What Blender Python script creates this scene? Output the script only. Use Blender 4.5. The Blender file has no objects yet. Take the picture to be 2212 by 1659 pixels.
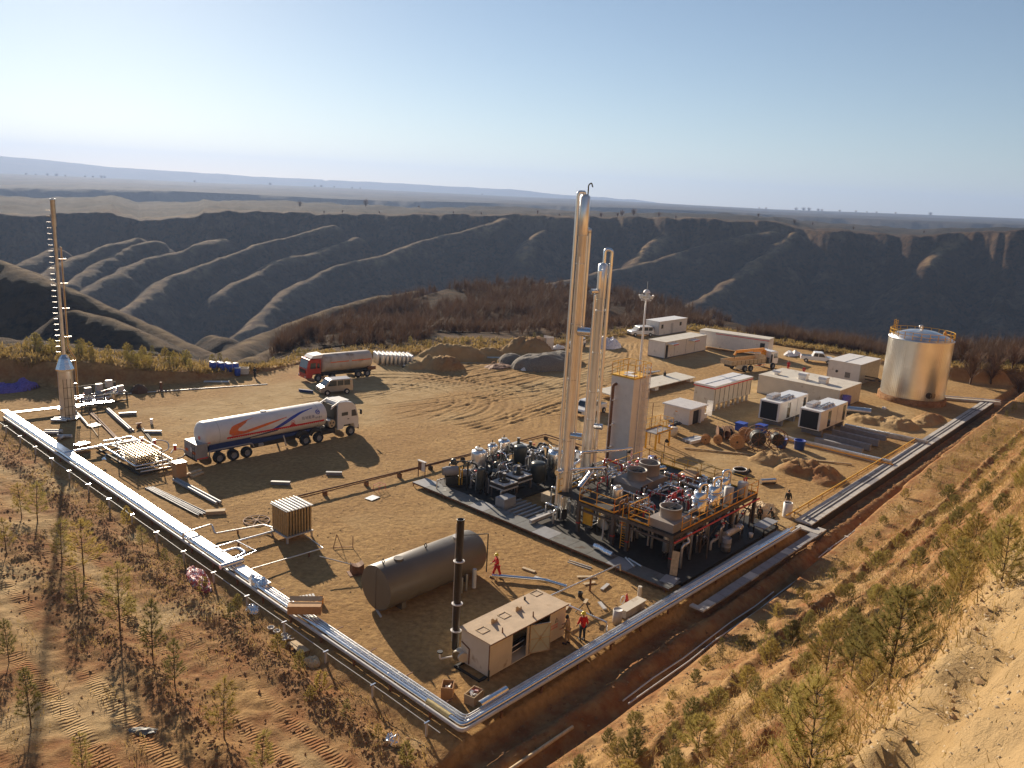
import bpy, math, random
import numpy as np
from mathutils import Vector, Matrix
random.seed(7)
SC = bpy.context.scene
COL = SC.collection
PI = math.pi
# ---------------------------------------------------------------- camera
F, PITCH, ROLL, CH = 1740.0, math.radians(13.2), math.radians(3.2), 25.0
def cam_matrix():
    cp, sp = math.cos(PITCH), math.sin(PITCH)
    M = np.array([[1, 0, 0], [0, -sp, -cp], [0, cp, -sp]])
    c, s = math.cos(ROLL), math.sin(ROLL)
    return np.array([[c, -s, 0], [s, c, 0], [0, 0, 1]]) @ M
CM = cam_matrix()
cam = bpy.data.cameras.new('camera'); cam.sensor_width = 36; cam.lens = F / 2212 * 36
cam.clip_start = 0.1; cam.clip_end = 40000
co = bpy.data.objects.new('camera', cam); COL.objects.link(co)
R3 = Matrix(((CM[0][0], -CM[1][0], -CM[2][0]), (CM[0][1], -CM[1][1], -CM[2][1]), (CM[0][2], -CM[1][2], -CM[2][2])))
mw = R3.to_4x4(); mw.translation = Vector((0, 0, CH)); co.matrix_world = mw
SC.camera = co
# ---------------------------------------------------------------- sky and sun
SUN_EL, SUN_AZ = math.radians(20.0), math.radians(-27.5)      # azimuth from +Y, negative = left
wd = bpy.data.worlds.new("World"); SC.world = wd; wd.use_nodes = True
nt = wd.node_tree; bg = nt.nodes['Background']
sky = nt.nodes.new('ShaderNodeTexSky'); sky.sky_type = 'NISHITA'; sky.sun_disc = False
sky.sun_elevation = SUN_EL; sky.sun_rotation = SUN_AZ
sky.altitude = 1200; sky.air_density = 1.0; sky.dust_density = .35; sky.ozone_density = 1.0
nt.links.new(sky.outputs[0], bg.inputs[0]); bg.inputs[1].default_value = 0.052
sl = bpy.data.lights.new('sun', 'SUN'); sl.energy = 5.0; sl.angle = math.radians(0.6); sl.color = (1.0, 0.85, 0.66)
so = bpy.data.objects.new('sun', sl); COL.objects.link(so)
sd = Vector((math.sin(SUN_AZ) * math.cos(SUN_EL), math.cos(SUN_AZ) * math.cos(SUN_EL), math.sin(SUN_EL)))
so.rotation_euler = sd.to_track_quat('Z', 'Y').to_euler(); so.location = (0, 0, 120)
SC.view_settings.view_transform = 'Standard'; SC.view_settings.look = 'None'
SC.view_settings.exposure = 0.8; SC.view_settings.gamma = 1.0
SC.cycles.volume_bounces = 0; SC.cycles.max_bounces = 6; SC.cycles.caustics_reflective = False
SC.cycles.use_denoising = True
# ---------------------------------------------------------------- frames of reference
SA = math.radians(48.0)
U = np.array([math.cos(SA), math.sin(SA)]); W = np.array([-math.sin(SA), math.cos(SA)])
C0 = np.array([-1.22118699, 34.04947483])
def s2w(u, v): return C0[0] + u * U[0] + v * W[0], C0[1] + u * U[1] + v * W[1]
def w2s(x, y):
    dx, dy = x - C0[0], y - C0[1]
    return dx * U[0] + dy * U[1], dx * W[0] + dy * W[1]
def ray(x, y):
    return CM.T @ np.array([(x - 1106) / F, (y - 829.5) / F, 1.0])
def p3(x, y, r):
    d = ray(x, y); h = math.hypot(d[0], d[1])
    return d[0] / h * r, d[1] / h * r, CH + d[2] / h * r
def az(x, y):
    d = ray(x, y); return math.atan2(d[0], d[1])
# ---------------------------------------------------------------- noise
_T = np.random.RandomState(5).rand(256, 256)
def vn(x, y, s=0):
    xi = np.floor(x).astype(np.int64); yi = np.floor(y).astype(np.int64)
    fx = x - xi; fy = y - yi; fx = fx * fx * (3 - 2 * fx); fy = fy * fy * (3 - 2 * fy)
    xi = xi + s * 17; yi = yi + s * 31
    a = _T[xi & 255, yi & 255]; b = _T[(xi + 1) & 255, yi & 255]
    c = _T[xi & 255, (yi + 1) & 255]; d = _T[(xi + 1) & 255, (yi + 1) & 255]
    return (a * (1 - fx) + b * fx) * (1 - fy) + (c * (1 - fx) + d * fx) * fy - 0.5
def fbm(x, y, s=0, o=4):
    r = 0; a = 1.0
    for k in range(o):
        r = r + a * vn(x, y, s + k); x = x * 2.03 + 5.1; y = y * 2.03 + 1.7; a *= 0.5
    return r
def sst(a, b, x):
    t = np.clip((x - a) / (b - a), 0, 1); return t * t * (3 - 2 * t)
# ---------------------------------------------------------------- materials
MATS = {}
def rgb(*c): return (c[0], c[1], c[2], 1)
def mat(name, col, rough=0.6, metal=0.0, var=0.12, vs=3.0, bump=0.0, bs=20.0, spec=0.5, col2=None, c2s=1.5, c2t=0.55, trans=0.0):
    if name in MATS: return MATS[name]
    m = bpy.data.materials.new(name); m.use_nodes = True; n = m.node_tree; b = n.nodes['Principled BSDF']
    tc = n.nodes.new('ShaderNodeTexCoord')
    no = n.nodes.new('ShaderNodeTexNoise'); no.inputs['Scale'].default_value = vs; no.inputs['Detail'].default_value = 5
    n.links.new(tc.outputs['Object'], no.inputs['Vector'])
    r = n.nodes.new('ShaderNodeMapRange'); r.inputs[1].default_value = 0.3; r.inputs[2].default_value = 0.7
    r.inputs[3].default_value = 1 - var; r.inputs[4].default_value = 1 + var
    n.links.new(no.outputs[0], r.inputs[0])
    mx = n.nodes.new('ShaderNodeMix'); mx.data_type = 'RGBA'; mx.blend_type = 'MULTIPLY'; mx.inputs[0].default_value = 1
    mx.inputs[6].default_value = rgb(*col); n.links.new(r.outputs[0], mx.inputs[7])
    out = mx.outputs[2]
    if col2:
        n2 = n.nodes.new('ShaderNodeTexNoise'); n2.inputs['Scale'].default_value = c2s; n2.inputs['Detail'].default_value = 6
        n.links.new(tc.outputs['Object'], n2.inputs['Vector'])
        r2 = n.nodes.new('ShaderNodeMapRange'); r2.inputs[1].default_value = c2t; r2.inputs[2].default_value = c2t + 0.12
        n.links.new(n2.outputs[0], r2.inputs[0])
        m2 = n.nodes.new('ShaderNodeMix'); m2.data_type = 'RGBA'
        n.links.new(r2.outputs[0], m2.inputs[0]); n.links.new(out, m2.inputs[6]); m2.inputs[7].default_value = rgb(*col2)
        out = m2.outputs[2]
    n.links.new(out, b.inputs['Base Color'])
    b.inputs['Roughness'].default_value = rough; b.inputs['Metallic'].default_value = metal
    b.inputs['Specular IOR Level'].default_value = spec
    if trans: b.inputs['Transmission Weight'].default_value = trans
    if bump:
        n3 = n.nodes.new('ShaderNodeTexNoise'); n3.inputs['Scale'].default_value = bs; n3.inputs['Detail'].default_value = 4
        n.links.new(tc.outputs['Object'], n3.inputs['Vector'])
        bp = n.nodes.new('ShaderNodeBump'); bp.inputs['Strength'].default_value = bump; bp.inputs['Distance'].default_value = 0.052
        n.links.new(n3.outputs[0], bp.inputs['Height']); n.links.new(bp.outputs[0], b.inputs['Normal'])
    MATS[name] = m; return m
m_alu = mat('aluminium_cladding', (.78, .78, .79), .22, 1, .06, 1.2, .25, 2.5)
m_alu2 = mat('dull_aluminium', (.66, .65, .64), .38, 1, .12, 2, .2, 5)
m_clad = mat('column_cladding', (.86, .85, .83), .3, .8, .05, .8, .12, 2)
m_bronze = mat('bronze_fins', (.50, .42, .30), .4, 1, .15, 4)
m_tankclad = mat('tank_cladding', (.86, .84, .77), .3, .88, .07, .5, .3, .9)
m_steel = mat('grey_steel_paint', (.17, .17, .16), .55, .2, .15, 2, 0, 20, .4, (.10, .07, .05), 1.2, .6)
m_dsteel = mat('dark_steel', (.045, .04, .035), .7, .3, .2, 3)
m_brownst = mat('brown_primer_steel', (.11, .088, .075), .6, .2, .2, 3)
m_rust = mat('rusty_steel', (.20, .10, .055), .75, .2, .3, 5)
m_dvess = mat('dark_vessel_paint', (.055, .06, .055), .35, .2, .12, 2)
m_white = mat('white_paint', (.78, .75, .72), .45, 0, .05, 1.5, 0, 20, .5, (.55, .50, .44), 1.0, .66)
m_white2 = mat('white_panel', (.76, .72, .68), .5, 0, .05, 1.5, 0, 20, .4, (.50, .45, .39), .8, .64)
m_cream = mat('cream_panel', (.66, .60, .50), .55, 0, .07, 1, 0, 20, .3, (.42, .33, .23), 1.3, .62)
m_taupe = mat('taupe_panel', (.30, .26, .23), .55, 0, .1, 1.5)
m_lt = mat('light_grey_panel', (.55, .53, .51), .5, 0, .08, 1.5)
m_grey = mat('grey_paint', (.30, .30, .31), .5, 0, .12, 2)
m_conc = mat('concrete', (.52, .49, .45), .9, 0, .14, 2, .3, 12, .2, (.34, .30, .25), 1.0, .58)
m_black = mat('black_rubber', (.02, .02, .02), .8, 0, .2, 4)
m_blackp = mat('black_paint', (.018, .018, .02), .5, 0, .2, 4)
m_mesh = mat('black_louvre', (.012, .012, .014), .8, 0, .3, 30, .4, 60)
m_glass = mat('dark_glass', (.03, .04, .05), .08, 0, .1, 1, 0, 1, .8)
m_red = mat('red_paint', (.55, .035, .025), .45, 0, .12, 3)
m_redcloth = mat('red_cloth', (.60, .02, .02), .85, 0, .15, 8)
m_tan = mat('tan_cloth', (.36, .25, .14), .9, 0, .15, 8)
m_dcloth = mat('dark_cloth', (.03, .035, .03), .9, 0, .2, 8)
m_jean = mat('dark_jeans', (.03, .04, .06), .9, 0, .2, 8)
m_skin = mat('skin', (.42, .24, .16), .6, 0, .05, 8)
m_yhat = mat('yellow_helmet', (.80, .62, .03), .3, 0, .05, 3)
m_oran = mat('orange_rail_paint', (.82, .38, .03), .5, 0, .15, 4)
m_yel = mat('yellow_rail_paint', (.75, .42, .03), .5, 0, .15, 4)
m_truckred = mat('truck_red', (.50, .05, .03), .4, 0, .12, 2, 0, 2, .5, (.28, .10, .06), 1.6, .6)
m_blue = mat('blue_plastic', (.03, .08, .42), .5, 0, .1, 3)
m_navy = mat('navy_paint', (.015, .04, .16), .4, 0, .1, 3)
m_silver = mat('silver_car_paint', (.42, .38, .36), .3, .6, .05, 2)
m_wcar = mat('white_car_paint', (.78, .77, .76), .25, 0, .04, 1)
m_crane = mat('crane_yellow', (.72, .30, .02), .45, 0, .1, 3)
m_wood = mat('wood', (.42, .23, .10), .8, 0, .25, 6)
m_pale = mat('pale_timber', (.55, .42, .26), .8, 0, .2, 5)
m_card = mat('cardboard', (.50, .29, .14), .85, 0, .1, 4)
m_card2 = mat('pale_cardboard', (.58, .43, .26), .85, 0, .1, 4)
m_foil = mat('foil', (.82, .82, .84), .18, 1, .1, 5, .9, 6)
m_rock = mat('rock_wool', (.55, .45, .22), .95, 0, .2, 8)
m_liner = mat('pond_liner', (.42, .46, .48), .4, 0, .1, 1, .5, 2)
m_gravel = mat('gravel', (.20, .175, .145), .95, 0, .3, 9, .8, 14)
m_soilr = mat('red_soil', (.27, .145, .07), .95, 0, .3, 2.2, .9, 4, .1, (.36, .21, .11), 1.5, .5)
m_soily = mat('ochre_soil', (.42, .27, .14), .95, 0, .25, 2.2, .9, 4, .1)
m_purple = mat('purple_net', (.16, .12, .42), .6, 0, .3, 6, .9, 8)
m_tarp = mat('striped_tarp_red', (.45, .06, .07), .5, 0, .3, 6, .9, 8, .5, (.70, .68, .72), 4, .5)
m_tarpw = mat('tarp_pale', (.62, .60, .66), .5, 0, .2, 4, .8, 5)
m_cable = mat('black_cable', (.03, .03, .03), .6, 0, .2, 4)
m_bark = mat('bark', (.10, .065, .04), .9, 0, .3, 8)
m_sleep = mat('grey_sleeper', (.27, .26, .27), .9, 0, .12, 2, .3, 10)
m_dkglass = m_glass
m_lamp = mat('lamp_metal', (.60, .60, .60), .4, .3, .1, 4)
m_orangesticker = mat('orange_band', (.80, .16, .02), .5, 0, .12, 3)
m_redst = mat('red_band', (.70, .02, .02), .5, 0, .1, 3)
m_bluest = mat('blue_band', (.02, .06, .42), .45, 0, .06, 3)
m_texttone = mat('dark_lettering', (.04, .05, .15), .5, 0, .06, 3)
m_redtext = mat('red_lettering', (.68, .20, .16), .5, 0, .06, 3)
m_bluesign = mat('light_blue_sign', (.10, .33, .62), .5, 0, .06, 3)
def leafmat(name, c, tr, var=.3):
    m = bpy.data.materials.new(name); m.use_nodes = True; n = m.node_tree
    b = n.nodes['Principled BSDF']; b.inputs['Roughness'].default_value = .7; b.inputs['Specular IOR Level'].default_value = .2
    oi = n.nodes.new('ShaderNodeObjectInfo'); tc = n.nodes.new('ShaderNodeTexCoord')
    no = n.nodes.new('ShaderNodeTexNoise'); no.inputs['Scale'].default_value = 2.5
    n.links.new(tc.outputs['Object'], no.inputs['Vector'])
    ad = n.nodes.new('ShaderNodeMath'); ad.operation = 'ADD'; n.links.new(oi.outputs['Random'], ad.inputs[0]); n.links.new(no.outputs[0], ad.inputs[1])
    r = n.nodes.new('ShaderNodeMapRange'); r.inputs[1].default_value = .3; r.inputs[2].default_value = 1.6
    r.inputs[3].default_value = 1 - var; r.inputs[4].default_value = 1 + var; n.links.new(ad.outputs[0], r.inputs[0])
    mx = n.nodes.new('ShaderNodeMix'); mx.data_type = 'RGBA'; mx.blend_type = 'MULTIPLY'; mx.inputs[0].default_value = 1
    mx.inputs[6].default_value = rgb(*c); n.links.new(r.outputs[0], mx.inputs[7]); n.links.new(mx.outputs[2], b.inputs['Base Color'])
    t = n.nodes.new('ShaderNodeBsdfTranslucent'); n.links.new(mx.outputs[2], t.inputs[0])
    ms = n.nodes.new('ShaderNodeMixShader'); ms.inputs[0].default_value = tr
    n.links.new(b.outputs[0], ms.inputs[1]); n.links.new(t.outputs[0], ms.inputs[2])
    n.links.new(ms.outputs[0], n.nodes['Material Output'].inputs[0]); return m
m_needle = leafmat('pine_needles', (.32, .26, .08), .5)
m_needled = leafmat('dark_pine_needles', (.21, .18, .06), .45)
m_needley = leafmat('yellow_pine_needles', (.36, .27, .075), .5)
m_grass = leafmat('dry_grass', (.40, .28, .10), .4)
m_twig = leafmat('bare_twigs', (.13, .075, .045), .25, .35)
# ---------------------------------------------------------------- mesh builder
class MB:
    def __init__(s): s.v = []; s.f = []; s.sm = []
    def add(s, vs, fs, sm=False):
        b = len(s.v); s.v += [tuple(p) for p in vs]
        for f in fs: s.f.append([b + i for i in f]); s.sm.append(sm)
        return s
    def bx(s, x0, x1, y0, y1, z0, z1):
        return s.add([(x0, y0, z0), (x1, y0, z0), (x1, y1, z0), (x0, y1, z0), (x0, y0, z1), (x1, y0, z1), (x1, y1, z1), (x0, y1, z1)],
                     [(0, 3, 2, 1), (4, 5, 6, 7), (0, 1, 5, 4), (1, 2, 6, 5), (2, 3, 7, 6), (3, 0, 4, 7)])
    def cb(s, cx, cy, cz, sx, sy, sz, rz=0.0, rx=0.0, ry=0.0):
        M = Matrix.Rotation(rz, 3, 'Z') @ Matrix.Rotation(ry, 3, 'Y') @ Matrix.Rotation(rx, 3, 'X'); vs = []
        for z in (-1, 1):
            for x, y in ((-1, -1), (1, -1), (1, 1), (-1, 1)):
                p = M @ Vector((x * sx / 2, y * sy / 2, z * sz / 2)); vs.append((cx + p.x, cy + p.y, cz + p.z))
        return s.add(vs, [(0, 3, 2, 1), (4, 5, 6, 7), (0, 1, 5, 4), (1, 2, 6, 5), (2, 3, 7, 6), (3, 0, 4, 7)])
    def bar(s, p, q, w=.06, h=None):
        p = Vector(p); q = Vector(q); d = q - p
        if d.length < 1e-5: return s
        h = h or w; d.normalize(); up = Vector((0, 0, 1)) if abs(d.z) < .98 else Vector((0, 1, 0))
        a = d.cross(up).normalized(); b = a.cross(d).normalized(); vs = []
        for c in (p, q):
            for i, j in ((-1, -1), (1, -1), (1, 1), (-1, 1)): vs.append(c + a * i * w / 2 + b * j * h / 2)
        return s.add(vs, [(0, 1, 2, 3), (7, 6, 5, 4), (0, 4, 5, 1), (1, 5, 6, 2), (2, 6, 7, 3), (3, 7, 4, 0)])
    def cyl(s, p, q, r, r2=None, n=12, cap=True):
        p = Vector(p); q = Vector(q); r2 = r if r2 is None else r2; d = (q - p)
        if d.length < 1e-6: return s
        d.normalize(); up = Vector((0, 0, 1)) if abs(d.z) < .98 else Vector((1, 0, 0))
        a = d.cross(up).normalized(); b = a.cross(d).normalized(); A = []; B = []
        for i in range(n):
            t = 2 * PI * i / n; o = a * math.cos(t) + b * math.sin(t); A.append(p + o * r); B.append(q + o * r2)
        s.add(A + B, [(i, (i + 1) % n, n + (i + 1) % n, n + i) for i in range(n)], True)
        if cap: s.add(A, [tuple(range(n - 1, -1, -1))]); s.add(B, [tuple(range(n))])
        return s
    def tube(s, path, r, n=8, cap=True, rr=None):
        P = [Vector(p) for p in path]; rings = []; a = None
        for i, p in enumerate(P):
            d = (P[min(i + 1, len(P) - 1)] - P[max(i - 1, 0)])
            if d.length < 1e-7: d = Vector((0, 0, 1))
            d.normalize()
            if a is None:
                up = Vector((0, 0, 1)) if abs(d.z) < .95 else Vector((1, 0, 0)); a = d.cross(up).normalized()
            else:
                a = (a - d * a.dot(d))
                a = a.normalized() if a.length > 1e-5 else d.orthogonal().normalized()
            b = a.cross(d); R = rr[i] if rr else r; k = 1.0
            if 0 < i < len(P) - 1:
                e1 = (P[i] - P[i - 1]).normalized(); cs = max(.5, abs(e1.dot(d))); k = 1 / cs
            rings.append([p + (a * math.cos(2 * PI * j / n) + b * math.sin(2 * PI * j / n)) * R * (k if len(P) < 4 else 1) for j in range(n)])
        vs = [q for g in rings for q in g]
        s.add(vs, [(i * n + j, i * n + (j + 1) % n, (i + 1) * n + (j + 1) % n, (i + 1) * n + j) for i in range(len(P) - 1) for j in range(n)], True)
        if cap: s.add(rings[0], [tuple(range(n))]); s.add(rings[-1], [tuple(range(n - 1, -1, -1))])
        return s
    def pipe(s, path, r, n=10, br=None): return s.tube(bend(path, br or r * 2.2), r, n)
    def lathe(s, cx, cy, prof, n=20, sm=True):
        vs = []; m = len(prof)
        for r, z in prof:
            for i in range(n): t = 2 * PI * i / n; vs.append((cx + r * math.cos(t), cy + r * math.sin(t), z))
        return s.add(vs, [(k * n + i, k * n + (i + 1) % n, (k + 1) * n + (i + 1) % n, (k + 1) * n + i) for k in range(m - 1) for i in range(n)], sm)
    def prism(s, pts, a, b, axis='z'):
        n = len(pts)
        def P(p, h): return (p[0], p[1], h) if axis == 'z' else ((p[0], h, p[1]) if axis == 'y' else (h, p[0], p[1]))
        vs = [P(p, a) for p in pts] + [P(p, b) for p in pts]
        return s.add(vs, [tuple(range(n - 1, -1, -1)), tuple(range(n, 2 * n))] + [(i, (i + 1) % n, n + (i + 1) % n, n + i) for i in range(n)])
    def build(s, name, m, parent=None, bev=0.0):
        me = bpy.data.meshes.new(name); me.from_pydata(s.v, [], s.f); me.polygons.foreach_set('use_smooth', s.sm); me.materials.append(m); me.update()
        o = bpy.data.objects.new(name, me); COL.objects.link(o)
        if parent: o.parent = parent
        if bev:
            b = o.modifiers.new('b', 'BEVEL'); b.width = bev; b.segments = 2; b.limit_method = 'ANGLE'; b.angle_limit = .6
        return o
def bend(path, br, n=4):
    P = [Vector(p) for p in path]; out = [P[0]]
    for i in range(1, len(P) - 1):
        a = P[i - 1] - P[i]; b = P[i + 1] - P[i]; k = min(br, a.length * .45, b.length * .45)
        A = P[i] + a.normalized() * k; B = P[i] + b.normalized() * k
        for j in range(n + 1):
            t = j / n; out.append(A * (1 - t) ** 2 + P[i] * 2 * t * (1 - t) + B * t * t)
    out.append(P[-1]); return out
def tag(o, label, cat, group=None, kind=None):
    if label: o['label'] = label
    if cat: o['category'] = cat
    if group: o['group'] = group
    if kind: o['kind'] = kind
    return o
def place(o, u, v, z=0.0, rot=0.0):
    x, y = s2w(u, v); o.location = (x, y, z); o.rotation_euler = (0, 0, SA + math.radians(rot)); return o
def thing(name, label, cat, u, v, z=0.0, rot=0.0, group=None):
    o = bpy.data.objects.new(name, None); COL.objects.link(o); o.empty_display_size = .3
    place(o, u, v, z, rot); return tag(o, label, cat, group)
def single(name, mb, m, label, cat, u, v, z=0.0, rot=0.0, group=None, bev=0.0):
    return tag(place(mb.build(name, m, None, bev), u, v, z, rot), label, cat, group)
def copy_tree(o, parent=None):
    c = o.copy(); COL.objects.link(c); c.parent = parent
    for ch in list(o.children): copy_tree(ch, c)
    return c
def dup(o, u, v, z=0.0, rot=0.0, label=None, sc=1.0, mir=False):
    c = copy_tree(o); place(c, u, v, z, rot)
    if label: c['label'] = label
    c.scale = (sc, sc, sc); return c
# ================================================================ TERRAIN
def DR(u): return -.016 * np.clip(np.asarray(u, dtype=float) - 25, 0, 200)
prof_v = np.array([-60, -5.25, -4.75, -4.3, -3.7, -2.9, -2.5, -2.1, -1.5, -1.1, -0.75, 40])
prof_z = np.array([.35, .35, -.1, -1.0, -1.0, -.35, -.25, -.6, -.65, -.55, 0, 0])
RUTS = []
def add_arc(cx, cy, r, a0, a1): RUTS.append(('a', cx, cy, r, a0, a1))
def add_line(p, q): RUTS.append(('l', p, q))
_rr = random.Random(3)
for r in (6.2, 8.0, 10.2, 12.0, 13.9): add_arc(36.5 + r * .10, 51 - r * .05, r, -1.9, 1.6)
for r in (5.0, 7.0): add_arc(57, 50.5, r, 1.8, 4.6)
for k in range(26):
    u0 = 24 + _rr.random() * 34; v0 = 34 + _rr.random() * 26; a = math.radians(_rr.uniform(-22, 14)); L = 14 + _rr.random() * 26
    add_line((u0, v0), (u0 + L * math.cos(a), v0 + L * math.sin(a)))
for k in range(7):
    add_line((46 + k * 1.6, 55 - k * 2.3), (86, 56 - k * 1.3))
for k in range(5): add_line((82, 40 + k * 3), (98, 55 + k * 1.2))
for k in range(4): add_arc(30, 50, 19 + k * 2.2, -1.1, -.1)
def ruts(u, v):
    h = np.zeros_like(u)
    for R in RUTS:
        if R[0] == 'a':
            _, cx, cy, r, a0, a1 = R
            m = (np.abs(u - cx) < r + 2) & (np.abs(v - cy) < r + 2)
            uu, vv = u[m], v[m]; a = np.arctan2(vv - cy, uu - cx)
            mid = (a0 + a1) / 2; da = np.abs((a - mid + PI) % (2 * PI) - PI); w = 1 - sst((a1 - a0) / 2 - .2, (a1 - a0) / 2, da)
            d = np.hypot(uu - cx, vv - cy) - r
        else:
            (x0, y0), (x1, y1) = R[1:]
            m = (u > min(x0, x1) - 2) & (u < max(x0, x1) + 2) & (v > min(y0, y1) - 2) & (v < max(y0, y1) + 2)
            uu, vv = u[m], v[m]; L = math.hypot(x1 - x0, y1 - y0); dx, dy = (x1 - x0) / L, (y1 - y0) / L
            t = (uu - x0) * dx + (vv - y0) * dy; d = -(uu - x0) * dy + (vv - y0) * dx + 1.2 * vn(t * .06 + x0, t * 0 + y0)
            w = sst(0, 3, t) * (1 - sst(L - 3, L, t))
        q = 0
        for o in (-.9, .9):
            e = np.abs(d - o); q = q - .055 * np.exp(-(e / .2) ** 2) + .03 * np.exp(-((e - .38) / .15) ** 2)
        h[m] += q * w
    return h
def near_h(u, v, fine=True):
    """height of the site itself in site coordinates; returns z and a redness mask"""
    vv = v - 0 + DR(u) + .12 * vn(u * .25, u * 0 + 3, 4)
    z = np.interp(vv, prof_v, prof_z)
    d = np.clip(-vv - 5.2, 0, 60)
    hill = .40 * d + .043 * d * d
    hill = np.where(d > 16, .40 * 16 + .043 * 256 + (d - 16) * 1.1, hill)
    ph = (d + .9 * fbm(u * .09, v * .09, 9, 2)) / 3.1
    fr = ph - np.floor(ph)
    hill = hill + (.5 * np.exp(-((fr - .12) / .10) ** 2) - .25 * np.exp(-((fr - .42) / .16) ** 2)) * sst(.8, 2.5, d) * (1 - .6 * sst(14, 18, d))
    er = sst(14, 17, d) * (u < 30); hill = hill + er * (.55 * (np.abs(fbm((u + v * .35) * .55, v * .12, 14, 4)) - .2) + .10 * fbm(u * 2.2, v * 2.2, 15, 4))
    z = z + hill
    # left terrace, a little lower than the pad, rising gently
    lt = sst(-1.1, -2.2, u) * sst(-6, -3, vv)
    z = z * (1 - 0) - .35 * lt + lt * (.10 * np.clip(-u - 4, 0, 60)) + .35 * np.exp(-((u + 3.9 + .5 * vn(v * .2, v * 0, 6)) / .55) ** 2) * sst(-4, -2, vv)
    z = z + .30 * np.exp(-((u + 9.4 + .8 * vn(v * .15, v * 0, 8)) / .7) ** 2) * sst(-4, -2, vv)
    red = np.clip(.0 + .9 * sst(-.9, -1.3, vv) * sst(-6.5, -4.6, vv) + .85 * sst(-1.2, -2.5, u) * sst(-6, -3, vv) * np.clip(1.2 + 1.8 * fbm(u * .3, v * .3, 3, 3), 0, 1), 0, 1)
    red = np.maximum(red, sst(.5, 2, d) * np.clip(.75 + 1.3 * fbm(u * .25, v * .25, 12, 3), 0, 1) * (1 - .6 * sst(12, 16, d)))
    rough = .035 + .12 * sst(-1.2, -2.6, u) + .22 * sst(-4.4, -5.4, vv) + .07 * sst(-.9, -1.6, vv)
    z = z + rough * fbm(u * 1.3, v * 1.3, 1, 5) + .5 * rough * fbm(u * 3.1, v * 3.1, 7, 2) + .06 * fbm(u * .12, v * .12, 2, 2) * sst(-.6, 1, vv)
    # mounds, pond and heaps of the yard
    def mound(cu, cv, ru, rv, h, a=0., s=1, nz=.35):
        nonlocal z, red
        ca, sa = math.cos(a), math.sin(a); x = (u - cu) * ca + (v - cv) * sa; y = -(u - cu) * sa + (v - cv) * ca
        q = np.clip(1 - (x / ru) ** 2 - (y / rv) ** 2, 0, 1)
        z = z + h * np.sqrt(q + 1e-9) * q ** .25 * (1 + nz * .8 * fbm(u * 1.9, v * 1.9, 20, 5)) * (q > 0)
        red = np.maximum(red, np.clip(q * 6, 0, 1) * s)
    mound(52.0, 8.6, 2.6, 1.7, 1.0, -.9, 1, .7); mound(51.6, 5.0, 3.2, 1.9, 1.1, -.9, 1, .7); mound(50.6, 2.8, 2.0, 1.3, .6, 0, 1, .8)
    mound(77.2, 8.6, 1.6, 2.2, .7, 0, 1, .8); mound(78.4, 5.2, 2.6, 2.6, .95, 0, 1, .8); mound(84.5, 3.3, 4.6, 1.5, .75, 0, .9, .8)
    mound(53.6, 60.2, 3.2, 2.2, 1.8, -.6, .6); mound(50.8, 62.5, 2.4, 1.6, 1.1, 0, .6); mound(60.5, 65.5, 5.5, 1.8, 2.0, -.65, .7); mound(73.8, 62.0, 4.6, 2.6, 2.4, -.5, .65)
    mound(66.5, 63.6, 2.6, 1.5, 1.2, -.5, .7); mound(63.3, 59.8, .9, .7, .8, 0, .7)
    z = z - 1.1 * sst(1.0, .6, np.maximum(np.abs((u - 61.2) * .78 + (v - 61.6) * -.62) / 4.2, np.abs((u - 61.2) * .62 + (v - 61.6) * .78) / 1.7))
    z = z - .35 * np.clip(1 - ((u - 66.5) / 3.2) ** 2 - ((v - 6.0) / 5.0) ** 2, 0, 1)
    if fine: z = z + ruts(u, v) * sst(0, 2, vv)
    return z, red
def yh(x): return 829.5 - F * math.tan(PITCH) / math.cos(ROLL) + (x - 1106) * math.tan(ROLL)
# polar description of what lies beyond the yard: (view column, row) of the yard's far edge, top of bank, crest of the near slope
edge = [(-700, 700, 3.0, 3.0, 10), (0, 773, 3.0, 2.5, 14), (201, 785, 2.5, 2.2, 14), (330, 797, 1.7, 1.8, 14), (443, 805, .9, 1.4, 10), (560, 797, .4, 1.0, 6),
        (700, 772, .2, 1.0, 70), (850, 765, .2, 1.0, 108), (960, 757, .3, 1.2, 124), (1100, 752, .4, 1.2, 130), (1250, 738, .3, 1.0, 122), (1380, 718, .2, .8, 100),
        (1500, 712, .1, .8, 70), (1700, 744, .3, .8, 38), (1900, 776, .8, 1.2, 24), (2060, 792, 2.0, 1.6, 22), (2212, 800, 2.4, 2.0, 26), (2900, 800, 3, 2, 40)]
crz = [2.5, 3.0, 2.2, 1.2, 0, -.6, -7.2, -7.0, -4.6, -3.4, -4.0, -5, -5.5, -4, -2.5, .5, 1.5, 2]
eth, eR, eZ, eW, eC, eCZ = [], [], [], [], [], []
for (x, y, zt, w, cw), cz in zip(edge, crz):
    d = ray(x, y); t = (zt - CH) / d[2]; eth.append(math.atan2(d[0], d[1])); r = math.hypot(d[0], d[1]) * t
    eR.append(r - w); eZ.append(zt); eW.append(w); eC.append(r + cw); eCZ.append(cz)
def K(x): return 334.5 + x * .252
def yf(pts, bx): return [(bx + x * .252, 334.5 + y * .252) for x, y in pts]
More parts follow.
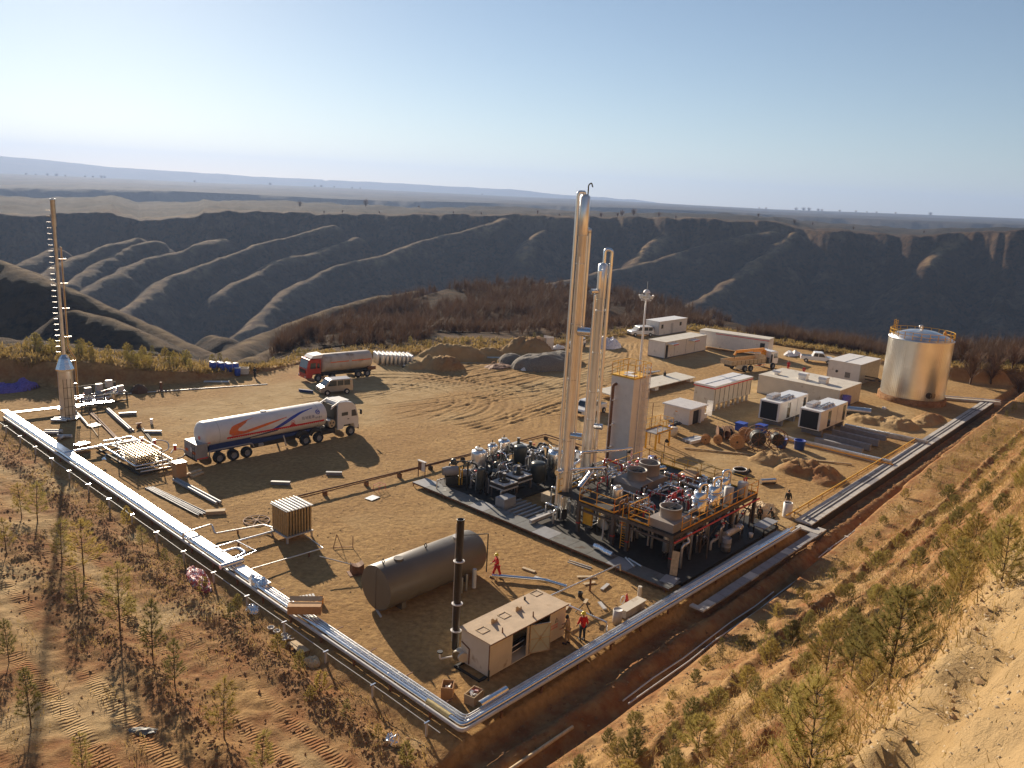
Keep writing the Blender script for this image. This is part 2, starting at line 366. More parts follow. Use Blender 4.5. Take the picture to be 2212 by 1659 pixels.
crests = [
 yf([(190, 935), (280, 885), (480, 795)], 0), yf([(370, 1040), (490, 945), (580, 905), (700, 850), (800, 820), (900, 790), (1170, 690)], 0),
 yf([(600, 1110), (730, 1000), (900, 900), (1100, 800), (1230, 740), (1330, 720)], 0),
 yf([(680, 1200), (880, 1070), (1000, 1010), (1200, 910), (1400, 840), (1600, 790), (1900, 700)], 0),
 yf([(1020, 1340), (1200, 1250), (1330, 1110), (1550, 1010), (1750, 940), (1900, 880), (2212, 775), (2410, 715), (2712, 640), (2860, 605)], 0),
 yf([(1900, 1180), (2212, 990), (2312, 930), (2462, 880), (2700, 830), (2810, 790), (3060, 700)], 0),
 yf([(1800, 1640), (2212, 1440)], 0) + yf([(130, 1280), (260, 1150), (450, 1060), (640, 970), (850, 900), (1050, 860), (1200, 805), (1370, 745), (1600, 685), (1830, 640), (2000, 590), (2100, 540)], 557.5),
 [(1364, 569), (1380, 554), (1417, 523), (1443, 503), (1473, 491)],
 [(1090, 622), (1201, 609), (1241, 602), (1291, 589), (1354, 576), (1424, 560), (1493, 536), (1543, 523), (1619, 506), (1672, 498)],
 [(1488, 662), (1543, 634), (1569, 612), (1606, 581), (1632, 559), (1672, 541), (1680, 524), (1718, 503)],
 [(2007, 570), (2040, 533), (2058, 516), (2083, 508)], [(2190, 545), (2205, 528), (2230, 512)],
 [(1133, 560), (1140, 535), (1152, 515), (1175, 497)],
]
def rfun(x, y):
    rel = y - yh(x); return 900 - (rel - 45) * 1.02
CP = []
for c in crests:
    pts = [p3(x, y, rfun(x, y)) for x, y in c]; CP.append((pts, 1.05, 11.0))
# nearer spurs on this side of the valley
for c, r0, r1, wd_ in [([(-60, 545), (0, 570), (60, 588), (130, 612), (230, 660), (300, 697), (370, 733), (430, 765)], 330, 235, 5.),
                  ([(160, 668), (240, 690), (300, 715), (345, 745)], 250, 225, 3.),
                  ([(453, 800), (470, 762), (505, 742), (560, 722), (640, 690), (720, 660), (800, 640), (900, 628)], 190, 330, 4.),
                  ([(510, 775), (560, 757), (630, 735), (700, 712), (760, 700)], 165, 230, 3.),
                  ([(440, 760), (470, 727), (498, 733), (520, 760)], 330, 300, 4.)]:
    n = len(c); CP.append(([p3(x, y, r0 + (r1 - r0) * i / (n - 1)) for i, (x, y) in enumerate(c)], .8, wd_))
rim1 = [(-700, 420), (0, 462), (86, 468), (240, 456), (302, 476), (428, 465), (441, 456), (557, 458), (734, 463), (1115, 466), (1291, 470), (1493, 472), (1672, 480), (1730, 494), (1881, 505), (1982, 512), (2045, 505), (2212, 498), (2900, 520)]
rim2 = [(-700, 375), (0, 405), (300, 410), (557, 421), (750, 431), (1115, 440), (1500, 455), (1800, 470), (2212, 486), (2900, 520)]
hor = [(-700, 340), (0, 374.5), (200, 383), (450, 395), (557, 398), (700, 404), (900, 414), (1115, 424.5), (1300, 432), (1500, 443), (1672, 452), (1900, 460), (2212, 472), (2900, 500)]
mts = [(-700, 300), (0, 337), (100, 345), (151, 350), (252, 361), (428, 372), (557, 381), (696, 387), (703, 390), (712, 388), (860, 395), (961, 401), (1115, 409), (1140, 411), (1190, 418), (1256, 423), (1291, 425), (1342, 429), (1367, 430), (1430, 438), (1468, 441), (1700, 455), (2212, 480), (2900, 520)]
def pol(lst, r):
    th = []; zz = []
    for x, y in lst:
        p = p3(x, y, r); th.append(math.atan2(p[0], p[1])); zz.append(p[2])
    return np.array(th), np.array(zz)
r1t, r1z = pol(rim1, 900.); r2t, r2z = pol(rim2, 2600.); hot, hoz = pol(hor, 6000.); mtt, mtz = pol(mts, 9500.)
def seg_crest(X, Y, pts, k, w):
    best = np.full(X.shape, -1e9); bd = np.full(X.shape, 1e9)
    for a, b in zip(pts[:-1], pts[1:]):
        ax, ay, az_ = a; bx_, by_, bz = b; L2 = (bx_ - ax) ** 2 + (by_ - ay) ** 2 + 1e-9
        t = np.clip(((X - ax) * (bx_ - ax) + (Y - ay) * (by_ - ay)) / L2, 0, 1)
        d = np.hypot(X - ax - t * (bx_ - ax), Y - ay - t * (by_ - ay))
        best = np.maximum(best, az_ + t * (bz - az_) - k * (np.sqrt(d * d + w * w) - w)); bd = np.minimum(bd, d)
    return best, bd
GR = {}
def crest_max(X, Y, z):
    """raise z to the spurs; remembers the distance to the nearest crest line"""
    r = np.hypot(X, Y); m = (r > 150) & (r < 960); x, y = X[m], Y[m]
    px = x + 5 * fbm(x * .03, y * .03, 41, 3); py = y + 5 * fbm(x * .03, y * .03, 47, 3); nz = fbm(x * .06, y * .06, 33, 3)
    zz = z[m]; dd = np.full(x.shape, 1e9)
    for pts, k, w in CP:
        c, d = seg_crest(px, py, pts, k, w); c = c + (.6 if w < 6 else 1.6) * nz
        dd = np.minimum(dd, d * (3.0 if w < 6 else 1) + np.clip(zz - c, 0, None) * 3); zz = np.maximum(zz, c)
    z = z.copy(); z[m] = zz; D = np.full(X.shape, 1e9); D[m] = dd; GR['d'] = D
    return z
def far_h(X, Y, r, th):
    z1 = np.interp(th, r1t, r1z) + 2.5 * fbm(th * 70, r * .01, 38, 3); rr1 = 900 + 45 * fbm(th * 22, th * 0 + 2, 5, 5)
    wob = 26 * fbm(X * .012, Y * .012, 30, 4)
    face = z1 - .55 * np.clip(rr1 - r, 0, None) - 22 * sst(0, 40, rr1 - r) + wob * sst(0, 60, rr1 - r) * .35
    z = np.where(r > rr1, z1, face)
    z = crest_max(X, Y, z)
    gl = np.abs(fbm(X * .022 + .2 * fbm(X * .01, Y * .01, 35, 2), Y * .022, 36, 3)); gl2 = np.abs(fbm(X * .075, Y * .075, 37, 3))
    cd = sst(3, 22, GR['d']); z = z - (13 * (.35 - gl) + 5.0 * (.35 - gl2)) * cd * sst(880, 860, r) * sst(380, 460, r) - 1.2 * (.35 - gl2) * (r < 380)
    tm = sst(.0, .25, fbm(X * .009, Y * .009, 39, 3)) * sst(870, 850, r) * sst(380, 460, r); ts = (z + 3 * fbm(X * .02, Y * .02, 40, 2)) / 9.0; tf = ts - np.floor(ts); z = z + tm * 9.0 * (np.where(tf < .75, tf * .45 / .75, .45 + (tf - .75) * 2.2) - tf) * .8
    z = np.maximum(z, -118 + 0 * r)
    # beyond the first rim
    z2 = np.interp(th, r2t, r2z); z3 = np.interp(th, hot, hoz); z4 = np.interp(th, mtt, mtz)
    back = 1450 + 260 * fbm(th * 8, th * 0, 50, 3)
    nz = fbm(X * .004, Y * .004, 52, 4)
    p1 = z1 + 4 * nz * sst(900, 1100, r) + 3 * fbm(X * .02, Y * .02, 54, 3) * sst(900, 1000, r)
    drop = p1 - .45 * np.clip(r - back, 0, None)
    rise = z2 - .5 * np.clip(2600 + 160 * fbm(th * 14, th * 0, 51, 4) - r, 0, None)
    q = np.maximum(np.maximum(drop, rise), -110 + 0 * r)
    pl2 = z2 + (z3 - z2) * np.clip((r - 2600) / 3400, 0, 1) - 22 * np.abs(fbm(X * .0022, Y * .0022, 55, 4)) * sst(2600, 3200, r) * (1 - sst(5200, 6000, r))
    q = np.where(r > 2600, np.minimum(pl2, q + 1e9), q)
    q = np.where(r > 6000, z3 - .05 * (r - 6000), q)
    mt = z4 - .12 * np.abs(r - 9500) + 6 * fbm(th * 60, r * .002, 56, 3)
    q = np.maximum(q, np.where(r > 7000, mt, -1e9))
    return np.where(r > rr1, q, z)
def H(X, Y, fine=True):
    r = np.hypot(X, Y); th = np.arctan2(X, Y)
    u, v = w2s(X, Y); zn, red = near_h(u, v, fine)
    R0 = np.interp(th, eth, eR) + 1.2 * fbm(th * 40, th * 0, 60, 3); wz = np.interp(th, eth, eW); Z0 = np.interp(th, eth, eZ) + .3 * fbm(X * .2, Y * .2, 61, 3)
    RC = np.interp(th, eth, eC); ZC = np.interp(th, eth, eCZ)
    t = np.clip((r - R0 - wz) / (RC - R0 - wz), 0, 1)
    shelf = Z0 + (ZC - Z0) * t * t * (3 - 2 * t) + .5 * fbm(X * .09, Y * .09, 62, 4) * sst(0, 4, r - R0 - wz) + 6 * fbm(X * .022, Y * .022, 63, 3) * sst(6, 40, r - R0 - wz) * sst(0, 25, RC - r)
    shelf = shelf - .72 * np.clip(r - RC, 0, None)
    zf = far_h(X, Y, r, th)
    out = np.maximum(shelf, zf) if True else zf
    b = sst(0, 1, (r - R0) / wz)
    z = zn * (1 - b) + out * b
    vv = v + DR(u)
    hillm = (vv < -4.6) & (th > 0)
    zh = np.maximum(zn - .002 * np.clip(r - 160, 0, None) ** 2 * .6, out)
    z = np.where(hillm & (r < 400), zh, z)
    near = (1 - b) * 1.0; near = np.where(hillm, (r < 220) * 1.0, near)
    red = np.where(hillm, red, np.maximum(red * (1 - b), .75 * np.exp(-((b - .5) / .3) ** 2)))
    return z, red, near
def grid_mesh(name, X, Y, Z, attrs, m):
    nr, nc = X.shape; me = bpy.data.meshes.new(name); n = nr * nc
    me.vertices.add(n); me.vertices.foreach_set('co', np.stack([X, Y, Z], -1).astype(np.float32).ravel())
    i = np.arange(nr * nc).reshape(nr, nc)
    q = np.stack([i[:-1, :-1], i[:-1, 1:], i[1:, 1:], i[1:, :-1]], -1).reshape(-1, 4)
    me.loops.add(q.size); me.loops.foreach_set('vertex_index', q.ravel().astype(np.int32))
    me.polygons.add(len(q)); me.polygons.foreach_set('loop_start', np.arange(0, q.size, 4, dtype=np.int32))
    me.polygons.foreach_set('use_smooth', np.ones(len(q), dtype=bool))
    me.update(calc_edges=True)
    for k, a in attrs.items():
        at = me.attributes.new(k, 'FLOAT', 'POINT'); at.data.foreach_set('value', a.astype(np.float32).ravel())
    me.materials.append(m); o = bpy.data.objects.new(name, me); COL.objects.link(o); return o
def soil_material(name, far=False):
    m = bpy.data.materials.new(name); m.use_nodes = True; n = m.node_tree; L = n.links; b = n.nodes['Principled BSDF']
    b.inputs['Roughness'].default_value = .95; b.inputs['Specular IOR Level'].default_value = .08
    ge = n.nodes.new('ShaderNodeNewGeometry')
    def noise(sc, det=6, rough=.6, vec=None):
        x = n.nodes.new('ShaderNodeTexNoise'); x.inputs['Scale'].default_value = sc; x.inputs['Detail'].default_value = det; x.inputs['Roughness'].default_value = rough
        L.new(vec or ge.outputs['Position'], x.inputs['Vector']); return x.outputs[0]
    def mr(s, a, c, d=0., e=1.):
        x = n.nodes.new('ShaderNodeMapRange'); L.new(s, x.inputs[0]); x.inputs[1].default_value = a; x.inputs[2].default_value = c; x.inputs[3].default_value = d; x.inputs[4].default_value = e; return x.outputs[0]
    def mix(f, a, c, bt='MIX'):
        x = n.nodes.new('ShaderNodeMix'); x.data_type = 'RGBA'; x.blend_type = bt
        if isinstance(f, float): x.inputs[0].default_value = f
        else: L.new(f, x.inputs[0])
        for k, s in ((6, a), (7, c)):
            if isinstance(s, tuple): x.inputs[k].default_value = rgb(*s)
            else: L.new(s, x.inputs[k])
        return x.outputs[2]
    def attr(k):
        x = n.nodes.new('ShaderNodeAttribute'); x.attribute_name = k; return x.outputs['Fac']
    base = mix(mr(noise(.13, 8, .65), .42, .58), (.53, .335, .14), (.43, .26, .105))
    base = mix(mr(noise(2.6, 8), .35, .7), base, (.27, .16, .07))
    pale = mix(mr(noise(.5), .4, .6), (.50, .36, .19), (.42, .29, .14))
    redc = mix(mr(noise(1.4, 8), .35, .65), (.28, .12, .05), (.21, .09, .04))
    dust = mix(mr(noise(.9, 8), .4, .62), redc, (.34, .20, .09))
    c = mix(attr('red'), base, dust)
    c = mix(attr('pale'), c, pale)
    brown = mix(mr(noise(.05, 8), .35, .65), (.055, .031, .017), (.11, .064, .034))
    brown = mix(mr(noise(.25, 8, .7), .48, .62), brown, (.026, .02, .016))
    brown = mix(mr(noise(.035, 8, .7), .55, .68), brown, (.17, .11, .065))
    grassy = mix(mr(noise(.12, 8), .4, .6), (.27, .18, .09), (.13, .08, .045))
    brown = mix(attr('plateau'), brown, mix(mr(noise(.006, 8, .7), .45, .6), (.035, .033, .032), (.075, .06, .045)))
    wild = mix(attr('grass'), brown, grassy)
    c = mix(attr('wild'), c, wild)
    L.new(c, b.inputs['Base Color'])
    bp = n.nodes.new('ShaderNodeBump'); bp.inputs['Distance'].default_value = .18 if not far else 5.0; bp.inputs['Strength'].default_value = .8 if not far else 1.0
    mm = n.nodes.new('ShaderNodeMath'); mm.operation = 'ADD'
    if not far:
        L.new(noise(2.2, 9, .72), mm.inputs[0])
        # bulldozer cleat marks
        mp = n.nodes.new('ShaderNodeMapping'); mp.vector_type = 'POINT'; mp.inputs['Rotation'].default_value = (0, 0, -SA)
        L.new(ge.outputs['Position'], mp.inputs['Vector'])
        wv = n.nodes.new('ShaderNodeTexWave'); wv.wave_type = 'BANDS'; wv.bands_direction = 'Y'; wv.inputs['Scale'].default_value = 1.5; wv.inputs['Distortion'].default_value = .8; wv.inputs['Detail'].default_value = 3; wv.inputs['Detail Scale'].default_value = 2.5
        L.new(mp.outputs[0], wv.inputs['Vector'])
        ml = n.nodes.new('ShaderNodeMath'); ml.operation = 'MULTIPLY'; L.new(wv.outputs[1], ml.inputs[0]); L.new(attr('cleat'), ml.inputs[1])
        L.new(ml.outputs[0], mm.inputs[1])
    else:
        L.new(noise(.09, 10, .75), mm.inputs[0]); mm.inputs[1].default_value = 0
    L.new(mm.outputs[0], bp.inputs['Height']); L.new(bp.outputs[0], b.inputs['Normal'])
    return m
def shade_attrs(X, Y, Z, red, near):
    u, v = w2s(X, Y); vv = v + DR(u)
    r = np.hypot(X, Y); th = np.arctan2(X, Y)
    pale = np.clip(.8 * sst(.15, .4, fbm(u * .16, v * .16, 70, 3)) * (u < -2) * (vv > -4) * 1.0 + .8 * sst(-.05, .35, fbm(u * .05 + 3, v * .09, 71, 3)) * (vv > 0) * (u > 10) * near, 0, 1)
    pale = np.maximum(pale, (.75 * np.exp(-((u + 6.8) / .5) ** 4) + .7 * np.exp(-((u + 12.6) / .6) ** 4)) * sst(-.35, .1, fbm(u * .1, v * .12, 88, 3)) * (vv > -4))
    d = np.clip(-vv - 5.2, 0, 60)
    pale = np.maximum(pale, .75 * sst(14.8, 16.2, d + 1.2 * fbm(u * .3, v * .3, 75, 3)) * (u < 30))
    pale = np.maximum(pale, .35 * sst(.15, .4, fbm(u * .3, v * .3, 76, 3)) * (d > .5))
    cleat = .8 * sst(-.3, .1, fbm(u * .25, v * .1, 78, 3)) * (np.exp(-((u + 5.9) / .35) ** 4) + np.exp(-((u + 7.7) / .35) ** 4) + np.exp(-((u + 11.6) / .4) ** 4) + np.exp(-((u + 13.6) / .4) ** 4) + .6 * np.exp(-((u + 17.5) / 1.3) ** 2)) * (vv > -3.5)
    wild = (1 - near) * sst(0, 6, r - np.interp(th, eth, eR) - 1)
    wild = np.where(near > .5, 0, wild)
    grass = np.zeros_like(X)
    grass = 1 - sst(2, 12, GR['d'] + 10 * fbm(X * .03, Y * .03, 80, 3))
    grass = np.maximum(grass, .5 * sst(.22, .4, fbm(X * .008, Y * .008, 81, 4)) * (r > 890)); grass = np.maximum(grass, .55 * np.exp(-((r - 925) / 16) ** 2) * sst(-.1, .3, fbm(X * .01, Y * .01, 84, 3)))
    grass = np.maximum(grass, (1 - sst(0, 12, r - np.interp(th, eth, eR) - 2)) * .9)
    grass = np.where(r > 960, grass * .15, grass); grass = np.where(r > 7000, .0, grass)
    plat = sst(935, 985, r) * .95
    return dict(plateau=plat, red=red, pale=pale, cleat=np.clip(cleat, 0, 1), wild=wild, grass=np.clip(grass, 0, 1))
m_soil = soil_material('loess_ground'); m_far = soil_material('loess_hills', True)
# near ground: fine sheet around the yard
gu = np.arange(-28, 122, .19); gv = np.arange(-27, 84, .19)
GU, GV = np.meshgrid(gu, gv); X, Y = s2w(GU, GV)
Z, RED, NEAR = H(X, Y)
edge_ = np.minimum(np.minimum(GU + 28, 122 - GU), np.minimum(GV + 27, 84 - GV))
Z = Z - 2.0 * (1 - sst(0, 1.2, edge_))
g = grid_mesh('ground', X, Y, Z, shade_attrs(X, Y, Z, RED, NEAR), m_soil); g['kind'] = 'structure'
# far ground: hills, valley, plateau and distant mountains, one sheet to the horizon
tha = np.radians(np.linspace(-62, 62, 1100)); rad = np.concatenate([np.linspace(2, 60, 30), np.linspace(62, 420, 260), np.linspace(424, 960, 250), np.geomspace(966, 14000, 230)])
TH, RR = np.meshgrid(tha, rad); X, Y = RR * np.sin(TH), RR * np.cos(TH)
Z, RED, NEAR = H(X, Y, False)
u_, v_ = w2s(X, Y); inside = (u_ > -27.4) & (u_ < 121.4) & (v_ > -26.4) & (v_ < 83.4)
Z = np.where(inside, Z - 2.5, Z)
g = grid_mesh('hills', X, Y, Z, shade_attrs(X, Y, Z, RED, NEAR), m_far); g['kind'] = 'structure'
# the hill continues behind and beside the camera so the place stays closed from other positions
_tx, _ty = np.meshgrid(np.linspace(-220, 220, 90), np.linspace(-220, 0, 45)); _z, _r, _n = H(_tx, np.full_like(_ty, 1.) + _ty * 0 + _ty, False)
_u, _v = w2s(_tx, _ty); _z = np.clip(near_h(_u, _v, False)[0], -5, 30)
_in = (_u > -27.4) & (_u < 121.4) & (_v > -26.4); _z = np.where(_in, _z - 2.5, _z)
g = grid_mesh('hillside', _tx, _ty, _z, dict(plateau=_r * 0, red=_r * 0 + .1, pale=_r * 0 + .3, cleat=_r * 0, wild=_r * 0, grass=_r * 0), m_far); g['kind'] = 'structure'
def gz(u, v):
    x, y = s2w(u, v); z, _, _ = H(np.array([[x]]), np.array([[y]]), False); return float(z[0, 0])
# ---------------------------------------------------------------- haze
hb = MB().bx(-13500, 13500, -400, 14500, -160, 420); ho = hb.build('haze', mat('_tmp', (1, 1, 1))); ho['kind'] = 'stuff'
mh = bpy.data.materials.new('haze_air'); mh.use_nodes = True; n = mh.node_tree; n.nodes.remove(n.nodes['Principled BSDF'])
pv = n.nodes.new('ShaderNodeVolumePrincipled'); pv.inputs['Density'].default_value = .00012; pv.inputs['Color'].default_value = (.44, .60, .95, 1); pv.inputs['Anisotropy'].default_value = .25
n.links.new(pv.outputs[0], n.nodes['Material Output'].inputs['Volume']); ho.data.materials[0] = mh
# ================================================================ LARGE STRUCTURES
rnd = random.Random(11)
# ---- flare stack (left)
t = thing('flare_stack', 'tall slender flare stack with rungs, standing at the far left pipe corner', 'flare stack', 4.2, 63.4, .1)
MB().lathe(0, 0, [(.72, .0), (.72, 5.1)], 20).cyl((0, 0, 0), (0, 0, .06), .95).build('lower_shell', m_alu2, t)
MB().lathe(0, 0, [(.86, 5.1), (.88, 5.25), (.5, 6.3), (.2, 6.7)], 10, False).build('reducer_cone', m_alu, t)
MB().lathe(0, 0, [(.18, 6.6), (.16, 12), (.15, 19.4), (.22, 19.5), (.22, 21.9), (.25, 21.95), (.25, 22.1), (.22, 22.1), (.18, 21.4)], 14).build('riser', m_alu2, t)
for k in range(26): MB().bar((-.28, 0, 7.0 + k * .56), (-.62, .18, 7.0 + k * .56), .05).build('rung', m_alu, t)
for (dx, dy, mm_) in ((.40, -.25, m_oran), (.50, -.25, m_yel), (.58, -.18, m_lt), (.34, -.32, m_lt)):
    MB().pipe([(dx * .8, dy, 17.5), (dx * .8, dy, 7.4), (dx + .5, dy, 6.2), (dx + .5, dy, 1.2)], .02, 6).build('riser_conduit', mm_, t)
for z in (3.6, 6.0, 8.5, 11.4, 13.9, 16.3): MB().bar((.1, -.2, z), (.95 if z < 6.5 else .75, -.3, z), .07, .1).build('conduit_bracket', m_alu, t)
b = MB()
for x in (-.55, -.2, .15, .55): b.bar((x, -.85, 0), (x, -.85, 4.3), .035)
for z in (.5, 1.4, 2.3, 3.4): b.bar((-.55, -.85, z), (.6, -.85, z), .03)
for x in (1.55, 2.3): b.bar((x, -1.6, 0), (x, -1.6, 2.6), .04)
b.bar((.6, -.85, 2.4), (2.3, -1.6, 2.4), .03).bar((.6, -.85, 1.3), (2.3, -1.6, 1.3), .03)
b.build('scaffold_frame', m_dsteel, t)
for p_ in ((-.85, -.3), (.85, -.5)): MB().cyl((*p_, .95), (*p_, 1.2), .2).build('igniter_pot', m_alu, t)
# ---- valve skid beside the flare
t = thing('valve_skid', 'crowded valve and pipe skid just right of the flare stack', 'valve skid', 9.2, 68.6, 0)
b = MB()
for x in (-2.4, 0, 2.4):
    for y in (-1.6, 1.6): b.bx(x - .06, x + .06, y - .06, y + .06, 0, 1.6 if y > 0 else 1.1)
b.bx(-2.5, 2.5, -1.66, -1.54, .1, .25).bx(-2.5, 2.5, 1.54, 1.66, .1, .25)
b.bar((-2.4, -1.6, 1.1), (2.4, -1.6, 1.1), .06).bar((-2.4, 1.6, 1.6), (2.4, 1.6, 1.6), .06).build('frame', m_dsteel, t)
for k in range(7):
    y = -1.2 + k * .4
    MB().pipe([(-2.4, y, .5 + .1 * (k % 3)), (rnd.uniform(-.5, 1.5), y, .5 + .1 * (k % 3)), (rnd.uniform(1.6, 2.3), y + .3, 1.0), (2.6, y + .3, 1.0)], .06 + .03 * (k % 2), 8).build('pipe', m_alu, t)
for (x, y, z, c) in ((.4, .9, 1.5, m_lt), (1.6, 1.2, 1.7, m_lt), (-.9, .6, 1.3, m_grey), (2.2, -.4, 1.3, m_lt)):
    MB().bx(x - .35, x + .35, y - .2, y + .2, z - .5, z + .3).build('control_cabinet', c, t, .02)
MB().lathe(-.1, -.3, [(.0, 1.25), (.3, 1.2), (.38, 1.05), (.38, .3)], 14).build('small_vessel', m_grey, t)
MB().lathe(1.1, -.9, [(.0, 1.1), (.25, 1.05), (.33, .95), (.33, .2)], 14).build('small_vessel', m_bronze, t)
for x in (-1.6, .7, 1.9): MB().lathe(x, -.2, [(.0, 1.22), (.14, 1.22), (.14, 1.18)], 10).cyl((x, -.2, .6), (x, -.2, 1.2), .03, n=6).build('valve_handwheel', m_red, t)
# ---- cold box
t = thing('cold_box', 'tall pale box tower with railed top and caged ladder beside the two columns', 'cold box', 36.4, 16.15, .3)
MB().bx(0, 2.6, 0, 2.5, 0, 8.85).build('casing', m_white2, t, .02)
MB().bx(-.05, 2.65, -.05, 2.55, 8.86, 9.0).build('roof_rim', m_yel, t)
MB().bx(.35, 1.0, .3, 1.5, 9.0, 9.06).bx(1.2, 2.3, 1.3, 2.0, 9.0, 9.05).build('roof_hatch', m_white, t)
def railing(t, pts, z, h=1.1, m=None, w=.045, toe=True, mids=(.5,), sp=1.3, nm='railing', thr=.0):
    b = MB()
    for p, q in zip(pts[:-1], pts[1:]):
        L = math.hypot(q[0] - p[0], q[1] - p[1]); n = max(1, round(L / sp))
        for i in range(n + 1):
            x = p[0] + (q[0] - p[0]) * i / n; y = p[1] + (q[1] - p[1]) * i / n; b.bar((x, y, z), (x, y, z + h), w)
        b.bar((*p, z + h), (*q, z + h), w)
        for k in mids: b.bar((*p, z + h * k), (*q, z + h * k), w * .8)
        if toe: b.bar((*p, z + .07), (*q, z + .07), .02, .13)
    return b.build(nm, m or m_yel, t)
railing(t, [(0, 0), (2.6, 0)], 9.0, 1.15, m_yel, toe=False, sp=.9); railing(t, [(2.6, 0), (2.6, 2.5), (0, 2.5)], 9.0, 1.15, m_yel, toe=False, sp=.9); railing(t, [(0, 2.5), (0, 0)], 9.0, 1.15, m_yel, toe=False, sp=.9)
def ladder(t, x, y, z0, z1, ax='x', cage=None, m=None, out=.12, w=.45):
    b = MB()
    for s_ in (-w / 2, w / 2):
        p = (x + s_, y - out) if ax == 'x' else (x + out, y + s_); b.bar((*p, z0), (*p, z1), .05)
    z = z0 + .2
    while z < z1:
        if ax == 'x': b.bar((x - w / 2, y - out, z), (x + w / 2, y - out, z), .03)
        else: b.bar((x + out, y - w / 2, z), (x + out, y + w / 2, z), .03)
        z += .33
    o = b.build('ladder', m or m_white, t)
    if cage:
        b = MB(); z = cage
        def ring(z):
            P = []
            for i in range(9):
                a = PI * i / 8
                P.append((x + .36 * math.cos(a), y - out - .62 * math.sin(a), z) if ax == 'x' else (x + out + .62 * math.sin(a), y + .36 * math.cos(a), z))
            return P
        while z <= z1:
            R = ring(z)
            for p, q in zip(R[:-1], R[1:]): b.bar(p, q, .04)
            z += .75
        for i in (0, 2, 4, 6, 8): b.bar(ring(cage)[i], ring(z1)[i], .03)
        b.build('ladder_cage', m or m_white, t)
ladder(t, 1.55, 0, .4, 10.1, 'x', 2.4)
MB().bx(1.0, 1.25, -.12, 0, 0, 8.8).build('cable_channel', m_white, t)
MB().pipe([(-.5, 1.9, 0), (-.5, 1.9, 7.6), (-.5, 1.9, 8.1), (.0, 1.9, 8.1)], .14, 10, .4).build('brown_downpipe', m_rust, t)
for z in (2, 4.2, 6.6): MB().bx(-.62, 0, 1.75, 2.05, z, z + .1).build('pipe_bracket', m_white, t)
# side platform of the cold box
t = thing('service_platform', 'small yellow railed service platform beside the pale tower, on a single post', 'platform', 45.0, 18.4, 0)
MB().bx(0, 3.0, 0, 1.6, 1.75, 1.85).build('deck', m_grey, t)
for x_, y_ in ((.1, .1), (2.7, .1), (.1, 1.3), (2.7, 1.3)): MB().bx(x_, x_ + .15, y_, y_ + .15, 0, 1.75).build('leg', m_yel, t)
railing(t, [(0, 0), (3, 0), (3, 1.6), (0, 1.6)], 1.85, 1.2, m_yel, sp=1.0)
MB().cyl((1.3, 1.6, 0), (1.3, 1.6, 4.6), .04, n=6).build('post', m_rust, t)
# ---- distillation columns
def column(t, h, r, wide, side):
    MB().lathe(0, 0, [(wide, .9), (wide, 3.9), (wide * .98, 4.1), (r, 5.2), (r, h - 2.9), (r * 1.12, h - 2.85), (r * 1.12, h - .15), (r * .7, h), (0, h + .05)], 16).build('shell', m_clad, t)
    b = MB()
    for z in (1.5, 3.9, 6.4, h * .45, h * .62, h * .8, h - 2.9): b.lathe(0, 0, [(r * 1.0, z), (r * 1.12 if z > 5 else wide * 1.06, z), (r * 1.12 if z > 5 else wide * 1.06, z + .07), (r, z + .07)], 16, False)
    b.build('cladding_band', m_alu2, t)
    MB().cyl((0, 0, 0), (0, 0, .9), wide * .85, n=14).build('skirt', m_dsteel, t)
    for (a, rr, z0, z1, hook) in side:
        x, y = math.cos(a) * (r + rr + .1), math.sin(a) * (r + rr + .1)
        p = [(x, y, z0), (x, y, z1)]
        if hook: p += [(x, y, z1 + .45), (x * .15, y * .15, z1 + .45), (x * .15, y * .15, h)]
        MB().pipe(p, rr, 10, .15).build('side_pipe', m_clad, t)
t = thing('distillation_column', 'taller of the two silver columns, rising above the horizon', 'column', 22.8, 12.8, .4)
column(t, 24.9, .33, .42, [(2.6, .13, 1.2, 24.6, True), (1.9, .06, 3, 24.2, False), (3.6, .05, 3, 20.5, False), (-.6, .11, 2.5, 22.2, False), (4.6, .05, 2, 22, False), (.5, .05, 3, 23, False)])
MB().cyl((-.1, -.3, 15.0), (.35, -1.15, 15.0), .33, n=16).build('manway_stub', m_alu, t)
MB().cyl((0, -.3, 6.9), (.35, -1.1, 6.9), .27, n=14).build('manway_stub', m_alu, t)
MB().cyl((-.35, 0, 4.0), (-1.05, .0, 4.0), .22, n=12).build('manway_stub', m_alu, t)
MB().pipe([(.15, -.1, 24.9), (.15, -.1, 25.6), (.35, -.2, 25.75), (.45, -.25, 25.45)], .05, 6).build('vent_hook', m_dsteel, t)
MB().lathe(.45, -.2, [(.0, 22.6), (.2, 22.5), (.2, 22.2), (0, 22.15)], 10).build('sight_drum', m_alu2, t)
t = thing('distillation_column', 'shorter silver column with an arched crossover pipe on top, behind the tall one', 'column', 29.2, 15.4, .4)
column(t, 19.6, .36, .46, [(-.9, .14, 2, 19.4, False), (2.8, .11, 1.5, 17.0, False), (1.8, .06, 2, 16.5, False), (4.2, .05, 2, 18.8, False), (3.4, .16, 17.6, 19.0, False)])
MB().pipe([(.1, 0, 19.4), (.1, 0, 20.7), (.42, -.45, 20.7), (.42, -.45, 17.8)], .15, 10, .35).build('crossover_pipe', m_alu, t)
MB().cyl((-.4, .1, 17.3), (-.95, .35, 17.3), .22, n=14).build('manway_stub', m_alu, t)
MB().cyl((0, -.3, 5.9), (.35, -1.0, 5.9), .25, n=14).build('manway_stub', m_alu, t)
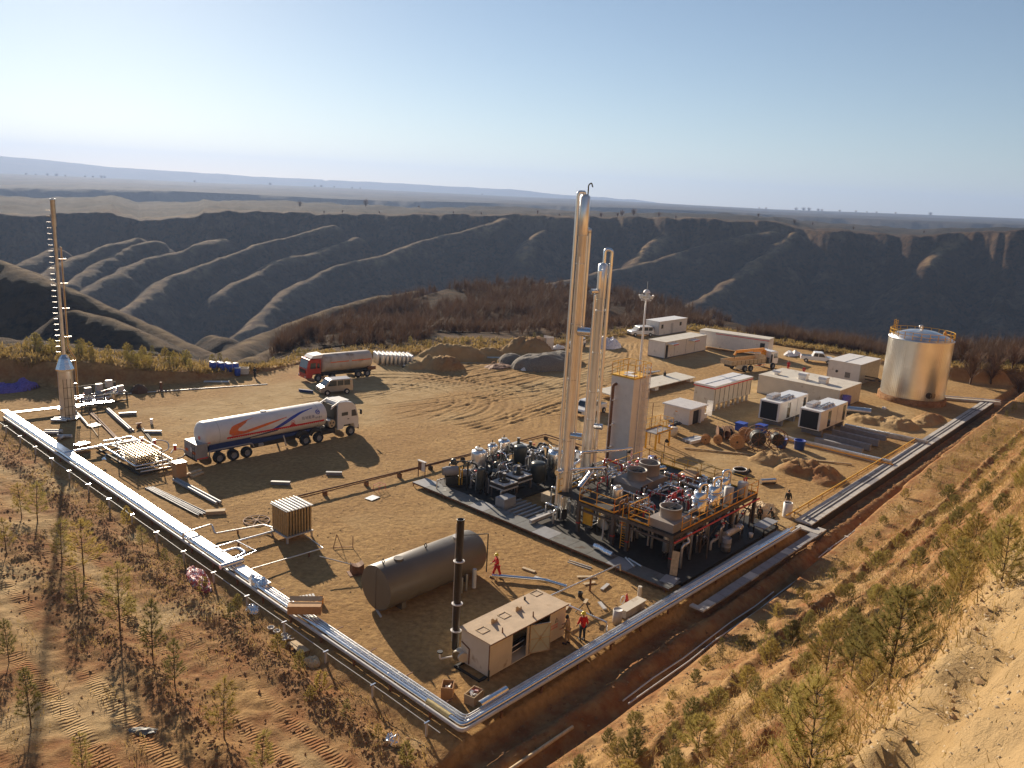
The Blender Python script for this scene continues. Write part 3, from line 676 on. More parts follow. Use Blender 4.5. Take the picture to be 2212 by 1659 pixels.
# ---- process platform (steel deck on legs)
DZ = 2.72
t = thing('process_platform', 'brown steel deck on legs with orange railings, carrying coolers and silver vessels', 'platform', 22.0, 2.4, 0)
def leg(x, y): MB().bx(x - .12, x + .12, y - .12, y + .12, .15, DZ - .25).build('leg', m_brownst, t)
LX = [0, 3.9, 8.6, 12.4]
for x in LX:
    for y in (0, 3.7, 5.0, 8.2): leg(x, y)
b = MB()
for y in (0, 3.7, 5.0, 8.2): b.bx(-.12, 12.6, y - .1, y + .1, DZ - .28, DZ - .03)
for x in LX: b.bx(x - .1, x + .1, -.12, 8.3, DZ - .30, DZ - .06)
for y in (0, 5.0): b.bx(-.06, .06, y, y + 3.5, 2.0, 2.15)
b.build('beam', m_brownst, t)
MB().bx(-.1, 12.6, -.1, 3.8, DZ - .02, DZ + .02).bx(-.1, 12.6, 4.9, 10.3, DZ - .02, DZ + .02).bx(3.0, 12.6, 3.8, 4.9, DZ - .02, DZ + .02).build('deck_plate', m_dsteel, t)
railing(t, [(1.0, -.05), (12.6, -.05)], DZ, 1.1, m_oran, nm='railing', sp=1.15)
railing(t, [(-.05, 8.2), (-.05, 5.0)], DZ, 1.1, m_oran); railing(t, [(-.05, 3.7), (-.05, 2.0)], DZ, .95, m_oran)
railing(t, [(-.05, 5.0), (1.6, 5.0)], DZ, 1.1, m_oran); railing(t, [(-.05, 3.7), (2.4, 3.7)], DZ, 1.1, m_oran)
railing(t, [(12.6, -.05), (12.6, 10.3)], DZ, 1.1, m_yel); railing(t, [(12.6, 10.3), (0, 10.3)], DZ, 1.1, m_yel, sp=1.6)
MB().bar((0, .0, DZ + .0), (0, .0, DZ - .02), .01).tube([(-.2, -.28, DZ - .42), (12.6, -.28, DZ - .36)], .07, 8).build('fire_main', m_red, t)
b = MB()
for k in range(12): b.bar((.0, 3.7, .5 + k * .2), (.0, 4.2, .5 + k * .2), .03)
b.bar((0, 3.75, .2), (0, 3.75, 3.6), .05).bar((0, 4.25, .2), (0, 4.25, 3.6), .05).build('ladder', m_oran, t)
b = MB()
for x in LX[:-1]: b.bar((x, 0, .3), (x + 3.8, 0, 2.4), .07)
b.build('brace', m_brownst, t)
# striped safety bands on front legs
for y in (0, 3.7, 5.0, 8.2): MB().bx(-.135, .135, y - .135, y + .135, .95, 1.03).build('leg_hazard_band', m_red, t)
# coolers with fan shrouds on the deck
def shroud(t, x, y, z, r, h, m):
    MB().lathe(x, y, [(r * 1.03, z), (r, z + .08), (r, z + h - .1), (r * 1.06, z + h - .08), (r * 1.06, z + h), (r * .94, z + h), (r * .9, z + .1)], 28).build('fan_shroud', m, t)
    b = MB(); b.cyl((x, y, z + h * .45), (x, y, z + h * .75), r * .18, n=10)
    for k in range(6): a = k * PI / 3; b.cb(x + math.cos(a) * r * .5, y + math.sin(a) * r * .5, z + h * .55, r * .75, r * .22, .03, a, .35)
    b.build('fan', m_blackp, t)
    MB().bar((x - r, y, z + h * .9), (x + r, y, z + h * .9), .05).build('fan_guard', m_dsteel, t)
t = thing('cooling_tower', 'large grey twin-fan cooler on the deck with silver pipes along its foot', 'cooling tower', 26.4, 8.1, DZ + .02)
MB().prism([(0, 0), (3.9, 0), (3.9, .75), (3.6, .85), (.3, .85), (0, .6)], 0, 2.6, 'y').build('casing', m_taupe, t)
shroud(t, 1.3, 1.3, .85, .78, .75, m_taupe); shroud(t, 3.1, 1.3, .85, .82, .95, m_taupe)
MB().pipe([(-.3, -.5, .9), (-.3, -.5, .12), (.3, -.5, .12), (3.6, -.7, .12), (3.6, -.7, .5), (.6, -.7, .5), (.6, -.7, .15)], .09, 8, .2).build('foot_pipe', m_alu2, t)
MB().bx(.0, 1.0, -.02, 0, .1, .75).build('louvre', m_mesh, t)
t = thing('cooling_tower', 'single-fan beige cooler on the near corner of the railed deck', 'cooling tower', 22.1, 2.5, DZ + .02)
MB().bx(0, 2.6, 0, 2.1, 0, .62).build('casing', m_taupe, t, .02)
b = MB()
for k in range(6): b.bx(.05, 2.55, -.03, 0, .05 + k * .09, .08 + k * .09)
b.build('louvre', m_grey, t)
shroud(t, 1.35, 1.1, .62, .78, .75, m_taupe)
def vessel(label, u, v, z, r, h, m, neck=True, cat='vessel', group=None, top='dome', name='pressure_vessel', legs=True):
    t = thing(name, label, cat, u, v, z, 0, group)
    l = .35 if legs else 0
    pr = [(r * .6, l), (r, l + r * .35), (r, h - r * .45), (r * .92, h - r * .2), (r * .6, h - .03), (0, h)] if top == 'dome' else [(r, l), (r, h), (0, h + .03)]
    MB().lathe(0, 0, pr, 18).build('shell', m, t)
    if neck: MB().cyl((0, 0, h - .05), (0, 0, h + .1), r * .5, n=16).build('manhole_cover', m_lt, t); MB().pipe([(-.2 * r, 0, h + .05), (-.2 * r, 0, h + .35), (.2 * r, .1, h + .35), (.2 * r, .1, h + .05)], .025, 6).build('lifting_davit', m_dsteel, t)
    if legs:
        b = MB()
        for k in range(4): a = k * PI / 2 + .7; b.bar((math.cos(a) * r * .9, math.sin(a) * r * .9, 0), (math.cos(a) * r * .9, math.sin(a) * r * .9, l + r * .5), .09)
        b.build('leg', m_dsteel, t)
    return t
for lb, u, v in (('silver vessel with a bent top pipe, nearest along the orange rail', 27.3, 3.5), ('silver vessel with a bent top pipe, middle of the three on the deck', 29.4, 3.5), ('silver vessel with a bent top pipe, farthest of the three on the deck', 31.6, 3.9)):
    t = vessel(lb, u, v, DZ, .55, 1.05, m_alu, False, top='flat', legs=False)
    MB().lathe(0, 0, [(.46, 1.0), (.46, 1.55), (0, 1.58)], 18).lathe(0, 0, [(.56, 1.02), (.62, 1.04), (.62, 1.1), (.46, 1.12)], 18).build('upper_drum', m_alu, t)
    MB().pipe([(-.15, .0, 1.5), (-.15, 0, 2.15), (.5, -.25, 2.15), (.5, -.25, .4)], .13, 10, .28).build('elbow_pipe', m_alu, t)
vessel('slim pale blue-grey cylinder standing open topped behind the orange rail', 30.7, 2.9, DZ, .36, 1.3, m_lt, False, top='flat', legs=False)
t = vessel('grey cylinder with red pipes at the far end of the deck', 32.6, 2.7, DZ, .42, 1.4, m_lt, False, legs=False)
MB().pipe([(.5, 0, 0), (.5, 0, 1.6), (.1, 0, 1.6), (.1, 0, 1.4)], .05, 8).build('red_pipe', m_red, t)
t = vessel('small bronze and silver vessel behind the orange rail on the deck near the columns', 23.9, 8.5, DZ, .38, 1.3, m_clad, True, legs=False)
single('cardboard_box', MB().bx(-.8, .8, -.6, .6, 0, .95).bx(-.8, -.1, -.75, -.6, .7, .95), m_card, 'big open brown cardboard box on the railed deck', 'box', 32.0, 7.2, DZ + .02, 8)
# equipment under the deck
for i, (u, v, r, h, lb) in enumerate([(23.4, 9.3, .42, 2.0, 'bronze-lit vessel under the deck nearest the tall column'), (23.6, 7.6, .32, 1.8, 'second small bronze-lit vessel under the orange-railed bay'), (23.3, 3.6, .25, 1.9, 'thin bronze-lit vessel inside the near corner bay'),
        (25.3, 8.9, .36, 1.9, 'vessel standing deep under the deck below the twin-fan cooler'), (27.5, 3.0, .3, 1.9, 'pale vessel under the deck along the right side')]):
    vessel(lb, u, v, .25, r, h, m_clad, False)
single('control_panel', MB().bx(-.1, .1, -.4, .4, .9, 2.4), m_yel, 'ochre upright control panel hung on the platform leg near the tall column', 'panel', 22.4, 10.0, 0, 0)
single('leaning_board', MB().cb(0, 0, .85, .06, .5, 1.65, 0, 0, .22), m_pale, 'pale yellow board leaning at the near corner leg of the platform', 'board', 21.2, 1.6, .3, 20)
single('steel_plate', MB().bx(-.6, .6, -.5, .5, 0, .03), m_grey, 'flat grey plate lying on the skid at its near corner', 'plate', 20.2, 1.3, .38, 10)
drum = thing('steel_drum', 'grey steel drum standing on the skid under the right side of the deck', 'drum', 27.6, 1.1, .3)
MB().lathe(0, 0, [(.0, .02), (.34, .02), (.34, .35), (.36, .37), (.34, .39), (.34, .68), (.36, .7), (.34, .72), (.34, 1.05), (.32, 1.05), (.32, 1.0), (0, 1.0)], 16).build('body', m_grey, drum)
single('bucket', MB().lathe(0, 0, [(0, 0), (.14, 0), (.18, .35), (.16, .35), (.13, .05), (0, .05)], 12), m_white, 'white bucket with foil scraps beside the platform legs', 'bucket', 31.4, 1.0, .3)
t = thing('work_table', 'small grey table beside the skid near the crouching workers', 'table', 33.6, .9, 0)
MB().bx(-1.2, 1.2, -.5, .5, .85, .92).build('table_top', m_grey, t)
for x in (-1.1, 1.1):
    for y in (-.42, .42): MB().bx(x - .04, x + .04, y - .04, y + .04, 0, .85).build('leg', m_dsteel, t)
# ---- skid base plates
t = thing('skid_walkway', 'long grey grating walkway running in front of the vessels and the platform', 'walkway', 0, 0, 0)
def rt(o, b, nm, m): return b.build(nm, m, o)
for k in range(15):
    v0 = 26.4 - k * 1.72; rt(t, MB().bx(19.0, 20.6, v0 - 1.69, v0, .34, .38), 'grating_panel', m_steel if k % 4 else m_grey)
b = MB()
for k in range(14): b.bar((19.05, 26.3 - k * 1.95, 0), (19.05, 26.3 - k * 1.95, .34), .06)
b.bx(19.0, 19.06, .6, 26.4, .24, .34).build('support', m_rust, t)
t = thing('steel_skid', 'dark steel base frame under the compressors, columns and platform', 'skid', 0, 0, 0)
MB().bx(20.7, 35.5, .6, 15.0, .02, .24).bx(20.7, 33.0, 18.2, 25.5, .02, .24).bx(33.2, 40.0, 15.1, 19.6, .02, .3).bx(28.2, 33.0, 15.1, 16.8, .02, .24).build('base_plate', m_dsteel, t)
b = MB()
for k in range(8): b.bx(20.8 + .0, 23.6, 13.9 + k * .55, 14.1 + k * .55, .02, .3)
b.build('cross_beam', m_grey, t)
MB().bx(20.0, 22.6, 13.55, 13.8, .45, .7).build('cable_duct', m_lt, t)
single('grey_crate', MB().bx(-.7, .7, -.5, .5, 0, .75), m_grey, 'square grey crate on the skid between the compressors and the tall column', 'crate', 21.5, 17.7, .3, 0, None, .02)
t = thing('switch_box', 'pair of yellow-tan cabinets just left of the tall column base', 'cabinet', 24.9, 15.9, .3)
MB().bx(-.5, .5, -.5, .5, 0, .75).build('cabinet_body', m_pale, t, .02); MB().bx(-.45, -.42, -.52, -.5, .05, .7).bx(0, .03, -.52, -.5, .05, .7).build('door_gap', m_blackp, t)
single('foil_roll', MB().tube([(-.9, 0, .2), (-.3, .05, .2), (.3, -.05, .22), (.9, 0, .2)], .25, 9), m_foil, 'crumpled foil-wrapped roll lying on the walkway in front of the platform', 'roll', 20.2, 6.8, .36, 82)
for i, (u, v, a) in enumerate(((20.3, 4.6, 60), (20.5, 4.3, 75))):
    single('loose_pipe', MB().cyl((-.7, 0, .08), (.7, 0, .08), .07, n=10), m_alu2, ('longer' if i else 'shorter') + ' loose silver pipe lying on the skid left of the near corner bay', 'pipe', u, v, .36, a)
# ---- vessels of the compressor area
vessel('silver-tan vessel with round manhole at the left end of the compressor skid', 24.0, 23.4, .3, 0.70, 2.80, m_clad)
vessel('second silver vessel in the row behind the compressors, thinner', 25.6, 23.3, .3, 0.47, 3.02, m_alu)
vessel('third silver vessel in the row, right beside the double fan cooler', 27.2, 23.4, .3, 0.56, 3.14, m_alu)
vessel('dark green domed vessel in the middle of the compressor skid', 27.9, 22.0, .3, 0.62, 2.80, m_dvess, False)
vessel('large silver vessel with wide domed head left of the tall column', 29.2, 18.9, .3, 0.75, 2.91, m_alu)
vessel('squat dark domed vessel between the fan cooler and the big silver vessel', 27.0, 19.0, .3, 0.70, 2.24, m_dvess, False)
vessel('slim dark upright cylinder at the left edge of the compressor skid', 21.9, 21.0, .3, 0.37, 2.24, m_dvess, False)
def fincooler(label, u, v, z, lx, ly, fans, legs=True):
    t = thing('air_cooler', label, 'air cooler', u, v, z)
    MB().bx(0, lx, 0, ly, 1.25, 1.32).build('top_plate', m_pale if False else m_lt, t); MB().bx(.0, lx, 0, ly, .98, 1.24).build('plenum', m_dsteel, t); MB().bx(-.04, lx + .04, -.04, ly + .04, .86, .97).build('lower_frame', m_lt, t)
    for x, y in fans:
        MB().lathe(x, y, [(.48, 1.32), (.48, 1.42), (.4, 1.44), (.2, 1.5)], 18).build('fan_ring', m_dsteel, t); MB().cyl((x, y, 1.4), (x, y, 2.0), .14, n=10).build('fan_motor', m_dvess, t); MB().cyl((x, y, 2.0), (x, y, 2.05), .16, n=10).build('motor_cap', m_lt, t)
    for x in (.1, lx - .1):
        for y in (.1, ly - .1): MB().bx(x - .05, x + .05, y - .05, y + .05, 0, .86).build('leg', m_brownst, t)
fincooler('single-fan air cooler nearest the walkway', 22.0, 18.4, .3, 1.7, 1.6, [(.85, .8)])
fincooler('single-fan air cooler just behind the nearest one', 23.9, 18.6, .45, 1.8, 1.6, [(.9, .8)])
fincooler('double-fan air cooler at the back of the compressor skid', 29.4, 21.9, .7, 1.8, 3.4, [(.9, 1.0), (.9, 2.5)])
def compressor(label, u, v, rot):
    t = thing('compressor', label, 'compressor', u, v, .3, rot)
    MB().cyl((-.9, 0, 1.25), (.2, 0, 1.25), .42, n=18).cyl((-1.15, 0, 1.25), (-.9, 0, 1.25), .36, n=18).build('air_receiver', m_grey, t)
    MB().cyl((-1.17, 0, 1.25), (-1.15, 0, 1.25), .3, n=16).build('intake_mouth', m_blackp, t)
    MB().bx(-.9, .2, -.35, .35, .1, .85).bx(.3, 1.4, -.4, .4, .1, .7).build('crankcase', m_dvess, t, .04)
    MB().cyl((.4, 0, 1.0), (1.5, 0, 1.0), .33, n=16).build('motor', m_grey, t)
    MB().bx(-1.2, 1.7, -.6, .6, 0, .1).build('base', m_dsteel, t)
    for x in (-.5, .1, .8): MB().pipe([(x, .3, .8), (x, .3, 1.75), (x + .3, .5, 1.9), (x + .9, .5, 1.9)], .06, 8).build('hot_gas_pipe', m_dvess, t)
    MB().bx(.2, .3, -.5, -.3, .1, 1.7).bx(.45, .52, -.5, -.35, .1, 1.7).build('upright', m_yel, t)
    MB().lathe(-.1, .45, [(0, 2.2), (.2, 2.15), (.26, 2.0), (.26, 1.7), (0, 1.65)], 12).build('air_filter', m_dvess, t)
compressor('gas compressor with round grey mouth at the left end of the skid', 21.6, 23.8, -30)
compressor('dark compressor set behind the single-fan coolers', 26.0, 20.8, 60)
compressor('dark compressor set by the double-fan cooler, far side of the skid', 31.9, 20.5, 60)
compressor('dark machine set in the middle of the compressor skid, among the vessels', 24.6, 21.4, 80)
single('sheet_hood', MB().prism([(0, 0), (1.2, .0), (1.2, .5), (.9, .75), (0, .3)], 0, 1.6, 'y'), m_lt, 'pale angular sheet hood standing behind the big silver vessel', 'hood', 32.4, 18.3, 1.4)
# small bore pipe spools and valves, each a thing
MN = {}
LMK = [(23.9, 8.5, 'small bronze vessel'), (27.3, 3.5, 'nearest bent-top vessel'), (29.4, 3.5, 'middle bent-top vessel'), (31.6, 3.9, 'farthest bent-top vessel'), (32, 7.2, 'big cardboard box'), (23.4, 3.5, 'single-fan beige cooler'), (27.5, 9.4, 'twin-fan cooler'), (29.9, 9.4, 'twin-fan cooler far end'), (34, 12, 'back corner railing'),
       (22.8, 12.8, 'tall column'), (29.2, 15.4, 'shorter column'), (24, 23.4, 'leftmost silver vessel'), (25.6, 23.3, 'thin silver vessel'), (27.2, 23.4, 'third silver vessel'), (27.9, 22, 'dark green domed vessel'), (29.2, 18.9, 'large silver domed vessel'), (27, 19, 'squat dark vessel'), (21.9, 21, 'slim dark cylinder'), (22.8, 19.2, 'nearest single-fan cooler'), (24.8, 19.4, 'second single-fan cooler'), (30.3, 23.6, 'double-fan cooler'), (21.6, 23.8, 'round-mouthed compressor'), (22.4, 10, 'ochre control panel'), (27.6, 1.1, 'steel drum'), (36, 16, 'pale tower')]
def spool(i, u, v, z, L, r, m, rot, label, up=.6, valve=None):
    lm = sorted(LMK, key=lambda q: math.hypot(u - q[0], v - q[1])); side = ('left', 'behind', 'right', 'front')[int(((math.degrees(math.atan2(v - lm[0][1], u - lm[0][0])) + 360 + 45) % 360) // 90)]
    side = {'left': 'beyond', 'behind': 'left of', 'right': 'in front of', 'front': 'right of'}[side]
    colr = {m_alu: 'bright silver', m_alu2: 'dull silver', m_rust: 'rusty', m_red: 'red', m_lt: 'pale grey', m_brownst: 'brown', m_dvess: 'black-green', m_grey: 'grey', m_dsteel: 'dark', m_clad: 'silver-tan'}[m]
    label = ('long ' if L > 1.4 else 'short ') + ('tall ' if up > 1.1 else 'low ') + colr + ' pipe' + (' with handwheel' if valve else '') + ', ' + side + ' the ' + lm[0][2]
    if z > 2: label += ', on deck'
    elif z < .28: label += ', under deck'
    t = thing('pipe_spool', label, 'pipe', u, v, z, rot)
    MB().pipe([(0, 0, 0), (0, 0, up), (L * .55, 0, up), (L * .55, .3, up * 1.25), (L, .3, up * 1.25), (L, .3, 0)], r, 8, r * 2).build('pipe_run', m, t)
    for x in (L * .2, L * .8): MB().cyl((x - .03, 0 if x < L / 2 else .3, up if x < L / 2 else up * 1.25), (x + .03, 0 if x < L / 2 else .3, up if x < L / 2 else up * 1.25), r * 1.7, n=10).build('flange', m_alu2, t)
    if valve: MB().cyl((L * .35, 0, up), (L * .35, 0, up + .3), .025, n=6).lathe(L * .35, 0, [(.15, up + .3), (.15, up + .33), (0, up + .33)], 10).build('handwheel', valve, t)
    return t
rs = random.Random(21)
DKL = ['beside the near cooler', 'between the cooler and the vessels', 'in front of the twin-fan cooler', 'near the cardboard box', 'behind the orange rail', 'next to the ladder opening']
for i in range(66):
    u = rs.uniform(23.2, 34.0); v = rs.choice([rs.uniform(2.8, 7.2), rs.uniform(10.8, 12.4), rs.uniform(5, 7.6)])
    if u < 25.2 and v < 5: v += 2.6
    spool(i, u, v, DZ, rs.uniform(.8, 2.0), rs.choice([.04, .06, .08]), rs.choice([m_alu, m_alu2, m_alu, m_alu, m_lt, m_rust, m_red]), rs.choice([0, 90, 180]), 'small pipe spool with flanges among the many on the railed deck', rs.uniform(.25, .9), rs.choice([m_red, m_alu2, None]))['group'] = 'pipe spools on the process deck'
for i in range(48):
    spool(i, rs.uniform(22.2, 33.5), rs.uniform(1.4, 11.5), .25, rs.uniform(.8, 2.2), rs.choice([.05, .07, .1]), rs.choice([m_alu, m_alu2, m_lt, m_brownst]), rs.choice([0, 90]), 'pipe spool standing among the legs under the deck', rs.uniform(.6, 1.7), rs.choice([m_red, None]))['group'] = 'pipe spools under the process deck'
for i in range(48):
    spool(i, rs.uniform(21.2, 32.5), rs.uniform(18.2, 24.8), .3, rs.uniform(.8, 2.4), rs.choice([.05, .08, .1]), rs.choice([m_dvess, m_grey, m_alu2, m_dsteel, m_alu]), rs.choice([0, 90, 180, 270]), 'dark or silver pipe spool woven between the compressor skid vessels', rs.uniform(.5, 2.0), rs.choice([m_red, None, None, m_dsteel]))['group'] = 'pipe spools on the compressor skid'
for i in range(34):
    spool(i, rs.uniform(22.0, 31.5), rs.uniform(12.2, 16.8), .3, rs.uniform(.8, 2.0), rs.choice([.05, .08, .11]), rs.choice([m_alu, m_alu, m_clad]), rs.choice([0, 90, 180, 270]), 'silver pipe spool at the feet of the two columns', rs.uniform(.7, 2.2), None)['group'] = 'pipe spools at the column feet'
single('column_header', MB().pipe([(22.6, 12.2, 4.6), (24.6, 11.9, 4.35), (26.6, 11.6, 4.1), (26.6, 11.6, 3.2)], .13, 10), m_alu, 'long silver header sloping from the tall column over to the deck', 'pipe', 0, 0)
single('column_header', MB().pipe([(23.2, 13.3, 4.0), (26.5, 14.2, 4.0), (26.5, 14.2, 4.7), (29.8, 12.6, 4.7), (31.0, 12.2, 4.7), (31.0, 12.2, 3.2)], .12, 10), m_alu, 'silver header with a raised step linking both columns to the deck', 'pipe', 0, 0)
single('blanked_pipe', MB().cyl((23.0, 11.5, 3.2), (24.9, 11.9, 3.9), .22, n=12), m_alu, 'short fat silver pipe lying aslant at the deck edge by the tall column', 'pipe', 0, 0)
rs = random.Random(5)
for i, (u, v, z, L, r, rot, m, lb) in enumerate([(23.0, 8.9, .95, 2.6, .3, 0, m_clad, 'horizontal silver exchanger under the first orange-railed bay'), (23.0, 10.3, .5, 2.8, .22, 0, m_alu, 'low horizontal silver exchanger by the ochre panel'), (23.2, 3.1, 1.5, 2.4, .22, 0, m_clad, 'horizontal silver exchanger high under the near corner cooler'), (26.6, 4.4, .8, 3.0, .35, 0, m_grey, 'grey horizontal drum under the middle of the deck'), (28.8, 1.9, .9, 2.6, .25, 0, m_lt, 'pale horizontal drum under the right edge of the deck'),
    (26.5, 11.6, DZ + .35, 2.2, .22, 0, m_alu, 'silver horizontal pipe drum behind the twin-fan cooler'), (30.6, 10.8, DZ + .4, 2.4, .25, -20, m_alu, 'silver horizontal drum at the back right of the deck'), (31.0, 5.4, DZ + .35, 1.8, .2, 80, m_alu2, 'small dull horizontal drum behind the bent-top vessels'), (25.4, 5.6, DZ + .3, 2.0, .16, 10, m_alu, 'slim silver drum beside the ladder opening'),
    (23.0, 22.0, .9, 1.9, .33, 80, m_dvess, 'dark horizontal drum among the compressor vessels, left'), (25.4, 20.0, 1.2, 2.2, .36, 80, m_dvess, 'dark horizontal drum behind the second single-fan cooler'), (30.6, 20.6, 1.0, 2.4, .42, 70, m_grey, 'grey horizontal drum between the double-fan cooler and silver domed vessel'), (28.6, 17.6, .8, 2.2, .28, 0, m_alu2, 'dull silver horizontal drum in front of the large domed vessel')]):
    t = thing('heat_exchanger', lb, 'heat exchanger', u, v, z, rot)
    MB().cyl((0, 0, 0), (L, 0, 0), r, n=16).build('shell', m, t)
    for x in (.15, L - .15): MB().cyl((x - .05, 0, 0), (x + .05, 0, 0), r * 1.15, n=16).build('flange', m_alu2, t); MB().bx(x + .1, x + .2, -r * .8, r * .8, -min(z - .28, .6) if z < 2 else -.3, 0).build('saddle', m_dsteel, t)
    MB().cyl((L * .5, 0, r * .8), (L * .5, 0, r + .3), .07, n=8).build('nozzle', m_alu2, t)
# deck lamps
def dlamp(label, u, v, z0, h, rot):
    t = thing('area_lamp', label, 'lamp', u, v, z0, rot); MB().pipe([(0, 0, 0), (0, 0, h), (.35, 0, h + .05), (.35, 0, h - .05)], .03, 6).build('pole', m_dsteel, t)
    MB().lathe(.35, 0, [(.06, h - .02), (.2, h - .2), (.2, h - .24), (.1, h - .3), (0, h - .3)], 10).build('lamp_head', m_dsteel, t)
for lb, u, v, z0, h in (('black goose-neck lamp in front of the pale tower', 30.9, 12.6, DZ, 1.7), ('black goose-neck lamp between the two columns and the deck', 25.6, 12.5, DZ, 1.6), ('black goose-neck lamp at the back railing, against bare soil', 36.9, 12.6, 0, 4.2), ('black goose-neck lamp at the far right end of the deck', 34.6, 3.4, DZ, 1.7), ('black goose-neck lamp in the middle of the silver vessels', 30.2, 4.3, DZ, 1.5)):
    dlamp(lb, u, v, z0, h, 0)
railt = thing('ground_railing', 'yellow railing at ground level behind the deck towards the cable reels', 'railing', 0, 0)
railing(railt, [(35.6, 15.0), (40.5, 15.0), (40.5, 11.0)], 0.1, 1.1, m_yel, .04, False, nm='rail_run', sp=1.5)
# ---- pipe barrier around the compressor yard
t = thing('low_pipe_barrier', 'long rusty pipe run on low stands between the tube-bundle heater and the compressors', 'pipeline', 0, 0)
MB().pipe([(9.5, 29.4, .5), (22.0, 28.7, .5), (38.9, 28.2, .55), (38.9, 23.4, .55), (39.2, 19.5, .55)], .07, 8).pipe([(9.5, 29.2, .38), (38.6, 28.0, .42), (38.6, 23.4, .42)], .05, 8).build('pipe_run', m_rust, t)
for (u, v) in [(12, 29.3), (16, 29.0), (19.5, 28.8), (23, 28.6), (27, 28.5), (31, 28.4), (35, 28.3), (38.8, 28.1), (38.8, 24)]: MB().bx(u - .12, u + .12, v - .25, v + .15, 0, .35).build('stand', m_soilr if u < 21 else m_dsteel, t)
t = thing('notice_board', 'small white notice board on two rusty legs by the left end of the compressor skid', 'board', 21.0, 27.5)
for y in (-.45, .45): MB().bar((0, y, 0), (0, y, 1.5), .06).build('leg', m_rust, t)
MB().bx(-.04, .0, -.45, .0, .65, 1.45).build('panel', m_white, t); MB().bx(-.04, .0, .02, .42, .65, 1.4).build('dark_panel', m_rust, t); MB().bx(-.12, .12, -.5, .5, 1.5, 1.56).build('cap', m_white, t)
# ---- big storage tank
t = thing('storage_tank', 'huge silver storage tank with yellow railed dome roof, far right', 'tank', 95.4, 8.6, 0)
TR, TH_ = 4.1, 8.75
MB().lathe(0, 0, [(TR + .3, 0), (TR + .3, .8), (TR, .8)], 40).build('foundation', m_soilr, t)
ns = 96; pr = []
vs = []; 
b = MB()
for k in range(ns):
    a0 = 2 * PI * k / ns; a1 = 2 * PI * (k + 1) / ns; am = a0 + (a1 - a0) * .8
    for (p, q, r0_, r1_) in ((a0, am, TR, TR), (am, a1, TR + .03, TR + .03)):
        b.add([(r0_ * math.cos(p), r0_ * math.sin(p), .8), (r1_ * math.cos(q), r1_ * math.sin(q), .8), (r1_ * math.cos(q), r1_ * math.sin(q), TH_), (r0_ * math.cos(p), r0_ * math.sin(p), TH_)], [(0, 1, 2, 3)])
b.build('ribbed_shell', m_tankclad, t)
MB().lathe(0, 0, [(TR + .08, TH_ - .05), (TR + .08, TH_ + .1), (TR * .8, TH_ + .55), (TR * .45, TH_ + 1.05), (TR * .1, TH_ + 1.22), (0, TH_ + 1.25)], 40).build('dome_roof', m_alu2, t)
b = MB()
for z in (1.02, .55):
    for k in range(48):
        a0 = 2 * PI * k / 48; a1 = 2 * PI * (k + 1) / 48; R_ = TR - .05; b.bar((R_ * math.cos(a0), R_ * math.sin(a0), TH_ + .1 + z), (R_ * math.cos(a1), R_ * math.sin(a1), TH_ + .1 + z), .06)
for k in range(24): a0 = 2 * PI * k / 24; b.bar((R_ * math.cos(a0), R_ * math.sin(a0), TH_ + .1), (R_ * math.cos(a0), R_ * math.sin(a0), TH_ + 1.15), .07)
b.build('roof_railing', m_yel, t)
b = MB()
for (x, y) in ((-1.9, 2.9), (-1.1, 3.4)):
    for s_ in (-.35, .35): b.bar((x + s_, y, TH_ + .3), (x + s_, y, TH_ + 2.3), .07)
    for k in range(6): b.bar((x - .35, y, TH_ + .5 + k * .35), (x + .35, y, TH_ + .5 + k * .35), .05)
b.build('gate_frame', m_yel, t)
MB().pipe([(.2, .2, TH_ + 1.1), (.2, .2, TH_ + 1.75), (-.4, .3, TH_ + 1.75), (-.4, .3, TH_ + 1.4)], .14, 8, .25).build('roof_vent', m_alu2, t)
MB().pipe([(2.8, -2.2, TH_ + .2), (2.8, -2.2, TH_ + 1.0), (2.3, -2.2, TH_ + 1.0), (2.3, -2.2, TH_ + .4)], .12, 8, .25).build('side_vent', m_oran, t)
for a in (-2.35, -2.22): MB().cyl((TR * math.cos(a), TR * math.sin(a), 1.6), ((TR + .12) * math.cos(a), (TR + .12) * math.sin(a), 1.6), .42 if a < -2.3 else .4, n=16).build('manhole', m_dsteel if a < -2.3 else m_bronze, t)
# ---- buildings and containers (right side)
def ribs(x0, x1, y, z0, z1, sp, d=.03):
    b = MB(); x = x0
    while x < x1: b.bx(x, x + sp * .45, y - d, y, z0, z1); x += sp
    return b
def cabin(name, label, u, v, lx, ly, h, z=0, m=m_white2, roof=m_cream, rot=0, group=None, cat='container', band=None):
    t = thing(name, label, cat, u, v, z, rot, group)
    MB().bx(0, lx, 0, ly, 0, h).build('walls', m, t, .02)
    MB().bx(-.08, lx + .08, -.08, ly + .08, h + .003, h + .10).build('roof', roof, t)
    MB().bx(-.02, lx + .02, -.02, ly + .02, -.1 if z > .05 else .0, .09).build('base_sill', m_steel, t)
    for x in (-.035, lx - .065):
        for y in (-.035, ly - .065): MB().bx(x, x + .1, y, y + .1, .1, h - .01).build('corner_post', m_lt, t)
    if band: MB().bx(-.1, lx + .1, -.1, ly + .1, h - .15, h - .04).build('red_band', m_redst, t)
    return t
t = cabin('long_cabin', 'long low beige cabin with roof vents between the generators and the cube cabin', 79.8, 13.0, 7.6, 11.2, 2.55, 0, m_cream, m_cream, cat='cabin')
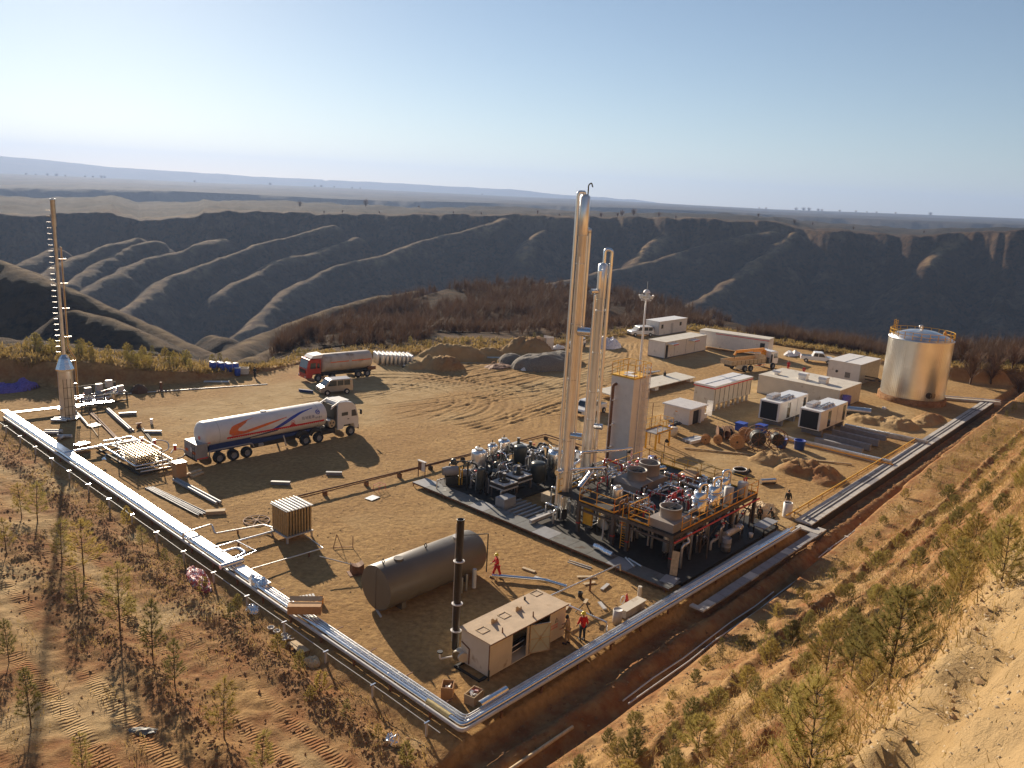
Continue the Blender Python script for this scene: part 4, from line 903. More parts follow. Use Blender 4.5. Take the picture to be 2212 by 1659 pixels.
for i, y in enumerate((9.7, 6.0, 3.2)): MB().bx(2.0, 3.1 if i else 2.6, y - (.5 if i else .25), y + (.5 if i else .25), 2.66, 3.35 if i else 3.1).prism([(1.9, 3.2 if i else 3.0), (3.2 if i else 2.7, 3.2 if i else 3.0), (3.0 if i else 2.5, 3.5 if i else 3.2), (2.1, 3.5 if i else 3.2)], y - .56, y + .56, 'y').build('roof_vent', m_white, t)
MB().bx(-.03, 0, 4.2, 5.0, .9, 1.7).build('wall_panel', m_lt, t); MB().cyl((5.4, -.02, .0), (5.4, -.02, .1), .1).build('drain', m_grey, t)
b = ribs(0, 7.5, 0, 0, 2.5, 1.2, .015); b.build('wall_ribs', m_cream, t)
t = cabin('cube_cabin', 'cube-shaped white cabin with ribbed side next to the storage tank', 98.0, 16.9, 8.4, 4.8, 3.1, 0, m_white2, m_white2, cat='cabin')
ribs(.1, 8.3, 0, .05, 3.05, .32, .05).build('ribbed_side', m_alu2, t)
MB().cyl((-.05, 3.4, 1.6), (-.08, 3.4, 1.6), .2, n=14).build('round_port', m_dsteel, t)
b = MB()
for k in range(5): b.bx(-.05, 0, 1.4 + k * .16, 1.48 + k * .16, .9, 1.7)
b.build('louvre', m_blackp, t)
MB().bx(-.09, 8.5, 2.3, 2.4, 3.2, 3.24).build('roof_joint', m_grey, t)
MB().pipe([(2.2, -.1, 1.2), (2.2, -2.2, 1.2), (2.2, -2.2, .7), (3.6, -2.2, .7)], .08, 8).pipe([(2.4, -.1, .7), (2.4, -1.6, .7)], .08, 8).build('outlet_pipe', m_dsteel, t)
def genset(label, u, v):
    t = thing('generator_set', label, 'generator', u, v, .75, 0, 'generator sets on concrete sleepers')
    MB().bx(0, 8.0, 0, 2.5, 0, 2.3).build('enclosure', m_wcar, t, .03)
    MB().bx(-.03, 0, .25, 2.3, .12, 2.12).build('radiator_louvre', m_mesh, t)
    for x, w in ((2.2, .8), (6.7, .7)): MB().bx(x, x + w, -.03, 0, .15, 2.0).build('door', m_glass, t)
    MB().bx(4.9, 4.94, -.02, 0, .1, 2.2).build('panel_seam', m_grey, t)
    for k in range(4): MB().prism([(1.0 + k * .62, 2.32), (1.5 + k * .62, 2.32), (1.5 + k * .62, 2.55), (1.35 + k * .62, 2.75), (1.15 + k * .62, 2.75), (1.0 + k * .62, 2.6)], 1.5, 2.3, 'y').build('air_cowl', m_white, t)
    for y in (.55, .95): MB().cyl((1.4, y, 2.5), (4.6, y, 2.5), .1, n=10).build('exhaust_silencer', m_alu2, t)
    for k in range(3): MB().prism([(2.4 + k * .9, 2.32), (2.9 + k * .9, 2.32), (2.65 + k * .9, 2.55)], .3, .8, 'y').build('cable_hood', m_white, t)
    MB().bx(.2, 7.8, .2, 2.3, -.12, 0).build('base_frame', m_blackp, t)
    return t
genset('nearer white generator set with black front louvre, beside the concrete sleepers', 64.6, 9.3)
t = genset('farther white generator set with black front louvre, left of its twin', 64.4, 14.1)
MB().prism([(7.6, .9), (7.95, .9), (7.78, 1.2)], -.02, -.035, 'y').build('warning_sign', m_oran, t)
for i in range(4): single('concrete_sleeper', MB().bx(0, 2.2 if i else 2.4, -.9, 2.9, 0, .62), m_sleep, ['dark concrete sleeper block under and beyond the near generator, first of four', 'dark concrete sleeper block, second from the trench wall', 'dark concrete sleeper block, third of the row', 'dark concrete sleeper block farthest from the soil heap'][i], 'concrete block', 62.2 + i * 2.55, 3.6 + .0, 0, 0) if False else None
for i, u in enumerate((62.3, 64.7, 67.3, 69.8)):
    single('concrete_beam', MB().bx(0, .45, 0, 5.2, 0, .7), m_sleep, ['nearest to the soil heap', 'second', 'third', 'farthest'][i] + ' of four parallel concrete beams right of the near generator', 'concrete beam', u, 3.6, -.1, 0)
for i, u in enumerate((65.6, 69.0, 71.9)):
    for j, v in enumerate((9.4, 14.2)): single('plinth', MB().bx(0, .5, 0, 2.3, 0, .74), m_sleep, ('front', 'middle', 'rear')[i] + ' concrete plinth under the ' + ('nearer', 'farther')[j] + ' generator set', 'plinth', u, v, -.1)
t = thing('electrical_container', 'white many-doored container with red band standing on small piers', 'container', 64.9, 22.9, .85)
MB().bx(0, 10.0, 0, 2.8, 0, 2.15).build('walls', m_cream, t, .02); MB().bx(-.1, 10.1, -.1, 2.9, 2.153, 2.4).build('roof', m_white, t); MB().bx(-.12, 10.12, -.12, 2.92, 2.02, 2.14).build('red_band', m_redst, t)
for k in range(8): MB().bx(.3 + k * 1.2, 1.4 + k * 1.2, -.03, 0, .1, 1.95).build('door', m_cream, t).hide_render if False else None
b = MB()
for k in range(9): b.bx(.22 + k * 1.2, .26 + k * 1.2, -.035, -.001, .08, 1.97)
b.build('door_gap', m_dsteel, t)
MB().bx(.1, 10, 1.35, 1.45, 2.4, 2.44).build('roof_ridge', m_alu2, t)
for k in range(8):
    for y in (.15, 2.5): MB().bx(.5 + k * 1.25, .75 + k * 1.25, y - .12, y + .12, -.85, 0).build('pier', m_conc, t)
t = thing('small_shed', 'little white shed with corrugated roof and dark open doorway', 'shed', 56.6, 21.4, 0)
MB().bx(0, 3.6, 0, 3.4, 0, 1.85).build('walls', m_white2, t)
b = MB()
for k in range(11): b.bx(-.2 + k * .37, -.2 + k * .37 + .22, -.3, 3.6, 1.97, 2.06)
b.bx(-.25, 3.85, -.3, 3.6, 1.9, 1.97).build('corrugated_roof', m_white, t)
MB().bx(.9, 2.1, -.03, 0, 0, 1.6).build('doorway', m_blackp, t); MB().bx(2.1, 2.2, -.35, 0, 0, 1.7).build('door', m_white, t); MB().bx(-.02, 0, 1.6, 1.9, 1.3, 1.4).build('sign', m_oran, t)
MB().bx(3.6, 5.0, .4, 2.2, 0, .55).build('side_plinth', m_white2, t)
single('leaning_sheet', MB().cb(0, 0, .95, .05, .75, 1.9, .2, 0, .12), m_alu, 'shiny sheet metal panel leaning at the container piers', 'sheet', 62.8, 22.2, 0)
t = thing('insulated_panel', 'large flat cream panel laid on low white blocks behind the pale tower', 'panel', 0, 0)
MB().prism([(58.5, 33.3), (78.3, 33.1), (78.9, 36.8), (59.2, 37.0)], .62, .72).build('sheet', m_cream, t)
for x, y in ((61, 33.6), (68.2, 33.5), (77.5, 33.5), (62, 36.4), (77.8, 36.4)): MB().bx(x, x + .9, y, y + .6, 0, .62).build('block', m_white, t)
# far containers
t = cabin('site_cabin', 'white double site cabin with two small door canopies, in front of the ribbed container', 89.2, 45.3, 13.4, 3.2, 2.65, .1, m_white2, m_cream, cat='cabin')
for x in (.6, 7.4): MB().bx(x, x + 2.2, -.9, .0, 2.35, 2.45).build('door_canopy', m_white, t); MB().bx(x + .6, x + 2.1, -.92, -.9, 2.2, 2.33).build('canopy_letters', m_redst, t)
MB().bx(.25, .95, -.03, 0, .1, 2.2).build('door', m_blackp, t); MB().bx(6.6, 6.66, -.03, 0, 0, 2.6).bx(3.0, 3.04, -.03, 0, 0, 2.6).bx(9.6, 9.64, -.03, 0, 0, 2.6).build('panel_seam', m_grey, t)
t = thing('ribbed_container', 'long white ribbed container with open end door and red band', 'container', 104.2, 47.6, 0, -80.5)
MB().bx(0, 12.4, 0, 3.0, .5, 3.2).build('walls', m_white2, t); MB().bx(-.05, 12.45, -.05, 3.05, 3.203, 3.3).build('roof', m_cream, t)
ribs(1.0, 12.0, 0, .6, 3.1, .36, .05).build('ribbed_wall', m_white2, t); MB().bx(3.0, 12.46, -.08, -.051, 2.95, 3.05).build('red_band', m_redst, t)
MB().bx(11.0, 11.8, -.09, -.05, .6, 2.5).build('door', m_blackp, t); MB().bx(.05, .9, -.09, -.051, .6, 2.6).build('open_door', m_bluesign, t); MB().bx(.2, .6, -.1, -.09, .8, 1.4).build('door_picture', m_white, t)
t = cabin('white_container', 'single white container with small windows at the edge of the scrub', 108.2, 58.6, 10.2, 3.0, 2.65, .1, m_white2, m_white, cat='container')
MB().bx(.8, 1.5, -.03, 0, 1.3, 2.1).bx(7.5, 8.2, -.03, 0, 1.4, 2.1).build('window', m_glass, t); MB().bx(-.05, 0, 2.3, 2.7, 1.2, 1.8).build('end_window', m_glass, t); ribs(.2, 10.0, 0, .2, 1.2, .4, .03).build('wall_ribs', m_white2, t); MB().bx(4.3, 5.1, -.04, 0, .1, 2.1).build('door', m_lt, t)
t = thing('roofless_hut', 'roofless hut of pale corrugated sheets beyond the gravel heaps', 'hut', 77.0, 60.6, 0)
for (x0, x1, y0, y1) in ((0, .06, 0, 2.2), (0, 2.0, 0, .06), (1.94, 2.0, 0, 2.2), (0, .9, 2.14, 2.2)): MB().bx(x0, x1, y0, y1, 0, 2.2).build('sheet_wall', m_pale if x1 < 1 else m_white2, t)
ribs(.1, 1.9, 0, .05, 2.15, .3, .04).build('corrugation', m_white2, t)
# ---- trench covers and pipes on the right boundary
t = thing('concrete_trench_cover', 'long pale concrete slab cover over the cable trench along the right edge of the yard', 'trench cover', 0, 0)
def dv(u): return float(-DR(u))
u = 38.0; k = 0
while u < 104:
    L = 2.4; sh = .02 * math.sin(k * 1.7)
    MB().prism([(u, .15 + dv(u)), (u + L - .03, .15 + dv(u + L)), (u + L - .03, -1.25 + dv(u + L)), (u, -1.25 + dv(u))], .07, .17 + sh * .3).build('slab', m_conc if (k % 9) != 6 else m_sleep, t); u += L; k += 1
MB().prism([(38, .2 + dv(38)), (104, .2 + dv(104)), (104, -1.3 + dv(104)), (38, -1.3 + dv(38))], -.7, .065).build('trench_wall', m_dsteel, t)  # wall coloured dark to stand for the shade along the slab edge
for (o, w) in ((-.35, .04), (-.72, .05)): MB().prism([(38.5, o + dv(38)), (104, o + dv(104)), (104, o + w + dv(104)), (38.5, o + w + dv(38))], .18, .22).build('cable', m_black, t)
t = thing('concrete_trench_cover', 'narrower stepped concrete trench cover below the pipe rack, next to the platform', 'trench cover', 0, 0)
u = 19.0; k = 0
while u < 37.5: MB().bx(u, u + 1.15, -2.25 - .02 * (k % 3), -1.6, .02, .14).build('slab', m_sleep if k % 5 else m_conc, t); u += 1.2; k += 1
MB().bx(36.6, 37.4, -2.2, -.3, .05, .17).bx(18.6, 19.0, -2.2, -1.2, .0, .12).build('corner_slab', m_conc, t)
for i, (a, bq, lb) in enumerate([((61.0, .2), (60.4, 13.4), 'low concrete channel wall with yellow pipe, left of the concrete beams'), ((72.6, .0), (71.8, 9.0), 'low concrete channel wall on the far side of the concrete beams'), ((104.6, -.6), (99.6, 6.5), 'short concrete edge turning from the trench towards the big tank')]):
    t = thing('channel_wall', lb, 'channel wall', 0, 0)
    d = (Vector(bq) - Vector(a)); n_ = Vector((-d.y, d.x)).normalized() * .3
    MB().prism([(a[0] - n_.x, a[1] - n_.y), (bq[0] - n_.x, bq[1] - n_.y), (bq[0] + n_.x, bq[1] + n_.y), (a[0] + n_.x, a[1] + n_.y)], -.2, .42 if i < 2 else .25).build('wall', m_conc, t)
    MB().bar((a[0], a[1], .46), (bq[0], bq[1], .46), .35, .06).build('coping', m_alu2, t)
    if i == 0: MB().pipe([(a[0] - .6, a[1] - .4, .3), (bq[0] - .6, bq[1], .3)], .06, 8).build('yellow_pipe', m_oran, t)
t = thing('yellow_gas_pipe', 'long yellow gas pipe beside the concrete trench cover', 'pipe', 0, 0)
MB().pipe([(37.6, .75 + dv(37), .45), (60, .55 + dv(60), .45), (73, .45 + dv(73), .42)], .07, 8).pipe([(38.5, .5 + dv(37), .35), (73, .25 + dv(73), .35)], .04, 8).build('pipe_run', m_yel, t)
b = MB(); 
for k in range(12): b.bar((39 + k * 3, .6 + dv(39 + k * 3), 0), (39 + k * 3, .6 + dv(39 + k * 3), .42), .06)
b.build('support', m_grey, t)
for i, o in enumerate((-3.55, -3.95)):
    t = thing('lying_pipe', ('inner' if i == 0 else 'outer') + ' of two thin pale pipes laid in the ditch under the planted bank', 'pipe', 0, 0)
    P = [(8 + k * 3.0, o - float(DR(8 + k * 3)) + .06 * math.sin(k * 2.1 + i), -.62 + .3 * (k > 8) * min(1, (k - 8) / 4)) for k in range(7 if i == 0 else 8)]
    MB().tube(P, .045, 6).build('pipe_run', m_lt, t)
    P = [(34 + k * 3.0, o - float(DR(34 + k * 3)) + .06 * math.sin(k * 2.1 + i), -.6) for k in range(19)]
    MB().tube(P, .045, 6).build('pipe_run', m_lt, t)
    for k in range(14): u_ = 36 + k * 3.6 + i * .8; MB().bx(u_, u_ + .25, o - float(DR(u_)) - .25, o - float(DR(u_)) + .1, -1.0, -.52).build('sandbag', m_conc, t)
single('timber_pole', MB().cyl((0, 0, .1), (7.5, 1.5, .1), .11, .09, n=10), m_pale, 'pale round pole lying in the ditch at the very bottom of the view', 'pole', -3.6, -3.2, -.45, -12)
# ---- lamp mast
t = thing('high_mast_light', 'tall white light mast with ring of floodlights and domed cap', 'light mast', 77.6, 42.3)
MB().lathe(0, 0, [(.22, 0), (.15, 6), (.11, 11.2), (0, 11.2)], 12).build('pole', m_white, t)
b = MB()
for k in range(16): a0 = k * PI / 8; a1 = (k + 1) * PI / 8; b.bar((.95 * math.cos(a0), .95 * math.sin(a0), 11.1), (.95 * math.cos(a1), .95 * math.sin(a1), 11.1), .07); b.bar((.75 * math.cos(a0), .75 * math.sin(a0), 10.8), (.75 * math.cos(a1), .75 * math.sin(a1), 10.8), .05)
for k in range(4): a0 = k * PI / 2; b.bar((0, 0, 11.0), (.95 * math.cos(a0), .95 * math.sin(a0), 11.1), .06)
b.build('ring', m_white, t)
for k in range(6): a0 = k * PI / 3 + .3; MB().cb(1.0 * math.cos(a0), 1.0 * math.sin(a0), 11.4, .2, .45, .4, a0, 0, .4).build('floodlight', m_lamp, t)
MB().cyl((0, 0, 11.2), (0, 0, 11.9), .26, n=14).build('winch_drum', m_lt, t); MB().lathe(0, 0, [(.55, 11.9), (.5, 12.1), (.3, 12.35), (0, 12.45)], 16).build('cap', m_white, t); MB().cyl((0, 0, 12.4), (0, 0, 13.6), .03, n=6).build('lightning_rod', m_white, t)
# ================================================================ LEFT AND FRONT PIPE RACK
def rackpath(o, z, a=66.6, b=35.5, tail=None):
    P = [(o, a, z), (o, o * .75 + .12, z), (b, o * .75 + .12 - .01 * b, z)]
    if tail: P = tail + P
    return P
RK = [('pale_pipe', -.95, .46, .10, m_lt, 'outermost pale painted pipe of the corner rack, running along both sides', 66.0, 36.0, None),
      ('silver_pipe', -.66, .52, .12, m_alu, 'fattest bright silver pipe of the corner rack, beside the outer pale one', 66.6, 34.5, [(9.8, 66.2, .52)]),
      ('silver_pipe', -.40, .50, .05, m_alu, 'thin silver pipe in the middle of the corner rack', 66.2, 35.5, None),
      ('silver_pipe', -.26, .50, .05, m_alu2, 'thin silver pipe second from the inner edge of the corner rack', 60.0, 35.0, None),
      ('silver_pipe', -.10, .50, .055, m_alu2, 'innermost thin silver pipe of the corner rack', 58.0, 30.0, None)]
for nm, o, z, r, m, lb, a, b_, tl in RK:
    t = thing(nm, lb, 'pipe', 0, 0, 0, 0, 'pipes of the corner rack')
    MB().pipe(rackpath(o, z, a, b_, tl), r, 12, .3).build('pipe_run', m, t)
    if r > .09:
        for k in range(20): v = 2 + k * 3.2; MB().cyl((o, v, z), (o, v + .06, z), r * 1.08, n=12).build('cladding_seam', m_alu2, t)
        for k in range(10): u = 2 + k * 3.2; MB().cyl((u, o * .75 + .12 - .01 * u, z), (u + .06, o * .75 + .12 - .01 * u, z), r * 1.08, n=12).build('cladding_seam', m_alu2, t)
t = thing('cable_tray', 'wide shining silver cable tray on top of the left side of the rack', 'cable tray', 0, 0)
b = MB()
for k in range(21): v = 17.6 + k * 2.4; b.bx(-.60, -.02, v, v + 2.37, .64 + .004 * (k % 3), .70 + .004 * (k % 3))
b.build('tray_cover', m_alu, t); MB().bx(-.64, -.6, 17.6, 68, .56, .72).bx(-.02, .02, 17.6, 66, .56, .72).build('tray_edge', m_alu2, t)
t = thing('cable_tray', 'silver cable tray running from the far left corner to the flare stack', 'cable tray', 0, 0)
MB().prism([(-.6, 66.9), (9.5, 65.7), (9.5, 65.2), (-.6, 66.3)], .64, .70).build('tray_cover', m_alu, t)
t = thing('cable_tray', 'flat silver tray lying inside the rack on its nearest stretch and round the corner', 'cable tray', 0, 0)
MB().bx(-.5, .02, .2, 17.4, .40, .44).build('tray_cover', m_alu2, t); MB().bx(-.5, 34, -.28, .12, .395, .435).build('tray_cover', m_grey, t)
single('pipe_sleeve', MB().cyl((0, 0, 0), (1.9, 0, 0), .2, n=16), m_alu, 'fat silver sleeve section over the pipes just right of the rack corner', 'pipe', .9, .12, .62, 0)
single('pipe_sleeve', MB().cyl((0, 0, 0), (1.6, 0, 0), .17, n=16), m_alu, 'silver cylinder lying across the left rack by the expansion loops', 'pipe', -1.4, 21.3, .82, 0)
single('rock_wool', MB().cyl((-.66, .55, .52), (-.66, 2.2, .52), .135, n=12), m_rock, 'bare yellow insulation on the fat pipe close to the corner', 'insulation', 0, 0)
for k in range(22):
    v = 1.6 + k * 3.05
    o = single('rack_support', MB().bx(-1.1, .15, -.05, .05, .32, .40).bx(-1.05, -.95, -.05, .05, -.45, .32).bx(.0, .1, -.05, .05, -.3, .32).bx(.1, .5, -.03, .03, .42, .46), m_rust, 'short rusty cross support under the left side of the pipe rack', 'pipe support', 0, v, 0, 0, 'supports under the left rack')
for k in range(11):
    u = 1.6 + k * 3.05
    o = single('rack_support', MB().bx(-.05, .05, -.8, .25, .3, .38).bx(-.05, .05, -.75, -.65, -.5, .3).bx(-.05, .05, .1, .2, 0, .3), m_rust, 'short rusty cross support under the right side of the pipe rack', 'pipe support', u, 0, 0, 0, 'supports under the right rack')
p0 = thing('cable_post', 'low steel post with a small T-shaped head along the outside of the left rack', 'post', -1.75, 1.0, -.38, 0, 'cable posts outside the left rack')
MB().bx(-.05, .05, -.05, .05, 0, .85).build('shaft', m_lt, p0); MB().bx(-.16, .16, -.04, .04, .85, .91).build('head', m_alu, p0)
for k in range(1, 16): dup(p0, -1.75, 1.0 + k * 4.1, -.38)
single('guide_rail', MB().tube([(-1.62, .2 + k * 4.1, .3 + (.03 if k % 2 else 0)) for k in range(17)], .025, 5), m_lt, 'thin rod strung along the posts outside the left rack', 'rod', 0, 0)
def pth(name, label, P, r, m, sup=None, br=None, cat='pipe', n=10):
    t = thing(name, label, cat, 0, 0); MB().pipe(P, r, n, br).build('pipe_run', m, t)
    if sup:
        for (x, y, z) in sup: MB().bx(x - .05, x + .05, y - .05, y + .05, 0, z).build('stand', m_rust, t)
    return t
pth('branch_pipe', 'wide silver branch from the left rack to the unloading skid', [(-.6, 50.6, .62), (5.6, 50.6, .62)], .16, m_alu)
pth('branch_pipe', 'silver pipe with an upward step from the rack to the tube-bundle heater', [(-.9, 27.4, .5), (-.9, 27.4, .95), (1.3, 27.6, .95), (1.3, 27.2, .35), (4.7, 26.4, .35), (4.9, 25.0, .45)], .07, m_alu2, [(2.9, 26.9, .35)])
pth('branch_pipe', 'straight silver pipe from the loops to the foot of the tube-bundle heater', [(-.3, 24.9, .45), (4.7, 24.7, .45)], .1, m_alu, [(1.8, 24.8, .4)])
pth('branch_pipe', 'thin grey pipe with a corner, in front of the tube-bundle heater', [(-.2, 20.5, .45), (5.7, 20.3, .35), (6.0, 23.6, .35)], .05, m_alu2, [(4.6, 20.4, .35)])
pth('expansion_loop', 'larger silver expansion loop bulging from the left rack', [(-.5, 24.6, .62), (-.3, 23.6, .62), (1.0, 23.4, .7), (1.0, 22.3, .7), (-.1, 22.2, .62), (-.4, 21.0, .62)], .12, m_alu, None, .35)
pth('expansion_loop', 'thin outer expansion loop above the rack, round the larger one', [(-.2, 24.4, .72), (1.3, 24.2, .85), (1.5, 21.9, .85), (-.2, 21.8, .72)], .04, m_alu)
t = pth('overhead_pipe', 'raised silver pipe from the platform past the beige cabin container to the front rack', [(18.6, 4.2, .5), (18.5, 4.2, 1.0), (11.3, 4.5, 1.0), (11.5, .2, 1.0), (11.5, .2, .1), (11.3, -.55, .1)], .06, m_alu2, [(15.4, 4.35, .95)])
pth('barrel_pipe', 'short silver pipe from the end of the big grey tank into the ground', [(11.8, 9.8, .25), (14.0, 7.0, .25), (14.3, 5.4, .3)], .12, m_alu)
# ================================================================ UNLOADING SKID
t = thing('unloading_skid', 'low skid packed with silver pipes and a tan tube block, behind the tanker', 'skid', 2.5, 42.6, 0)
MB().bx(0, 3.4, 0, .12, .1, .26).bx(0, 3.4, 9.0, 9.12, .1, .26).bx(0, .12, .12, 9, .1, .26).bx(3.28, 3.4, .12, 9, .1, .26).build('frame', m_dsteel, t)
tb = MB()
for i in range(7):
    for j in range(5): tb.cyl((.5 + i * .3, 1.4, .45 + j * .24), (.5 + i * .3, 4.9, .45 + j * .24), .075, n=8)
tb.build('tube_bundle', m_bronze, t)['kind'] = 'stuff'
for (x, y) in ((.3, 1.3), (2.6, 1.3), (.3, 5.0), (2.6, 5.0)): MB().bx(x - .04, x + .04, y - .04, y + .04, .2, 1.65).build('leg', m_lt, t)
MB().bar((.3, 1.3, 1.62), (2.6, 1.3, 1.62), .06).bar((.3, 5.0, 1.62), (2.6, 5.0, 1.62), .06).bar((.3, 1.3, 1.62), (.3, 5.0, 1.62), .06).bar((2.6, 1.3, 1.62), (2.6, 5.0, 1.62), .06).build('top_frame', m_lt, t)
for i in range(7): MB().cyl((.5 + i * .3, 1.3, 1.0), (.5 + i * .3, 1.3, 1.5), .03, n=6).build('riser', m_alu, t)
for i, P in enumerate([[(.2, 8.6, .6), (.2, 5.6, .6), (.2, 1.0, .6), (3.2, 1.0, .6)], [(.6, 9.0, .75), (3.1, 9.0, .75), (3.1, .4, .75)], [(-.3, 8.2, .45), (3.6, 7.8, .45)], [(.9, 8.6, .5), (.9, 5.5, .9), (2.2, 5.5, .9)], [(0, .5, .5), (3.6, .2, .5)], [(.2, .1, .35), (3.7, -.3, .35)], [(3.0, 6, .6), (4.0, 5.6, .6)], [(1.6, 8.6, 1.0), (1.6, 7.2, 1.0), (2.9, 7.2, .7)], [(.5, 6.4, .4), (3.3, 6.4, .4)]]):
    MB().pipe(P, .1 if i < 3 else .07, 8).build('pipe_run', m_alu if i % 2 == 0 else m_alu2, t)
for x, y in ((3.1, 6.6), (3.7, 5.2), (4.4, 2.6)): MB().cyl((x, y, .8), (x, y, 1.25), .12, n=10).build('red_actuator', m_red, t); MB().cyl((x, y, 1.25), (x, y, 1.31), .14, n=10).build('actuator_cap', m_alu, t)
for P in ([(3.4, 5.6, .9), (4.2, 5.8, 1.05), (4.9, 5.0, .9), (4.6, 4.3, .4), (3.9, 4.2, .3)], [(4.0, 2.6, .6), (4.6, 3.2, .8), (5.3, 2.6, .7), (5.0, 1.9, .3), (4.2, 1.9, .2)]): MB().tube(bend(P, .5), .06, 8).build('hose', m_lt, t)
single('round_mirror', MB().cyl((0, 0, .5), (.12, -.1, .62), .16, n=14).cyl((0, 0, .5), (.5, .4, .9), .02, n=5), m_alu, 'small dazzling round metal dish standing before the unloading skid', 'dish', 1.4, 47.2, .0)
t = thing('packing_crate', 'brown crate with a blindingly bright foil top between flare and rack', 'crate', 1.4, 52.0, 0, 20)
MB().bx(-.55, .55, -.4, .4, 0, .75).build('body', m_card, t); MB().bx(-.58, .58, -.42, .42, .76, .8).build('foil_top', m_foil, t)
t = thing('ochre_cabinet', 'ochre cabinet with pale lid at the near end of the unloading skid', 'cabinet', 5.1, 40.6, 0)
MB().bx(-.45, .45, -.4, .4, 0, 1.3).build('body', m_card, t); MB().bx(-.48, .48, -.43, .43, 1.303, 1.35).build('lid', m_alu, t)
single('pale_timbers', MB().bx(0, 1.3, 0, .3, 0, .15).bx(.1, 1.4, .35, .6, 0, .3).bx(-.1, 1.2, .65, .9, 0, .2), m_pale, 'stack of pale blocks beside the ochre cabinet', 'timber', 5.8, 39.6, 0, 20)
# ---- steel pipes and beams lying about
def bundle(label, u, v, rot, L, n, r, m, layers=1, name='steel_pipe_stack', spread=.02):
    t = thing(name, label, 'pipes', u, v, 0, rot)
    rr = random.Random(int(u * 100) + int(v * 10))
    for j in range(layers):
        for i in range(n - j):
            a = rr.uniform(-spread, spread); o = rr.uniform(-.2, .2)
            MB().cyl((o, (i + j * .5) * r * 2.15, r + j * r * 1.75), (o + L, (i + j * .5) * r * 2.15 + a * L, r + j * r * 1.75), r, n=8).build('steel_pipe', m, t)
    return t
bundle('bundle of long silver-edged pipes leading from the flare towards the tanker', 8.2, 64.1, -97, 8.6, 3, .09, m_grey, 2)
bundle('long rust-brown pipes running from the flare to the unloading skid', 6.6, 64.6, -98, 12.3, 3, .07, m_rust)
bundle('pair of dark pipes lying right of the unloading skid', 8.3, 55.6, -103, 5.6, 2, .08, m_dsteel)
bundle('fan of many thin silvery pipes on the ground by the rack', 1.7, 39.4, -85, 7.8, 9, .035, m_grey, 2, spread=.05)
bundle('two thick dark silver pipes left of the tube-bundle heater', 4.2, 40.0, -88, 7.0, 2, .13, m_grey, 1)
bundle('mottled pale pipe lying at the foot of the flare', 5.6, 65.4, -100, 5.6, 1, .13, m_lt, 1, 'steel_pipe_single')
bundle('single thin pipe lying on the soil between the flare and the unloading skid', 5.0, 60.0, -102, 4.2, 1, .05, m_pale, 1, 'steel_pipe_single')
for i, (u, v, a, L, lb) in enumerate([(8.6, 61.8, -22, 1.7, 'dark steel channel pair lying right of the flare pipes'), (8.0, 54.2, -38, 1.6, 'short dark I-beam lying behind the tanker'), (29.5, 60.2, -60, 1.9, 'short blue-grey beam pair on the soil left of the van'), (14.9, 33.3, -42, 1.4, 'short dark beam lying in the shadow of the tanker'), (10.0, 34.2, -45, 1.6, 'dark beam lying at the edge of the tanker shadow')]):
    single('steel_beam', MB().bx(0, L, -.15, .15, 0, .04).bx(0, L, -.03, .03, .04, .24).bx(0, L, -.15, .15, .24, .28), m_grey if i != 2 else m_navy, lb, 'beam', u, v, .02, a)
for lb, u, v, a, m in (('two silver duct pieces lying in front of the flare', 2.9, 63.6, -40, m_alu2), ('pale duct offcut lying near the left rack', .8, 59.8, -38, m_lt)):
    t = thing('duct_piece', lb, 'duct', u, v, 0, a); MB().cyl((0, 0, .18), (1.6, 0, .18), .18, n=14).build('tube', m, t); MB().cyl((-.1, -.45, .15), (1.4, -.45, .15), .14, n=14).build('tube', m, t)
single('pipe_tee', MB().cyl((0, 0, .17), (1.3, 0, .17), .17, n=12).cyl((.6, 0, .17), (.5, -.8, .17), .14, n=12), m_lt, 'pale tee piece lying on the soil next to the left rack', 'pipe fitting', 1.2, 57.6, .0, -40)
single('tilted_sheet', MB().cb(0, 0, .12, 1.1, .8, .04, .3, .15), m_lt, 'square pale plate lying among the flare pipes', 'plate', 5.2, 59.4, 0)
single('foam_cup', MB().cyl((0, 0, 0), (0, 0, .55), .14, n=12), m_white, 'small white cylinder standing alone on the soil behind the tanker', 'cylinder', 9.9, 56.9, 0)
single('pipe_saddle', MB().prism([(-.25, 0), (.25, 0), (.1, .3), (.3, .5), (-.3, .5), (-.1, .3)], -.12, .12, 'y'), m_rust, 'small rusty saddle stand between the pipe bundles and the tanker', 'stand', 8.4, 56.4, 0)
single('brush_pile', MB().lathe(0, 0, [(1.1, 0), (.95, .35), (.6, .75), (.2, .95), (0, 1.0)], 9, False), m_twig, 'round dark pile of brushwood right of the flare', 'pile', 14.3, 70.2, 0)
single('stump_post', MB().bx(-.12, .12, -.12, .12, 0, 1.1).bx(-.7, .4, -.35, .35, 0, .12), m_rust, 'single rusty post on a white base behind the brushwood pile', 'post', 16.5, 69.3, 0)
single('long_thin_pipe', MB().cyl((0, 0, .06), (16, -6.0, .06), .06, n=6), m_alu2, 'very long thin silver pipe lying behind the brushwood pile', 'pipe', 11.9, 70.4, 0, 3)
